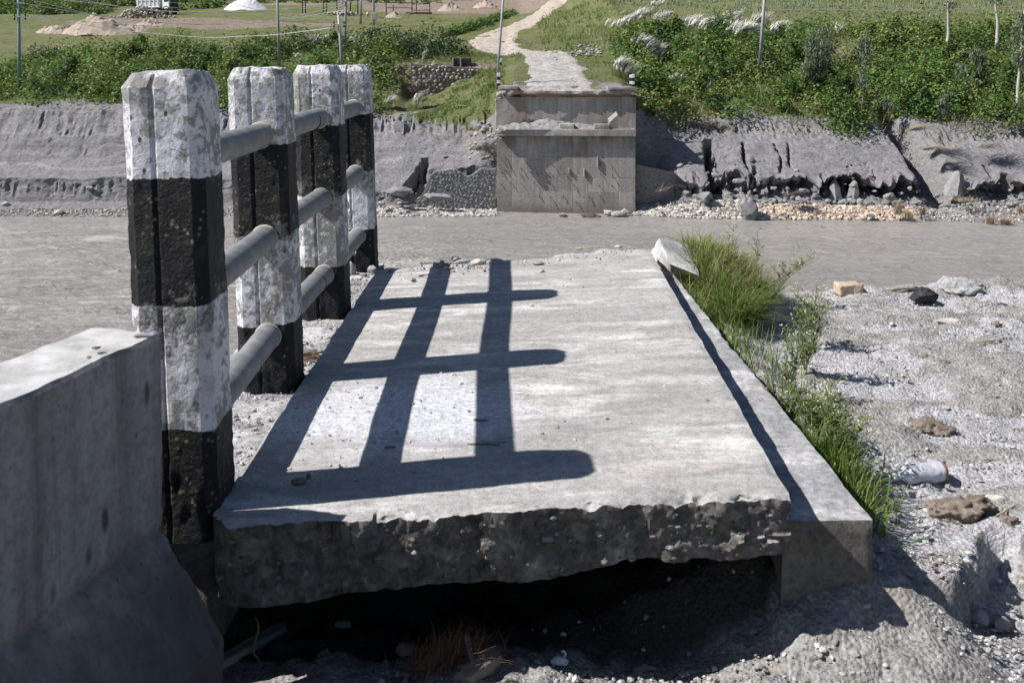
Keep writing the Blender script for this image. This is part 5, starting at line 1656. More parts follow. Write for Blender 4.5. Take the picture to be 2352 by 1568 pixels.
plank(q0 + Vector((0, 0, 0.02)), q1 + Vector((0, 0, 0.028)), 0.05, 0.03, M['wood'], 'sunlit split piece of weathered wood at the bottom of the frame', 'wood piece', 7)
q0, q1 = on_near(1085, 1548), on_near(1072, 1512)
plank(q0 + Vector((0, 0, 0.03)), q1 + Vector((0, 0, 0.06)), 0.012, 0.008, M['wood'], 'thin pale splinter standing behind the split wood', 'splinter', 9)
# shaggy brown fibre
def fibre():
    c = on_near(1020, 1530)
    rg = np.random.default_rng(5)
    n = 900
    t = rg.uniform(0, 1, n)
    a = rg.normal(0.4, 0.9, n)
    B = np.column_stack([c.x + rg.normal(0, 0.05, n), c.y + rg.normal(0, 0.035, n), np.zeros(n)])
    B[:, 2] = near_z(B[:, 0], B[:, 1]) + rg.uniform(0, 0.05, n)
    mb_o = blades(B, rg.uniform(0.03, 0.08, n), np.full(n, 0.0022), rg.uniform(0.6, 0.95, n), a, rg.uniform(0, 0.5, n), rg.uniform(0, 1, n), 'coconut_fibre', M['fibre'])
    tag(mb_o, 'shaggy reddish brown fibre mat beside the split wood at the bottom', 'fibre')
fibre()
# small white shard of plastic
p = on_near(1284, 1528)
mb = MB()
V, F = rock(3, (0.05, 0.028, 0.026), 9, 0.2, facets=3); V[:, 2] = np.maximum(V[:, 2], -0.008)
mb.add(V + np.array([0, 0, 0.008]), F)
mb.add(*tube([(0.012, 0, 0.018), (0.018, 0, 0.028), (0.014, 0, 0.036), (0.006, 0, 0.037)], 0.003, 8))
o = mb.build('plastic_scrap', M['white_paint'], smooth=True); o.location = p
tag(o, 'small shiny white plastic scrap with a curled tip on the sunlit grit', 'plastic scrap')
# bent green stem in the dark
q = on_near(575, 1530)
stick('grass_stem', q + Vector((0.02, 0, 0.0)), q + Vector((0.02, 0.02, 0.14)), 0.003, M['stem'], 'bent green stem under the left end of the slab', 'stem', 0.12, 77)
# ------------------------------------------------------------------ far abutment
def mat_abut(name, stain):
    g, c, h = mat_concrete(name, (0.225, 0.21, 0.19), (0.31, 0.292, 0.268), (0.385, 0.366, 0.338), streak=0.6, scale=0.42, pits=0.0, rust=0.75)
    x, y, z = g.sep(g.pos)
    panel = g.voro(1.0, g.n('ShaderNodeCombineXYZ', X=g.math('FLOOR', g.math('DIVIDE', x, 1.21)), Y=g.math('FLOOR', g.math('DIVIDE', z, 1.32 if stain else 9.0)), Z=3.0).outputs[0], out='Color')
    c = g.mix(0.22, c, g.mix(1.0, c, panel, 'OVERLAY'))
    fx = g.math('ABSOLUTE', g.math('SUBTRACT', g.math('FRACT', g.math('DIVIDE', x, 1.21)), 0.5))
    lx = g.ramp(fx, [(0.484, 0.0), (0.494, 1.0)])
    ln = g.math('MULTIPLY', lx, g.ramp(g.noise(0.9, 4), [(0.36, 0.15), (0.6, 1.0)]))
    if stain:
        fz = g.math('ABSOLUTE', g.math('SUBTRACT', g.math('FRACT', g.math('DIVIDE', z, 1.62)), 0.5))
        lz = g.math('MULTIPLY', g.ramp(fz, [(0.482, 0.0), (0.494, 1.0)]), g.ramp(g.noise(0.7, 4), [(0.4, 0.2), (0.55, 1.0)]))
        ln = g.math('MAXIMUM', ln, lz)
        top = g.ramp(g.math('MULTIPLY', g.math('ADD', z, 12.0), 0.1), [(0.60, 0.0), (0.72, 1.0)])
        dr = g.math('MULTIPLY', top, g.ramp(g.noise(0.75, 5, 0.6, g.vec(g.pos, (1, 1, 0.25))), [(0.44, 0.0), (0.62, 0.75)]))
        c = g.mix(dr, c, (0.095, 0.085, 0.065))
        wet = g.ramp(g.math('MULTIPLY', g.math('ADD', z, 11.0), 0.5), [(0.0, 0.8), (0.55, 0.0)])
        c = g.mix(wet, c, (0.19, 0.155, 0.13))
    c = g.mix(g.math('MULTIPLY', ln, 0.6), c, (0.09, 0.085, 0.08))
    h = g.math('SUBTRACT', h, g.math('MULTIPLY', ln, 0.7))
    return g.bsdf(c, 0.9, g.bump(h, 0.5, 0.04), 0.15)
M['stemconc'] = mat_abut('abutment_stem_concrete', True)
M['backconc'] = mat_abut('abutment_wall_concrete', False)

AB = empty('bridge_abutment', at(1300, 494, 80), 'tall grey concrete bridge abutment standing in the river at the end of the dirt track', 'abutment')
YAW = 0.09
def ab_block(name, u0, u1, v0, v1, Y0, Y1, mat, n=(30, 6, 20), amp=0.03, edge=0.03, seed=1, slope=0.0):
    """front face given by picture rows at depth Y0; depth to Y1"""
    ya, yb = Y0 - YAW * (u0 - 1300) * 80 / FPX, Y0 - YAW * (u1 - 1300) * 80 / FPX
    a, b = at(u0, v1, ya), at(u1, v1 + slope, yb)
    c, d = at(u0, v0, ya), at(u1, v0 + slope, yb)
    B = Vector((0, Y1 - Y0, 0))
    return rough_obj(name, [a, b, b + B, a + B, c, d, d + B, c + B], n, mat, amp, 1.4, edge, seed, AB)
ab_block('stem', 1140.5, 1459.5, 311, 502, 80.0, 83.0, M['stemconc'], (60, 6, 40), 0.005, 0.015, 3)
ab_block('bearing_shelf', 1142, 1461, 297, 312.5, 79.62, 81.3, M['backconc'], (80, 10, 6), 0.012, 0.03, 5, 0.8)
ab_block('back_wall', 1138.5, 1461, 223, 303, 81.3, 81.8, M['backconc'], (60, 4, 24), 0.02, 0.05, 7)
ab_block('deck_slab', 1150, 1461, 207, 217, 80.95, 84, M['backconc'], (90, 10, 5), 0.09, 0.10, 9, 1.0)
ab_block('deck_soffit', 1196, 1448, 216, 223, 81.25, 84, M['rusty_sheet'], (40, 4, 3), 0.05, 0.04, 10)
ab_block('kerb', 1146, 1190, 198, 205.5, 80.9, 84, M['backconc'], (12, 6, 3), 0.02, 0.02, 11, 0.5)
ab_block('kerb', 1397, 1461, 199.5, 207, 80.9, 84, M['backconc'], (14, 6, 3), 0.04, 0.04, 12, 1.2)
ab_block('bearing_block', 1285, 1319, 285.5, 298, 79.75, 80.7, M['backconc'], (8, 6, 4), 0.02, 0.03, 13)
ab_block('bearing_block', 1365.5, 1399.5, 286, 298, 79.75, 80.7, M['backconc'], (8, 6, 4), 0.02, 0.03, 14)
a = [at(1400, 298, 79.8), at(1419, 298, 79.8), at(1419, 264, 79.8), at(1400, 281, 79.8)]
Bv = Vector((-0.10, 0.5, 0.25)); D0 = Vector((0, 0.45, 0))
mb = MB(); mb.add(*hexa([a[0], a[1], a[1] + D0, a[0] + D0, a[3], a[2], a[2] + Bv, a[3] + Bv]))
mb.build('stopper_block', M['backconc'], AB)
# left broken end of the shelf: chunks still hanging on
for k, (u, v, s) in enumerate([(1146, 304, 0.6), (1152, 298, 0.5), (1145, 318, 0.45), (1160, 300, 0.4), (1148, 216, 0.6), (1158, 213, 0.5), (1150, 224, 0.45), (1168, 219, 0.5), (1176, 214, 0.4), (1140, 232, 0.35)]):
    V, F = rock(2, (s * 1.2, s * 0.8, s * 0.7), 300 + k, 0.35, facets=7)
    mb = MB(); mb.add(V + np.array(at(u, v, 79.75 if v > 290 else 81.1)), F)
    mb.build('broken_edge', M['backconc'], AB)
# exposed bars in the gap under the deck and bent dowels on the face
bar_p = None
for k in range(20):
    u = 1232 + k * 2.9
    V, F = tube([at(u, 213 + rnd.uniform(-0.5, 0.5), 81.05), at(u + rnd.uniform(-0.6, 0.6), 224, 81.0)], 0.02, 5)
    mb = MB(); mb.add(V, F); mb.build('rebar', M['rust'], AB)
dow = [(1165, 335), (1150, 363), (1160, 362), (1171, 385), (1152, 395), (1163, 393), (1196, 386), (1193, 398), (1229, 384), (1233, 398), (1262, 396), (1295, 396), (1270, 380), (1345, 396), (1378, 372), (1378, 398), (1172, 420), (1150, 424), (1194, 420), (1227, 419), (1264, 420), (1318, 424), (1374, 424), (1238, 448), (1294, 450), (1264, 452), (1323, 462), (1352, 450), (1377, 448), (1404, 380), (1405, 400), (1404, 424)]
for k, (u, v) in enumerate(dow):
    p = at(u, v, 79.99)
    p = p + Vector((0, -YAW * (u - 1300) * 80 / FPX, 0))
    d = Vector((rnd.uniform(0.02, 0.12), -rnd.uniform(0.06, 0.14), -rnd.uniform(0.15, 0.5)))
    V, F = tube([p, p + Vector((0, -0.05, 0.0)), p + d], 0.022, 5)
    mb = MB(); mb.add(V, F); mb.build('dowel_bar', M['rust'], AB)
for u, v0, v1 in ((1373, 360, 386), (1342, 388, 406), (1307, 387, 398)):
    yy = 79.95 - YAW * (u - 1300) * 80 / FPX
    p, q = at(u - 1, v0, yy), at(u + 1, v1, yy)
    V, F = bevel_box((p + q) / 2, (0.12, 0.2, (p - q).length), 0.02)
    mb = MB(); mb.add(V, F); mb.build('steel_bracket', M['backconc'], AB)
# silt left lying on the shelf
def shelf_silt():
    n, m = 90, 14
    us = np.linspace(1142, 1412, n)
    V = []
    for i, u in enumerate(us):
        f = i / (n - 1)
        hgt = 0.62 * math.exp(-((f - 0.42) / 0.33) ** 2) * (1 if f < 0.8 else (1 - f) / 0.2) + 0.06
        x = (u - 1176) * 80.5 / FPX
        for j in range(m):
            t = j / (m - 1)
            y = 79.72 + t * 1.56
            base = at(u, 297.0, 79.58).z
            z = base + hgt * (t ** 0.8) * (1 + 0.25 * fb1(x * 1.2, y, 0, octv=4)) + 0.09 * fb1(x * 3, y * 3, 1, octv=3)
            if j == 0: z = base - 0.05
            V.append((x, y, z))
    V = np.array(V)
    idx = np.arange(n * m).reshape(n, m)
    F = np.stack([idx[:-1, :-1], idx[1:, :-1], idx[1:, 1:], idx[:-1, 1:]], -1).reshape(-1, 4)
    mb = MB(); mb.add(V, F)
    tag(mb.build('silt_drift', M['silt'], smooth=True), 'pale drift of silt heaped on the bearing shelf of the far abutment', 'silt')
shelf_silt()

def guard_post(u, v0, v1, w, Y, label, seg=((0.0, 0.2, 0), (0.2, 0.45, 1), (0.45, 0.72, 0), (0.72, 1.0, 1))):
    p, q = at(u, v1, Y), at(u, v0, Y)
    root = empty('guard_post', p, label, 'guard post', 'banded guard posts at the far end')
    H = q.z - p.z
    W = w * Y / FPX
    for a, b, c in seg:
        V, F = bevel_box(p + Vector((0, 0, H * (a + b) / 2)), (W * (1 - 0.001 * c), W * (1 - 0.001 * c), H * (b - a)), 0.02)
        mb = MB(); mb.add(V, F)
        mb.build('white_band' if c else 'black_band', M['white_paint' if c else 'black_paint'], root)
guard_post(1145.5, 168, 198, 7.5, 82.2, 'banded post at the left corner of the far abutment beside the leaning pole')
guard_post(1454, 171, 200, 6.5, 81.6, 'front banded post at the right corner of the far abutment')
guard_post(1449, 172, 199, 5.5, 83.2, 'banded post just behind the front one at the right corner')
guard_post(1150.5, 136, 150, 5.0, 93, 'white topped post in the grass behind the leaning pole', ((0, 0.45, 0), (0.45, 1.0, 1)))

# ------------------------------------------------------------------ masonry walls, every stone its own piece
def stone_meshes(mat, count, seed):
    out = []
    rg = np.random.default_rng(seed)
    for k in range(count):
        n = 8
        a = np.sort(rg.uniform(-0.25, 0.25, n) + np.arange(n)) / n * 2 * pi
        r = rg.uniform(0.82, 1.06, n)
        p = np.column_stack([np.cos(a) * r, np.sin(a) * r])
        p = np.sign(p) * np.abs(p) ** 0.75 * 0.5
        V = [(x, 0.5, z) for x, z in p] + [(x, -0.1, z) for x, z in p] + [(x * 0.78, -0.42 - rg.uniform(0, 0.1), z * 0.78) for x, z in p] + [(0, -0.55, 0)]
        F = []
        for ring in (0, 1):
            for i in range(n):
                F.append([ring * n + i, ring * n + (i + 1) % n, (ring + 1) * n + (i + 1) % n, (ring + 1) * n + i])
        F += [[2 * n + i, 2 * n + (i + 1) % n, 3 * n] for i in range(n)]
        mb = MB(); mb.add(V, F)
        out.append(mb.mesh('stone', mat, True))
    return out

def masonry(label, X0, X1, Y, top, bot, size, mats, mortar, seed, limit=300, keep=1.0, sparse=0.0):
    rg = random.Random(seed)
    zt = [top(X0), top(X1)]
    root = empty('stone_wall', (X0, Y, bot(X0)), label, 'stone wall')
    n = 40
    c = []
    mb = MB()
    xs = np.linspace(X0, X1, n)
    V, F = [], []
    for x in xs:
        V += [(x, Y, bot(x) - 1.0), (x, Y, top(x)), (x, Y + 0.5, top(x) + 0.02), (x, Y + 0.5, bot(x) - 1.0)]
    for i in range(n - 1):
        for k in range(3):
            F.append([i * 4 + k, (i + 1) * 4 + k, (i + 1) * 4 + k + 1, i * 4 + k + 1][::-1])
    F += [[0, 1, 2, 3], [(n - 1) * 4 + k for k in (3, 2, 1, 0)]]
    mb.add(V, F); mb.build('mortar_bed', mortar, root)
    meshes = [m_ for k, m in enumerate(mats) for m_ in stone_meshes(m, 6, seed + k)]
    cells = []
    z = min(bot(X0), bot(X1)) - 0.1
    while z < max(zt):
        h = size * rg.uniform(0.6, 1.15)
        x = X0 + rg.uniform(0, size * 0.3)
        while x < X1:
            w = size * rg.uniform(0.6, 1.7)
            cx = x + w / 2
            if cx < X1 - 0.05 and bot(cx) - 0.1 < z + h / 2 < top(cx) - 0.06 and rg.random() >= sparse:
                cells.append((cx + rg.uniform(-0.05, 0.05), z + h / 2 + rg.uniform(-0.08, 0.08), w * rg.uniform(0.6, 0.95), h * rg.uniform(0.65, 1.0)))
            x += w
        z += h * 0.96
    rg.shuffle(cells)
    cells.sort(key=lambda c_: -c_[2] * c_[3])
    for k, (cx, cz, w, h) in enumerate(cells[:limit]):
        o = bpy.data.objects.new('stone', meshes[rg.randrange(len(meshes))])
        COL.objects.link(o)
        o.parent = root
        o.location = (cx - X0, rg.uniform(-0.02, 0.05), cz - bot(X0))
        o.scale = (w, 0.16 if mortar is M['mortar'] else 0.09, h)
        o.rotation_euler = (0, rg.uniform(-0.6, 0.6), 0)
    rest = cells[limit:]
    if rest:
        mb = MB()
        src = [(np.array([v.co[:] for v in m.vertices]), [list(p.vertices) for p in m.polygons]) for m in meshes[:4]]
        for k, (cx, cz, w, h) in enumerate(rest):
            V, F = src[k % 4]
            mb.add(V * np.array([w, 0.22, h]) + np.array([cx, Y - 0.02, cz]), F)
        tag(mb.build('small_stones', mats[0], root, smooth=True), kind='stuff')
    return root
lin = lambda xa, za, xb, zb: (lambda x: za + (zb - za) * (x - xa) / (xb - xa))
Yw = 96.2
xa, xb = at(944, 200, Yw).x, at(1108, 200, Yw).x
masonry('pinkish stone retaining wall with pale stones on the grassy slope left of the track', xa, xb, Yw, lin(xa, zv(Yw, 147), xb, zv(Yw, 158)), lin(xa, zv(Yw, 232), xb, zv(Yw, 176)), 0.36, [M['stone'], M['stone'], M['mortar']], M['mortar'], 41, 300, sparse=0.15)
Yw = 80.9
xa, xb = at(958, 400, Yw).x, at(1139, 400, Yw).x
masonry('silt covered stone wall joining the left side of the far abutment', xa, xb, Yw, lambda x: zv(80.9, 392 + 9 * math.sin(x * 1.3) + 5 * math.sin(x * 3.1) + 56 * math.exp(-((x + 7.5) / 1.1) ** 2)), lambda x: zv(80.9, 492), 0.27, [M['wallstone'], M['silt']], M['greymortar'], 42, 300)
Yw = 80.9
xa, xb = at(1461, 400, Yw).x, at(1566, 400, Yw).x
masonry('dark shaded stone wall on the right side of the far abutment', xa, xb, Yw, lambda x: zv(80.9, 378 + 6 * (x - 10)), lambda x: zv(80.9, 490), 0.29, [M['wallstone'], M['silt']], M['greymortar'], 43, 200)

# ------------------------------------------------------------------ cobble beach
def beach():
    rg = np.random.default_rng(8)
    def strip(n, x0, x1, t0, t1, smin, smax, name, mat, pw=2.5, seed=1):
        x = rg.uniform(x0, x1, n); t = rg.uniform(t0, t1, n)
        ky, kz = prof(x)
        y = ky[:, 1] * (1 - t) + ky[:, 2] * t
        z = kz[:, 1] * (1 - t) + kz[:, 2] * t
        s = smin + (smax - smin) * rg.uniform(0, 1, n) ** pw
        scatter_pebbles(name, mat, np.stack([x, y, z + s * 0.2], 1), s, sub=0, seed=seed)
    strip(2600, -11.5, -1.2, -0.04, 0.75, 0.05, 0.24, 'beach_cobbles', M['beach'], 2.0, 11)
    strip(2200, 9.6, 20, -0.04, 0.9, 0.05, 0.24, 'beach_cobbles', M['beach'], 2.0, 12)
    strip(1900, 18.5, 31, -0.02, 0.7, 0.06, 0.24, 'beach_cobbles', M['warmbeach'], 1.6, 13)
    strip(1300, 30, 46, -0.02, 0.8, 0.04, 0.16, 'beach_cobbles', M['beach'], 2.5, 14)
    strip(3000, -46, -10.5, -0.02, 0.55, 0.03, 0.13, 'beach_cobbles', M['beach'], 2.5, 15)
beach()
def far_rock(u, v, size, mat, label, seed, cat='boulder', Y=None, **k):
    p = at(u, v, Y) if Y else at(u, v, 78.4)
    V, F = rock(3, size, seed, k.pop('rough', 0.28), facets=k.pop('facets', 6))
    if 'taper' in k:
        V[:, :2] *= (1 - k['taper'] * (V[:, 2:3] / size[2] + 0.4))
        V[:, :2] *= 1 + 0.25 * fbm(V * np.array([1, 1, 0.2]), 4.0, 3, 0.6, seed)[:, None]
    if 'rz' in k: V = rotz(V, k['rz'])
    mb = MB(); mb.add(V, F)
    o = mb.build(cat.replace(' ', '_'), mat, smooth=True, sharp=35 if 'silt' in cat else 0)
    o.location = p
    return tag(o, label, cat)
far_rock(1718, 478, (1.5, 1.3, 2.1), M['silt'], 'upright dark block of fallen silt standing on the cobbles at the water edge', 401, 'silt block', 76.9, rough=0.35, facets=10)
far_rock(1420, 493, (1.25, 0.7, 0.6), M['greystone'], 'big smooth grey boulder at the right foot of the abutment', 402, Y=78.4, facets=2, rough=0.12)
far_rock(1398, 488, (0.75, 0.6, 0.45), M['stone'], 'tan boulder left of the big smooth one', 403, Y=78.7, facets=3)
far_rock(1436, 486, (0.7, 0.6, 0.4), M['stone'], 'pale boulder behind the big smooth one', 404, Y=78.9, facets=3)
far_rock(1358, 498, (1.6, 0.7, 0.42), M['darkwood'], 'dark wet mound of drift breaking the water in front of the abutment', 405, 'mound', 78.2, facets=0, rough=0.4)
far_rock(1296, 496, (0.6, 0.4, 0.25), M['blackstone'], 'small dark stone in the water in front of the abutment', 406, 'stone', 78.4)
far_rock(1006, 452, (2.6, 1.0, 0.7), M['silt'], 'flat slab of fallen silt above the cobbles left of the abutment', 407, 'silt block', 79.6, facets=12, rz=-0.1)
far_rock(912, 440, (2.1, 1.1, 1.0), M['silt'], 'fallen silt block with dark underside just right of the far post', 408, 'silt block', 79.5, facets=12)
far_rock(876, 467, (0.6, 0.5, 0.4), M['greystone'], 'grey stone at the water edge beside the far post', 409, Y=78.8)
far_rock(918, 466, (0.4, 0.35, 0.22), M['stone'], 'pale rounded cobble right of the grey stone at the left water edge', 410, 'stone', 78.9, facets=1)
far_rock(990, 477, (0.5, 0.3, 0.2), M['greystone'], 'long pale cobble at the middle of the left beach', 411, 'stone', 78.8, facets=1)
far_rock(1088, 484, (0.45, 0.35, 0.3), M['greystone'], 'grey cobble beside the left foot of the abutment', 412, 'stone', 78.8, facets=1)
far_rock(14, 468, (0.7, 0.4, 0.3), M['stone'], 'white stone on the beach at the far left edge', 413, 'stone', 79.6, facets=2)
far_rock(134, 488, (0.8, 0.5, 0.42), M['stone'], 'white boulder at the water edge left of the nearest post', 414, Y=78.6, facets=3)
far_rock(206, 431, (0.55, 0.4, 0.25), M['stone'], 'white stone lying high on the left silt bank', 415, 'stone', 80.2, facets=2)
far_rock(1998, 494, (0.75, 0.5, 0.32), M['stone'], 'pale boulder on the tan cobbles', 416, Y=76.2, facets=2)
far_rock(1985, 500, (0.45, 0.35, 0.28), M['ochre'], 'orange stone at the water edge on the tan cobbles', 417, 'stone', 75.9, facets=2)
far_rock(2045, 452, (1.1, 0.8, 0.7), M['silt'], 'broken silt lump at the foot of the overhang', 422, 'silt block', 77.6, facets=9)
far_rock(1620, 452, (1.2, 0.8, 0.9), M['silt'], 'slumped silt lump left of the upright block', 423, 'silt block', 78.6, facets=9)

def shard(u, v0, v1, w, Y, label, seed, lean=0.0):
    """angular pillar of dried silt left standing when the face fell away"""
    rg = np.random.default_rng(seed)
    p = at(u, v0, Y); H = (v0 - v1) / FPX * Y
    n = 7
    a = (np.arange(n) + rg.uniform(-0.3, 0.3, n)) / n * 2 * pi
    r0 = rg.uniform(0.75, 1.15, n) * w / 2
    V, F = [], []
    ks = (0, 0.35, 0.6, 0.8, 0.93)
    for k, f in enumerate(ks):
        s_ = (1.1, 0.95, 0.85, 0.58, 0.28)[k]
        for i in range(n):
            q = rg.uniform(0.85, 1.12)
            V.append((p.x + np.cos(a[i]) * r0[i] * s_ * q + lean * f * H, p.y + np.sin(a[i]) * r0[i] * s_ * q + 0.2 * f * H, p.z - 0.3 + (H + 0.3) * f * rg.uniform(0.96, 1.03)))
    V.append((p.x + lean * H + rg.uniform(-0.1, 0.1), p.y + 0.2 * H, p.z + H))
    for k in range(len(ks) - 1):
        for i in range(n):
            F.append([k * n + i, k * n + (i + 1) % n, (k + 1) * n + (i + 1) % n, (k + 1) * n + i])
    t = (len(ks) - 1) * n
    F += [[t + i, t + (i + 1) % n, t + n] for i in range(n)]
    mb = MB(); mb.add(V, F)
    tag(mb.build('silt_pinnacle', M['silt'], smooth=True, sharp=25), label, 'silt pinnacle', 'silt pinnacles along the far bank')
for k, a in enumerate([
    (1958, 450, 414, 1.0, 78.9, 'pointed silt pinnacle in the middle of the dark undercut', 0.2),
    (1921, 450, 412, 0.9, 79.0, 'second pointed pinnacle, left of the middle one in the undercut', -0.1),
    (2190, 440, 392, 1.5, 78.0, 'tall silt fin at the right side of the gully', 0.3)]):
    shard(*a[:6], 1500 + k, *(a[6:]))

# crumbled silt lying at the foot of the cliff and on its ledges: uncountable
mbs = MB()
rgc = np.random.default_rng(64)
for k in range(620):
    x = rgc.uniform(11.5, 47) if k < 470 else rgc.uniform(-30, -2.5)
    ky, kz = prof(np.array([x]))
    f = rgc.uniform() ** 1.5
    y = ky[0][2] - 0.35 + 1.1 * f * (k % 3 > 0) + (rgc.uniform(0, 3.2) if k % 9 == 0 else 0)
    z = float(np.interp(y, ky[0], kz[0]))
    s_ = 0.12 + 0.55 * rgc.uniform() ** 3
    V, F = rock(1, (s_ * rgc.uniform(0.8, 1.7), s_, s_ * rgc.uniform(0.5, 1.0)), 3000 + k, 0.3, facets=5)
    mbs.add(rotz(V, rgc.uniform(0, 6)) + np.array([x, y, z + s_ * 0.1]), F)
tag(mbs.build('silt_crumbs', M['silt']), kind='stuff')

# ------------------------------------------------------------------ leaves
def leaf_cloud(mb, P, N, size, tint, rg, aspect=0.55):
    """diamond leaves at P with rough facing N"""
    n = len(P)
    t = rg.normal(size=(n, 3))
    t -= N * (t * N).sum(1, keepdims=True)
    t /= np.maximum(np.linalg.norm(t, axis=1, keepdims=True), 1e-6)
    s = np.cross(N, t)
    L = size * rg.uniform(0.6, 1.4, n)
    a, b = t * L[:, None] * 0.5, s * (L * aspect * 0.5)[:, None]
    V = np.stack([P - a, P + b - a * 0.1, P + a, P - b - a * 0.1], 1).reshape(-1, 3)
    F = np.arange(n * 4).reshape(-1, 4)
    mb.add(V, F, 0, np.repeat(np.clip(tint, 0, 1), 4))

def shrub_leaves(mb, c, R, H, n, size, tone, rg, seed):
    d = rg.normal(size=(n, 3))
    d[:, 2] = np.abs(d[:, 2]) * 0.9 - 0.12
    d /= np.linalg.norm(d, axis=1, keepdims=True)
    lump = 1 + 0.65 * fbm(d * 1.0 + seed * 1.7, 2.0, 3, 0.55, seed % 97)
    r = lump * (0.35 + 0.65 * rg.uniform(0, 1, n) ** 0.4)
    P = np.column_stack([d[:, 0] * R * r, d[:, 1] * R * r, np.maximum(d[:, 2], -0.1) * H * r]) + np.array(c)
    N = d * 0.6 + rg.normal(size=(n, 3)) * 0.55 + np.array([0, 0, 0.5])
    N /= np.linalg.norm(N, axis=1, keepdims=True)
    t = tone + rg.normal(0, 0.13, n) + 0.14 * fbm(P, 1.0, 2, 0.5, 5)
    leaf_cloud(mb, P, N, size, t, rg)

PLUME_SPOTS = []
def free(x, y, m=0.6):
    if m > 0.3:
        for a, b in PLUME_SPOTS:
            if abs(x - a) < 1.5 and -6.0 < y - b < 1.2: return False
    if road_dist(x, y) < m: return False
    if -2.0 < x < 10.5 and y < 84: return False
    return True

RGF = np.random.default_rng(21)
PLUMES = [
    (1430, 62, 36, 26, 'clump of silver plumes at the upper left of the plume patch by the track', .9, .8),
    (1466, 52, 40, 30, 'tall bright plume clump right of the upper left one by the track', 1.2, .8),
    (1518, 62, 34, 16, 'sparse plume clump at the right of the patch by the track', 1.2, .8),
    (1505, 22, 30, 12, 'faint plume clump high up beside the pale meadow', 1.0, .6),
    (1478, 128, 40, 46, 'dense white fountain of plumes below the black stake', 1.1, .85),
    (1505, 142, 26, 12, 'grey plumes spilling right from the dense white fountain', .8, .7),
    (1426, 170, 32, 30, 'white plume clump beside the grassy verge above the abutment', .8, .8),
    (1543, 198, 26, 14, 'small grey plume clump low on the bank right of the abutment', .8, .6),
    (1585, 66, 30, 18, 'left end clump of the long plume row left of the steel pole', 1.0, .9),
    (1618, 74, 44, 34, 'wide clump in the long plume row left of the steel pole', 1.0, .9),
    (1672, 64, 36, 22, 'upper middle clump of the long plume row', 1.2, .8),
    (1706, 84, 48, 48, 'brightest clump of the long plume row just left of the steel pole', .9, .9),
    (1738, 66, 26, 16, 'clump directly behind the steel pole in the plume row', 1.1, .9),
    (1782, 78, 34, 30, 'right end clump of the plume row beside the grey green tree', .8, .9),
    (1925, 78, 14, 5, 'tiny tuft of plumes right of the grey green tree', .8, .6),
    (725, 104, 40, 30, 'white plumes among the bushes left of the short crossarm pole', .9, .8),
    (812, 106, 36, 18, 'grey plumes right of the short crossarm pole', .9, .7),
    (678, 134, 10, 4, 'tiny white tuft on the brown slope left of the plumes', .5, .5),
    (958, 196, 34, 16, 'dusty plumes in front of the upper stone wall', 1.0, .8),
    (950, 246, 26, 12, 'dusty pale plume tuft low at the foot of the green slope', .8, .6),
    (890, 240, 22, 8, 'dusty plume tuft beside the far post', .6, .6)]
for a in PLUMES:
    q = on_land(a[0], a[1] + 10, 86)
    PLUME_SPOTS.append((q.x, q.y))
def thicket(name, test, box_, n, Rr, per, size, tone, mat, seed, hfac=0.8):
    rg = np.random.default_rng(seed)
    x = rg.uniform(box_[0], box_[1], n); y = rg.uniform(box_[2], box_[3], n)
    z = terr(x, y)
    big = fbm(np.stack([x, y, x * 0], 1), 0.13, 3, 0.55, seed)
    mid = fbm(np.stack([x, y, x * 0], 1), 0.4, 2, 0.5, seed + 3)
    mb = MB(); c = 0
    for k in range(n):
        if not test(x[k], y[k]) or not free(x[k], y[k], 0.9): continue
        R = (Rr[0] + (Rr[1] - Rr[0]) * rg.uniform() ** 1.7) * (1 + 0.35 * big[k])
        tn = tone + 0.16 * big[k] + 0.12 * mid[k] + rg.choice([-0.26, -0.08, 0.05, 0.22]) + rg.normal(0, 0.05)
        shrub_leaves(mb, (x[k], y[k], z[k] - 0.1), R, R * hfac * rg.uniform(0.75, 1.3), int(per * R * R), size * rg.uniform(0.8, 1.25), tn, rg, seed + k)
        c += 1
    o = mb.build(name, mat)
    return tag(o, kind='stuff')

def tall_scrub(name, spots, mat, seed):
    """upright shrubs of mixed height that break the outline of the cover"""
    rg = np.random.default_rng(seed)
    mb = MB()
    for k, (x, y) in enumerate(spots):
        if not free(x, y): continue
        z = terr1(x, y)
        H = rg.uniform(1.6, 3.4); R = H * rg.uniform(0.35, 0.6)
        for j in range(4):
            o = rg.normal(0, R * 0.35, 2)
            shrub_leaves(mb, (x + o[0], y + o[1], z + H * 0.2 * j), R * (1.05 - 0.2 * j), H * 0.42, int(150 * R), rg.uniform(0.2, 0.34), rg.choice([0.12, 0.3, 0.55, 0.72]), rg, seed + k * 7 + j)
    return tag(mb.build(name, mat), kind='stuff')

def bank_crest(x):
    return prof(np.array([x]))[0][0]
def left_test(x, y):
    k = bank_crest(x)
    if x > -10.6: return False
    top = np.interp(x, [-31, -22, -12, -10], [124, 122, 112, 110])
    return k[6] - 0.2 + 0.5 * math.sin(x * 1.1) < y < top
def right_test(x, y):
    k = bank_crest(x)
    lim = np.interp(x, [10.5, 14, 20, 26, 34, 60], [104, 109, 112, 116, 121, 123])
    lo = k[6] - 0.3 + 1.8 * math.sin(x * 0.55 + 1) + 1.2 * math.sin(x * 1.7) + 0.7 * math.sin(x * 4.1)
    if x < 14.5: lo = k[6] - 2.6
    if 32.0 < x < 34.6: lo = k[6] - 0.6
    if 33 < x < 38 and 103 < y < 106: return False
    return lo < y < lim
thicket('undergrowth', left_test, (-54, -10.5, 88, 125), 520, (0.7, 2.5), 78, 0.30, 0.50, M['bush'], 501, 0.95)
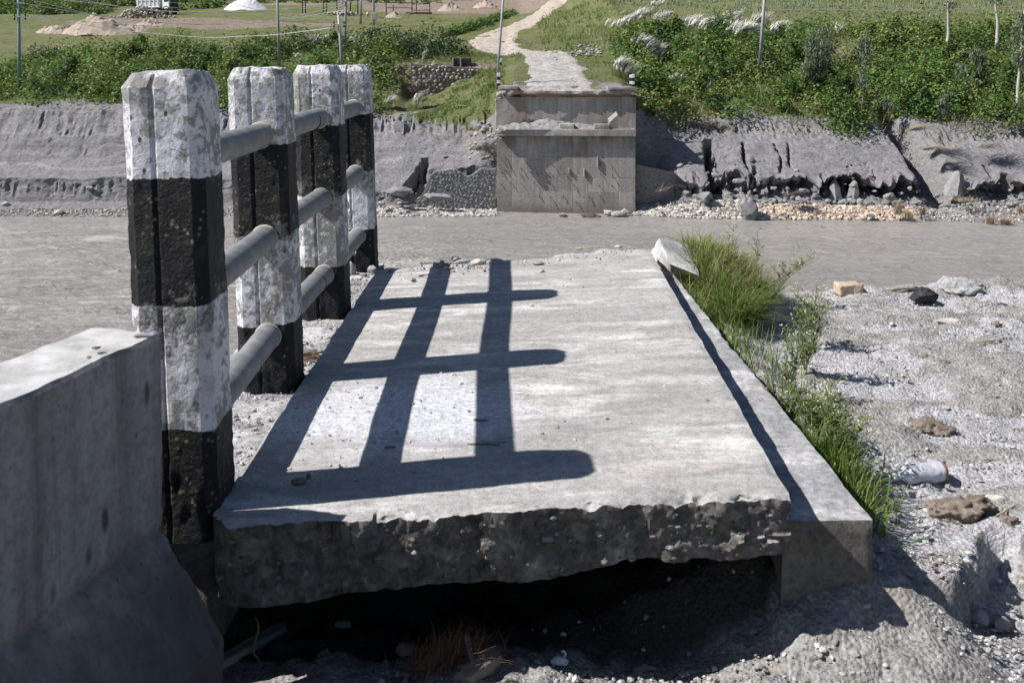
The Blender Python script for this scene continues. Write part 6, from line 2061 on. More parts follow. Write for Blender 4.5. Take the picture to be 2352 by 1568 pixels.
thicket('undergrowth', right_test, (10.8, 56, 84, 115), 560, (0.7, 2.6), 80, 0.29, 0.52, M['bush'], 502, 1.1)
rs = np.random.default_rng(77)
tall_scrub('tall_scrub', [(x, bank_crest(x)[6] + 0.4 + 24 * rs.uniform() ** 1.3) for x in rs.uniform(11.5, 47, 120) if not 32.3 < x < 34.4], M['bush'], 2100)
tall_scrub('tall_scrub', [(x, bank_crest(x)[6] + 1.5 + 30 * rs.uniform()) for x in rs.uniform(-45, -13, 60)], M['bush'], 2300)
# low cover on the slope left of the abutment and on the terrace lip
def mid_test(x, y):
    k = bank_crest(x)
    return k[5] + 0.3 < y < 96.0 and not (-9.8 < x < -5.2 and y > 93.0)
thicket('embankment_cover', mid_test, (-12.5, -1.2, 85, 96), 260, (0.22, 0.55), 420, 0.15, 0.62, M['bush'], 503, 0.6)
thicket('terrace_cover', lambda x, y: 98.2 < y < 103 and x < -0.8, (-13, -0.5, 98, 103), 90, (0.2, 0.55), 380, 0.15, 0.6, M['bush'], 504, 0.6)
thicket('terrace_scrub', lambda x, y: True, (-33, -11.5, 90.4, 93.5), 240, (0.3, 0.6), 300, 0.15, 0.78, M['bush'], 505, 0.6)
thicket('far_thicket', lambda x, y: not (-75 < x < -58 and y < 196) and y > 186 - 0.1 * (x + 100), (-118, -58, 178, 232), 420, (1.2, 2.6), 50, 0.55, 0.38, M['bush'], 506, 1.0)
thicket('far_thicket', lambda x, y: True, (-58, -6, 206, 236), 200, (0.9, 2.2), 50, 0.5, 0.45, M['bush'], 507, 0.9)

# scrubby cut bank beside the upper track
mbs = MB()
for k in range(60):
    f = k / 59
    u = 1030 + 148 * f + rnd.uniform(-2, 2); v = 84 - 50 * f + rnd.uniform(-1, 1)
    p = on_land(u, v, 100)
    shrub_leaves(mbs, p, rnd.uniform(0.7, 1.3), rnd.uniform(0.7, 1.3), 130, 0.3, rnd.uniform(0.2, 0.7), RGF, 1300 + k)
tag(mbs.build('trackside_scrub', M['bush']), kind='stuff')

# large dark bushes that stand out of the cover
DB = [
    (395, 138, 4.0, 3.2, 'broad dark bush beyond the nearest post, left of the steel pole'),
    (560, 120, 3.2, 2.4, 'dark bush just left of the tall steel pole'),
    (690, 92, 3.4, 2.6, 'rounded dark bush right of the tall steel pole'),
    (620, 112, 2.6, 2.0, 'lower dark bush directly behind the tall steel pole'),
    (880, 104, 3.2, 2.7, 'dark bush right of the short crossarm pole'),
    (945, 108, 3.4, 3.2, 'big dark bush in the middle of the dark clump by the track'),
    (1015, 104, 2.9, 2.9, 'dark bush at the right end of the clump by the track'),
    (820, 84, 2.4, 2.0, 'dark bush behind the short crossarm pole'),
    (750, 100, 2.6, 2.2, 'dark bush behind the left silver plumes'),
    (105, 120, 2.6, 1.9, 'dark bush right of the teal pole at the left'),
    (205, 170, 2.4, 1.6, 'small dark bush low on the left bank'),
    (530, 165, 2.4, 1.8, 'dark bush seen above the second post'),
]
for k, (u, v, R, H, lab) in enumerate(DB):
    p = on_land(u, v + 22, 92)
    rg = np.random.default_rng(700 + k)
    root = empty('dark_bush', p, lab, 'bush', 'dark bushes on the far bank')
    mb = MB(); shrub_leaves(mb, p, R, H, int(650 * R), 0.27, 0.45, rg, 710 + k)
    mb.build('foliage', M['darkbush'], root)
    st = MB()
    for j in range(4):
        a = j * 1.6
        st.add(*tube([p - Vector((0, 0, 0.2)), p + Vector((cos(a) * R * 0.3, sin(a) * R * 0.3, H * 0.7))], [0.06, 0.02], 5))
    st.build('stem', M['darkbark'], root)

# ------------------------------------------------------------------ grass on the far land
def land_grass(name, n, box_, test, l, w, mat, tone, seed, lean=(0.05, 0.5)):
    rg = np.random.default_rng(seed)
    x = rg.uniform(box_[0], box_[1], n); y = rg.uniform(box_[2], box_[3], n)
    cl = fbm(np.stack([x, y, x * 0], 1), 0.5, 3, 0.6, seed)
    keep = np.array([test(a, b) and free(a, b, -0.35) for a, b in zip(x, y)]) & (rg.uniform(-0.7, 0.9, n) < cl)
    x, y, cl = x[keep], y[keep], cl[keep]
    m = len(x)
    B = np.stack([x, y, terr(x, y) - 0.03], 1)
    blades(B, rg.uniform(*l, m) * (1 + 0.5 * cl), rg.uniform(*w, m), rg.uniform(*lean, m), rg.uniform(0, 6.28, m), rg.uniform(0, 0.5, m),
           np.clip(tone + 0.25 * cl + rg.normal(0, 0.16, m), 0, 1), name, mat, 'stuff', segs=2)
land_grass('verge_grass', 15000, (-9, 12.5, 84.2, 125), lambda x, y: (x > 5 or y < 97.5 or x > -1.5 or y < 104) and not (-9.7 < x < -2.6 and 94.0 < y < 96.4), (0.12, 0.42), (0.03, 0.07), M['verge'], 0.5, 601)
land_grass('verge_grass', 7000, (3.5, 16, 104, 165), lambda x, y: True, (0.25, 0.75), (0.05, 0.11), M['verge'], 0.5, 602)
land_grass('embankment_grass', 9000, (-9.5, -0.6, 83.5, 97), lambda x, y: y > 86.2 - 0.25 * x - 1.0 and not (-9.7 < x < -3.6 and 94.5 < y < 96.4), (0.18, 0.5), (0.03, 0.07), M['verge'], 0.45, 603)
land_grass('terrace_grass', 9000, (-13, 1.0, 97.9, 112), lambda x, y: True, (0.10, 0.35), (0.03, 0.07), M['verge'], 0.5, 604)
land_grass('tall_grass', 16000, (11, 50, 84.5, 118), lambda x, y: y > bank_crest(x)[5] + 0.4, (0.5, 1.7), (0.04, 0.09), M['verge'], 0.7, 611, (0.1, 0.7))
land_grass('tall_grass', 9000, (-50, -11, 88.5, 124), lambda x, y: y > bank_crest(x)[6] - 0.5, (0.4, 1.4), (0.04, 0.09), M['verge'], 0.6, 612, (0.1, 0.7))
land_grass('meadow_grass', 22000, (14, 70, 108, 150), lambda x, y: y > 108 + 0.06 * x, (0.25, 0.6), (0.06, 0.13), M['palegrass'], 0.5, 605)
land_grass('field_grass', 12000, (-62, -2, 124, 190), lambda x, y: True, (0.08, 0.22), (0.06, 0.12), M['verge'], 0.42, 606)
land_grass('brown_lip_grass', 3500, (-33, -2, 96.2, 99.0), lambda x, y: x < -10 or y > 97.4, (0.2, 0.55), (0.03, 0.06), M['grass'], 0.86, 607, (0.2, 0.8))
land_grass('bank_lip_straw', 2600, (11.5, 48, 84.8, 89.5), lambda x, y: True, (0.35, 1.0), (0.025, 0.05), M['straw'], 0.9, 608, (0.4, 0.95))
land_grass('bank_lip_straw', 1300, (-46, -10, 87.5, 90.4), lambda x, y: True, (0.25, 0.7), (0.025, 0.05), M['straw'], 0.9, 609, (0.4, 0.95))

# silver plume grass
def plume_clump(u, v, wpx, n, label, seed, hgt=1.3, lean=0.5, sl=0.6):
    p = on_land(u, v + 10, 86)
    rg = np.random.default_rng(seed)
    W = wpx * p.y / FPX / 2
    root = empty('plume_grass', p, label, 'plume grass', 'silver plume grass clumps on the far bank')
    B = np.column_stack([p.x + rg.normal(0, W * 0.55, n), p.y + rg.normal(0, W * 0.4, n), np.zeros(n)])
    B[:, 2] = terr(B[:, 0], B[:, 1])
    m = n * 6
    B2 = np.repeat(B, 6, 0) + rg.normal(0, 0.12, (m, 3)) * np.array([1, 1, 0])
    blades(B2, rg.uniform(0.5, 1.2, m) * hgt, rg.uniform(0.02, 0.045, m), rg.uniform(0.1, 0.7, m), rg.uniform(0, 6.28, m), rg.uniform(0.1, 0.6, m), rg.uniform(0.3, 0.8, m), 'leaves', M['verge'], None, root, 3)
    st = MB()
    tops, lens, azs, lns = [], [], [], []
    for k in range(n):
        H = hgt * rg.uniform(0.8, 1.35)
        az = rg.normal(0.15, 0.35)
        d = np.array([cos(az), sin(az) * 0.6, 0])
        top = B[k] + np.array([0, 0, H]) + d * H * 0.15
        st.add(*tube([B[k], (B[k] + top) / 2, top], [0.012, 0.010, 0.008], 3))
        L = sl * 1.4 * rg.uniform(0.75, 1.3)
        ln = lean * rg.uniform(0.6, 1.3)
        tops.append(top); lens.append(L); azs.append(az); lns.append(ln)
    tag(st.build('stem', M['straw'], root), kind='stuff')
    r = 26
    T = np.repeat(np.array(tops), r, 0) + rg.normal(0, 0.05, (n * r, 3)) - np.array([0, 0, 0.1])
    Ls = np.repeat(lens, r) * rg.uniform(0.45, 1.1, n * r)
    o = blades(T, Ls, rg.uniform(0.03, 0.075, n * r), np.clip(np.repeat(lns, r) + rg.normal(0.05, 0.16, n * r), 0.1, 0.95), np.repeat(azs, r) + rg.normal(0, 0.28, n * r), rg.uniform(0.2, 0.6, n * r), np.clip(rg.normal(0.65, 0.2, n * r), 0, 1), 'plumes', M['plume'], 'stuff', root, 4)
for k, a in enumerate(PLUMES):
    u, v, w, n, lab, h, l = a
    plume_clump(u, v, w * 1.35, int(n * 1.25), lab, 800 + k, h * 1.1, 0.5, l)

# dry tufts and hanging straw along the bank
def straw_tuft(u, v, Y, wpx, n, l, label, seed, lean=(0.1, 0.6), az=(0, 6.28), droop=(0, 0.4), mat='straw'):
    p = at(u, v, Y)
    rg = np.random.default_rng(seed)
    W = wpx * Y / FPX / 2
    B = np.column_stack([p.x + rg.normal(0, W * 0.5, n), p.y + rg.normal(0, W * 0.3, n), p.z + rg.uniform(-0.05, 0.05, n)])
    o = blades(B, rg.uniform(*l, n), rg.uniform(0.02, 0.045, n), rg.uniform(*lean, n), rg.uniform(*az, n), rg.uniform(*droop, n), rg.uniform(0, 1, n), 'dry_tuft', M[mat], None, None, 4)
    tag(o, label, 'dry grass', 'dry tufts and roots along the far bank')
straw_tuft(2062, 492, 76, 16, 170, (0.5, 1.4), 'tall brown dry tuft at the right water edge', 901, (0.0, 0.3))
straw_tuft(2086, 500, 75.6, 20, 150, (0.4, 0.9), 'short dry tuft just right of the tall brown one', 902, (0.0, 0.4))
straw_tuft(2118, 494, 76, 14, 110, (0.4, 1.0), 'dry tuft between the tall brown one and the gully mouth', 903, (0.0, 0.3))
straw_tuft(2275, 513, 74.6, 20, 170, (0.4, 0.9), 'brown tuft at the water edge near the right side', 904, (0.1, 0.6))
straw_tuft(2310, 515, 74.4, 22, 190, (0.4, 0.9), 'spreading brown tuft next to the right edge of the water', 905, (0.2, 0.8))
straw_tuft(2345, 490, 75.5, 16, 90, (0.4, 0.9), 'dry tuft at the far right edge of the beach', 906, (0.0, 0.4))
straw_tuft(2095, 300, 82.3, 36, 260, (0.9, 2.2), 'mat of dry straw hanging over the silt beside the gully', 907, (0.7, 0.98), (-0.9, 0.2), (0.6, 1.2))
straw_tuft(2125, 345, 80.5, 26, 180, (0.8, 1.9), 'lower hanging straw at the edge of the gully', 908, (0.7, 0.98), (-1.1, 0.1), (0.7, 1.3))
straw_tuft(1625, 285, 86.2, 50, 150, (0.6, 1.5), 'thin straw lying on the silt right of the abutment', 909, (0.8, 0.98), (-0.6, 0.3), (0.3, 0.7))
straw_tuft(1815, 450, 77.6, 30, 120, (0.5, 1.4), 'fallen roots at the foot of the silt cliff', 910, (0.7, 0.98), (-0.8, 0.3), (0.2, 0.6), 'root')
straw_tuft(1105, 345, 82.4, 40, 220, (0.6, 1.7), 'tangle of dry roots on the rubble left of the abutment', 911, (0.5, 0.95), (-2.6, -0.3), (0.6, 1.2), 'root')
straw_tuft(1082, 300, 83.2, 36, 160, (0.6, 1.4), 'upper tangle of dead stems beside the abutment', 912, (0.5, 0.95), (-2.6, -0.3), (0.6, 1.2), 'straw')
straw_tuft(1520, 440, 79.6, 26, 40, (0.7, 1.8), 'bare branch lying in the shade right of the abutment', 913, (0.5, 0.9), (-0.6, 1.0), (0, 0.4), 'root')
straw_tuft(2260, 340, 80.5, 60, 170, (0.8, 2.0), 'dead branches on the silt at the right', 914, (0.7, 0.97), (-0.9, 0.6), (0.3, 0.8), 'root')
straw_tuft(1545, 240, 86.5, 36, 200, (0.8, 1.6), 'yellowish drooping grass on the bank right of the abutment', 915, (0.3, 0.9), (-2.5, 0.4), (0.5, 1.1), 'grass')
straw_tuft(2215, 462, 76.5, 60, 120, (0.3, 0.8), 'scattered dead stems at the mouth of the gully', 916, (0.5, 0.97), (-0.9, 3.6), (0.1, 0.5), 'straw')
# rubble beside the abutment and strewn along the track: uncountable
mbs = MB()
for k in range(70):
    u = 1080 + 54 * rnd.random(); v = 300 + 75 * rnd.random()
    p = on_land(u, v, 79.0)
    s_ = rnd.uniform(0.10, 0.36)
    V, F = rock(1, (s_ * 1.2, s_, s_ * 0.8), 950 + k, 0.3, facets=4)
    mbs.add(V + np.array(p), F)
tag(mbs.build('scree_rubble', M['beach'], smooth=True), kind='stuff')
mbs = MB()
for k in range(150):
    u = 1322 + 62 * rnd.random(); v = 96 + 36 * rnd.random()
    if rnd.random() < 0.3: u, v = 1235 + 140 * rnd.random(), 118 + 22 * rnd.random()
    p = on_land(u, v)
    s_ = rnd.uniform(0.08, 0.34)
    V, F = rock(1, (s_ * 1.3, s_, s_ * 0.7), 1990 + k, 0.3, facets=4)
    mbs.add(V + np.array(p) + np.array([0, 0, 0.08]), F)
tag(mbs.build('track_rubble', M['beach'], smooth=True), kind='stuff')

# ------------------------------------------------------------------ trees
def willow_tree(u, vb, vt, wpx, Y, label, seed, crown=True, trunk_top=0.55, lean=0.0, n=900, mat='euca', bark='darkbark', rad=0.10, leaf=0.26, low=0.3):
    p = at(u, vb, Y); p.z = min(p.z, terr1(p.x, Y) + 0.1)
    H = (vb - vt) / FPX * Y
    root = empty('tree', p, label, 'tree')
    rg = np.random.default_rng(seed)
    tr = MB()
    pts = []
    for k in range(9):
        f = k / 8
        pts.append(p + Vector((lean * H * f + 0.25 * fb1(f * 2.5, seed, 0) * min(1, f * 3), 0.2 * fb1(f * 2.5, seed, 7), H * f)))
    tr.add(*tube(pts, [rad * (1 - 0.75 * k / 8) for k in range(9)], 8))
    tips = []
    W = wpx * Y / FPX / 2
    for b in range(14):
        f = rg.uniform(low, 0.92); k = min(7, int(f * 8)); q = pts[k].lerp(pts[k + 1], f * 8 - k)
        a = rg.uniform(0, 6.28); l = W * rg.uniform(0.5, 1.0) * (1.15 - 0.55 * f)
        e = q + Vector((cos(a) * l, sin(a) * l, l * rg.uniform(0.3, 0.9)))
        tr.add(*tube([q, q.lerp(e, 0.5) + Vector((0, 0, l * 0.12)), e], [rad * 0.3, rad * 0.2, rad * 0.08], 5))
        tips.append((q, e))
    tr.build('trunk', M[bark], root, smooth=True)
    if crown:
        P = []
        for _ in range(n):
            q, e = tips[rg.integers(len(tips))]
            f = rg.uniform(0.25, 1.1)
            c = q.lerp(e, f)
            P.append((c.x + rg.normal(0, W * 0.16), c.y + rg.normal(0, W * 0.16), c.z - abs(rg.normal(0, H * 0.06))))
        P = np.array(P)
        # long leaves that hang
        L = rg.uniform(0.6, 1.5, len(P)) * leaf
        az = rg.uniform(0, 6.28, len(P))
        out = rg.uniform(0.1, 0.5, len(P))
        d = np.column_stack([np.cos(az) * out, np.sin(az) * out, -np.ones(len(P))]); d /= np.linalg.norm(d, axis=1, keepdims=True)
        s = np.column_stack([-np.sin(az), np.cos(az), np.zeros(len(P))]) * (L * 0.16)[:, None]
        e = d * L[:, None]
        V = np.stack([P, P + e * 0.45 + s, P + e, P + e * 0.45 - s], 1).reshape(-1, 3)
        mb = MB(); mb.add(V, np.arange(len(V)).reshape(-1, 4), 0, np.repeat(np.clip(rg.normal(0.5, 0.2, len(P)), 0, 1), 4))
        mb.build('crown', M[mat], root)
    return root
willow_tree(1868, 150, -12, 92, 92, 'grey green drooping tree right of the leaning steel pole', 61, n=4200, lean=-0.03)
willow_tree(1978, 264, 60, 46, 87.6, 'slim pale sapling on the edge of the dirt bank', 62, n=1100, rad=0.09, lean=0.06, low=0.35)
willow_tree(2176, 82, -60, 60, 104, 'white barked trunk standing high at the right', 63, crown=True, n=150, bark='bark', rad=0.24, low=0.8)
willow_tree(2289, 70, -60, 60, 106, 'grey trunk near the top right corner', 64, n=150, bark='bark', rad=0.24, low=0.8)
willow_tree(2332, 228, -20, 64, 88, 'leaning white trunk at the right edge', 65, n=1200, bark='bark', rad=0.17, lean=0.08, low=0.5)
willow_tree(2238, 190, 60, 72, 91, 'bushy grey green sapling left of the leaning white trunk', 66, n=2000, low=0.2)
willow_tree(2172, 268, 200, 46, 87, 'drooping pale shrub at the lip of the gully', 67, n=700, low=0.1, rad=0.05)
willow_tree(1640, 190, 130, 30, 90, 'greyish sapling half hidden in the bushes below the plumes', 68, n=260, low=0.2, rad=0.04)
willow_tree(2040, 215, 150, 44, 90, 'pale drooping sapling above the dark gully', 69, n=420, low=0.1, rad=0.04)
willow_tree(2300, 320, 225, 10, 84.5, 'thin bare leaning stem on the silt at the right', 70, crown=False, lean=0.5, rad=0.05)

# ------------------------------------------------------------------ poles and wires
def pole(pts, Y, r, mat, label, arms=(), box_=None, top_ins=False):
    a, b = at(*pts[0], Y), at(*pts[1], Y)
    a = a - Vector((0, 0, 0.8))
    root = empty('utility_pole', a, label, 'utility pole')
    V, F = tube([a, a.lerp(b, 0.5), b], [r, r * 0.88, r * 0.74], 10)
    mb = MB(); mb.add(V, F); mb.build('shaft', mat, root, smooth=True)
    for (u0, u1, v) in arms:
        p, q = at(u0, v, Y - 0.15), at(u1, v, Y - 0.15)
        V, F = bevel_box((p + q) / 2, ((q - p).length, 0.09, 0.10), 0.015)
        mb = MB(); mb.add(V, F); arm = mb.build('crossarm', M['pole'], root)
        for t in (p, q):
            mb = MB(); mb.add(*tube([t + Vector((0, 0, z)) for z in (0.03, 0.10, 0.14, 0.20, 0.24, 0.34)], [0.03, 0.05, 0.09, 0.05, 0.08, 0.03], 8))
            mb.build('insulator', M['insul'], arm, smooth=True)
            mb = MB(); mb.add(*tube([t + Vector((0, 0, z)) for z in (-0.05, -0.14, -0.22, -0.30)], [0.04, 0.09, 0.08, 0.03], 8))
            mb.build('insulator', M['insul'], arm, smooth=True)
    if box_:
        u0, u1, v0, v1 = box_
        p, q = at(u0, v1, Y - 0.4), at(u1, v0, Y - 0.4)
        V, F = bevel_box((p + q) / 2, (abs(q.x - p.x), 0.4, abs(q.z - p.z)), 0.04)
        mb = MB(); mb.add(V, F); mb.build('meter_box', M['plaster'], root)
    return root
pole([(45, 212), (42, -70)], 97, 0.16, M['greenpole'], 'teal pole with two crossarms at the left edge', [(33, 58, 39), (34, 57, 8)])
pole([(641.5, 140), (635, -70)], 108, 0.15, M['pole'], 'tall plain steel pole rising behind the second post')
pole([(787, 158), (777.5, 34)], 98, 0.16, M['pole'], 'short pole with crossarm and dark insulators above the third post', [(767, 790, 57)])
pole([(791, 112), (797, -70)], 116, 0.16, M['pole'], 'slightly leaning pole right of the short crossarm pole', [(787, 806, 4)])
pole([(828, 44), (831, -60)], 150, 0.18, M['pole'], 'thin distant pole in the field left of the boxed pole')
pole([(859, 46), (857, -60)], 150, 0.20, M['pole'], 'pole with a grey box at its foot in the field', (), (853, 866, 30, 46))
pole([(1140.5, 184), (1160, -60)], 84.2, 0.115, M['pole'], 'grey pole leaning right beside the far abutment')
pole([(1744.5, 140), (1760, -60)], 97, 0.17, M['pole'], 'stout leaning steel pole among the plume grass')
pole([(1457.5, 112), (1458, 68)], 97, 0.09, M['insul'], 'short black stake standing among the plumes')

def wire(pts, label, r=0.028):
    P = [at(u, v, Y) for u, v, Y in pts]
    out = []
    for i in range(len(P) - 1):
        p0, p1, p2, p3 = P[max(i - 1, 0)], P[i], P[i + 1], P[min(i + 2, len(P) - 1)]
        for k in range(8):
            f = k / 8
            out.append(0.5 * ((2 * p1) + (p2 - p0) * f + (2 * p0 - 5 * p1 + 4 * p2 - p3) * f * f + (3 * p1 - p0 - 3 * p2 + p3) * f ** 3))
    out.append(P[-1])
    V, F = tube(out, r, 5)
    mb = MB(); mb.add(V, F)
    tag(mb.build('power_line', M['wire'], smooth=True), label, 'wire', 'overhead wires on the far side')
wire([(53, 8, 97), (176, 29, 103), (293, 45, 108), (459, 57, 114), (557, 55, 117), (635, 47, 119), (713, 37, 121), (795, 18, 124)], 'wire from the upper crossarm of the teal pole sagging across the field')
wire([(30, -6, 97), (78, 2, 98), (215, 34, 104), (330, 49, 109), (459, 55, 114), (640, 44, 120), (797, 10, 124)], 'wire just above the sagging one from the teal pole')
wire([(148, 0, 112), (273, 15, 115), (371, 26, 118), (459, 30, 121), (560, 27, 124), (700, 16, 128), (830, -4, 132)], 'higher wire passing in front of the dump truck')
wire([(187, 0, 113), (293, 18, 116), (371, 25, 118), (459, 29, 121), (560, 29, 124), (700, 20, 128), (857, -2, 134)], 'wire close to the one before the dump truck')
wire([(57, 38, 97), (127, 45, 99), (195, 57, 100), (273, 70, 101), (459, 86, 102), (557, 84, 101), (635, 80, 100), (767, 64, 98)], 'lowest wire running to the short crossarm pole')
wire([(58, 36, 97), (127, 41, 99), (195, 50, 101), (330, 60, 106)], 'short sagging wire below the teal pole crossarm')
wire([(480, -6, 90), (537, 10, 92), (635, 32, 94.5), (767, 54, 98)], 'dark wire dropping from the top to the short crossarm pole', 0.024)
wire([(790, 56, 98), (812, 60, 99), (869, 49, 108), (960, 26, 125), (1060, -2, 140)], 'wire rising right from the short crossarm pole')
wire([(797, 4, 116), (870, 12, 130), (930, 14, 150), (985, 4, 170), (1040, -6, 180)], 'wire sagging beyond the boxed pole')
wire([(1757, 24, 97), (1900, 22, 100), (2050, 25, 103), (2240, 20, 106), (2380, 10, 108)], 'faint wire crossing the pale meadow at the right', 0.014)

# ------------------------------------------------------------------ things on the far field
def heap(u, v, w, d, h, Y, mat, label, cat, seed, rough=0.25, pts=(60, 22)):
    p = at(u, v, Y); p.z = terr1(p.x, p.y)
    n, m = pts
    V = []
    xs, ys = np.linspace(-1, 1, n), np.linspace(-1, 1, m)
    X, Yy = np.meshgrid(xs, ys, indexing='ij')
    x, y = X.ravel(), Yy.ravel()
    r = np.sqrt(x * x + y * y)
    z = np.clip(1 - r ** 1.25, -0.1, 1)
    P = np.stack([x * w / h, y * d / h, x * 0 + seed], 1)
    z = z * (1 + rough * fbm(P, 1.2, 4, 0.6, seed)) + 0.10 * rough * fbm(P, 4, 3, 0.6, seed + 2)
    wx = p.x + x * w / 2; wy = p.y + y * d / 2
    V = np.stack([wx, wy, np.minimum(terr(wx, wy), p.z + 0.6) * 0.5 + p.z * 0.5 + z * h - 0.1], 1)
    idx = np.arange(n * m).reshape(n, m)
    F = np.stack([idx[:-1, :-1], idx[1:, :-1], idx[1:, 1:], idx[:-1, 1:]], -1).reshape(-1, 4)
    mb = MB(); mb.add(V, F)
    tag(mb.build(cat.replace(' ', '_'), mat, smooth=True), label, cat)
heap(228, 70, 11.0, 7, 2.6, 145, M['sandheap'], 'large brown heap of sand in the field at the upper left', 'sand heap', 11, 0.35)
heap(295, 64, 7.0, 4, 1.3, 148, M['sandheap'], 'low brown spoil ridge trailing right from the large sand heap', 'sand heap', 12, 0.6)
heap(345, 52, 5.0, 3, 1.0, 158, M['sandheap'], 'small spoil ridge in front of the dump truck', 'sand heap', 13, 0.6)
heap(128, 70, 6.4, 4, 1.1, 145, M['sandheap'], 'small brown heap left of the large sand heap', 'sand heap', 14, 0.5)
heap(566, 24, 8.5, 6, 2.6, 196, M['tarp'], 'pale powdery cone beside the dark shed', 'powder heap', 15, 0.15)
heap(905, 30, 3.4, 3, 1.0, 176, M['sandheap'], 'small tan heap beside the wooden rack', 'sand heap', 16, 0.4)
heap(1035, 12, 5.5, 4, 1.5, 195, M['sandheap'], 'pale sand ridge in the bare ground near the top', 'sand heap', 17, 0.5)
heap(1115, 10, 5.0, 4, 1.3, 198, M['sandheap'], 'second pale sand ridge right of the first near the top', 'sand heap', 18, 0.5)
def stone_pile(u, v, w, h, Y, n, label, seed):
    p = at(u, v, Y); p.z = terr1(p.x, p.y)
    root = empty('stone_pile', p, label, 'stone pile')
    rg = random.Random(seed)
    meshes = []
    for k in range(5):
        V, F = rock(1, (1, 0.8, 0.7), seed + k, 0.3, facets=4)
        mb = MB(); mb.add(V, F); meshes.append(mb.mesh('stone', M['stone'] if k % 3 else M['greystone'], True))
    for k in range(n):
        f = rg.gauss(0, 0.4); f = max(-1, min(1, f))
        hh = h * max(0.05, 1 - abs(f)) * rg.random()
        o = bpy.data.objects.new('stone', meshes[k % 5]); COL.objects.link(o)
        o.parent = root
        o.location = (f * w / 2, rg.uniform(-0.8, 0.8) - hh * 0.3, hh + 0.15)
        s = rg.uniform(0.35, 0.75); o.scale = (s, s, s); o.rotation_euler = (rg.random() * 6, rg.random() * 6, rg.random() * 6)
stone_pile(330, 40, 10.5, 2.2, 172, 130, 'heap of white and grey boulders in front of the dump truck', 31)
stone_pile(790, 31, 8.5, 0.6, 178, 46, 'low scatter of rubble in the field left of the boxed pole', 33)

def truck():
    Yt = 188
    p = at(366, 33, Yt)
    p.z = terr1(p.x, p.y) if abs(terr1(p.x, p.y) - p.z) < 1.5 else p.z
    R = Matrix.Rotation(radians(-24), 4, 'Z')
    root = empty('dump_truck', p, 'white and blue dump truck with red markings parked in the field', 'truck')
    def put(name, V, F, mat, par=None, smooth=False):
        V = np.array(V) @ np.array(R.to_3x3()).T + np.array(p)
        mb = MB(); mb.add(V, F)
        return mb.build(name, mat, par or root, smooth)
    put('chassis', *bevel_box((-0.2, 0, 0.95), (7.4, 0.9, 0.35), 0.03), M['black_paint'])
    V = [(-4.2, -1.2, 1.35), (1.2, -1.2, 1.35), (1.2, 1.2, 1.35), (-4.2, 1.2, 1.35), (-4.5, -1.25, 3.0), (1.5, -1.25, 3.0), (1.5, 1.25, 3.0), (-4.5, 1.25, 3.0)]
    body = put('dump_body', V, BOXF, M['blue_paint'])
    for k in range(6):
        x = -3.9 + k * 0.98
        put('rib', *bevel_box((x, -1.27, 2.15), (0.14, 0.12, 1.55), 0.02), M['white_paint'], body)
        put('marking', *box((x + 0.42, -1.245, 2.45), (0.5, 0.03, 0.16)), M['red_paint'] if k % 2 == 0 else M['black_paint'], body)
    put('side_rail', *bevel_box((-1.5, -1.28, 1.42), (5.6, 0.12, 0.16), 0.02), M['white_paint'], body)
    cab = put('cab', *bevel_box((2.65, 0, 2.15), (1.75, 2.4, 2.3), 0.14), M['white_paint'])
    put('side_window', *bevel_box((2.75, -1.2, 2.65), (0.95, 0.05, 0.7), 0.02), M['glass'], cab)
    put('windshield', *bevel_box((3.53, 0, 2.65), (0.06, 2.1, 0.85), 0.02), M['glass'], cab)
    put('grille', *bevel_box((3.54, 0, 1.75), (0.10, 2.15, 0.75), 0.03), M['black_paint'], cab)
    put('bumper', *bevel_box((3.58, 0, 0.95), (0.30, 2.4, 0.5), 0.05), M['black_paint'])
    put('bumper_stripe', *bevel_box((3.60, 0, 0.66), (0.30, 2.42, 0.12), 0.02), M['red_paint'])
    for s in (-1, 1):
        put('headlight', *bevel_box((3.74, s * 0.85, 1.0), (0.06, 0.36, 0.2), 0.02), M['white_paint'])
        put('mirror', *bevel_box((3.4, s * 1.38, 2.6), (0.10, 0.18, 0.5), 0.02), M['black_paint'], cab)
        put('mudguard', *tube([(2.0, s * 1.1, 1.0), (2.2, s * 1.1, 1.35), (2.7, s * 1.1, 1.5), (3.2, s * 1.1, 1.35), (3.35, s * 1.1, 1.0)], 0.14, 8), M['black_paint'], None, True)
        for x in (2.65, -1.9, -3.2):
            V, F = tube([(x, s * 0.85, 0.5), (x, s * 0.95, 0.5), (x, s * 1.2, 0.5), (x, s * 1.24, 0.5)], [0.46, 0.52, 0.52, 0.44], 20)
            w = put('wheel', V, F, M['tyre'], None, True)
            V, F = tube([(x, s * 1.22, 0.5), (x, s * 1.262, 0.5)], [0.27, 0.22], 14)
            put('rim', V, F, M['red_paint'] if x > 0 else M['plaster'], w, True)
truck()

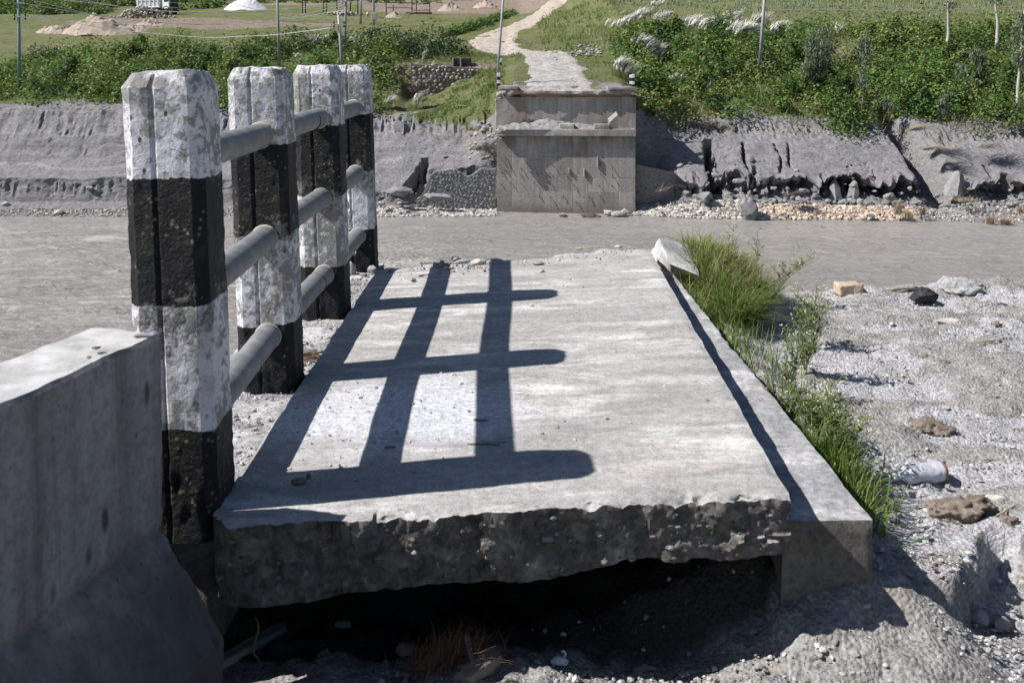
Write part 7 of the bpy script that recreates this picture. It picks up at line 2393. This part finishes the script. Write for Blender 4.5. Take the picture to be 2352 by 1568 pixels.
def house():
    Y = 214
    p = at(490, 9, Y); p.z = terr1(p.x, p.y)
    q0, q1 = at(458, 9, Y), at(521, 9, Y)
    root = empty('grey_house', p, 'pale grey plastered building at the top edge beyond the field', 'building')
    w = q1.x - q0.x
    mb = MB(); mb.add(*bevel_box(p + Vector((0, 2, 1.6)), (w, 4, 3.6), 0.05)); mb.build('wall', M['plaster'], root)
    mb = MB(); mb.add(*bevel_box(p + Vector((0, 2, 3.55)), (w + 0.6, 4.6, 0.22), 0.05)); mb.build('roof', M['plaster'], root)
    mb = MB(); mb.add(*bevel_box(p + Vector((-w * 0.26, -0.03, 1.0)), (0.9, 0.08, 2.1), 0.02)); mb.build('door', M['black_paint'], root)
    mb = MB(); mb.add(*bevel_box(p + Vector((w * 0.15, -0.03, 1.6)), (1.1, 0.08, 1.0), 0.02)); mb.build('window', M['glass'], root)
    q0, q1 = at(578, 12, Y), at(640, 12, Y)
    p = (q0 + q1) / 2; p.z = terr1(p.x, p.y)
    w = q1.x - q0.x
    root = empty('dark_shed', p, 'dark blue black sheet shed behind the pale powder cone', 'shed')
    for k in range(8):
        x = -w / 2 + (k + 0.5) * w / 8
        mb = MB(); mb.add(*bevel_box(p + Vector((x, 0, 1.3)), (w / 8 - 0.04, 0.08 + 0.03 * (k % 2), 2.9), 0.01)); mb.build('sheet_panel', M['rusty_sheet'] if k < 2 else M['sheet'], root)
    mb = MB(); mb.add(*bevel_box(p + Vector((0, 1.8, 2.85)), (w + 0.5, 4.4, 0.12), 0.02)); mb.build('roof', M['rusty_sheet'], root)
    for s in (-1, 1):
        mb = MB(); mb.add(*bevel_box(p + Vector((s * w / 2, 1.8, 1.3)), (0.08, 3.5, 2.9), 0.01)); mb.build('side_wall', M['sheet'], root)
    q0, q1 = at(641, 14, Y), at(657, 14, Y)
    p = (q0 + q1) / 2; p.z = terr1(p.x, p.y)
    root = empty('water_tank', p, 'squat pale grey block at the right end of the dark shed', 'tank')
    mb = MB(); mb.add(*bevel_box(p + Vector((0, 0.6, 0.7)), (q1.x - q0.x, 1.4, 1.7), 0.08)); mb.build('tank_body', M['plaster'], root)
    mb = MB(); mb.add(*bevel_box(p + Vector((0, 0.6, 1.6)), (0.6, 0.6, 0.14), 0.03)); mb.build('lid', M['pole'], root)
house()
for k, (u, v, lab) in enumerate([(695, 20, 'left thin black post of the left pair in the far field'), (701.5, 20, 'right thin black post of the left pair in the far field'),
                                 (743, 21, 'left thin black post of the right pair in the far field'), (750, 21, 'right thin black post of the right pair in the far field'),
                                 (774, 23, 'single thin black post just left of the leaning pole'), (805, 24, 'thin black post between the leaning pole and the distant pole'), (822, 22, 'thin black post beside the distant pole')]):
    Y = 190
    p = at(u, v, Y); p.z = terr1(p.x, p.y)
    root = empty('fence_post', p, lab, 'post')
    mb = MB(); mb.add(*bevel_box(p + Vector((0, 0, 1.6)), (0.20, 0.20, 3.6), 0.02)); mb.build('shaft', M['insul'], root)
    mb = MB(); mb.add(*bevel_box(p + Vector((0, 0, 3.45)), (0.30, 0.30, 0.08), 0.02)); mb.build('cap', M['insul'], root)
def rack():
    Y = 182
    p = at(930, 28, Y); p.z = terr1(p.x, p.y)
    root = empty('timber_rack', p, 'dark timber rack of posts and rails near the tan heap', 'rack')
    for dx, h in ((-4.2, 2.6), (-2.6, 1.8), (1.6, 3.4), (2.6, 2.8), (5.6, 3.2)):
        mb = MB(); mb.add(*bevel_box(p + Vector((dx * 0.8, 0, h / 2)), (0.18, 0.18, h), 0.02)); mb.build('upright', M['darkwood'], root)
    for x0, x1, z in ((-3.4, 1.3, 1.3), (1.3, 4.5, 0.9), (1.3, 4.5, 2.0), (-3.4, 1.3, 2.2)):
        mb = MB(); mb.add(*bevel_box(p + Vector(((x0 + x1) / 2, -0.12, z)), (x1 - x0, 0.08, 0.14), 0.02)); mb.build('rail', M['darkwood'], root)
    mb = MB(); mb.add(*bevel_box(p + Vector((2.6, -0.6, 0.35)), (4.6, 1.2, 0.3), 0.04)); mb.build('platform', M['darkwood'], root)
rack()
# dark box standing above the upper stone wall
p = at(1062, 152, 97.6)
V, F = bevel_box(p + Vector((0, 0.2, 0.28)), (1.7, 0.5, 0.95), 0.04)
root = empty('open_box', p, 'low dark open frame standing on top of the upper stone wall', 'frame')
mb = MB(); mb.add(V, F); mb.build('panel', M['insul'], root)
for dx in (-0.88, -0.15):
    mb = MB(); mb.add(*bevel_box(p + Vector((dx, -0.1, 0.28)), (0.13, 0.14, 1.0), 0.02)); mb.build('frame_bar', M['greystone'], root)
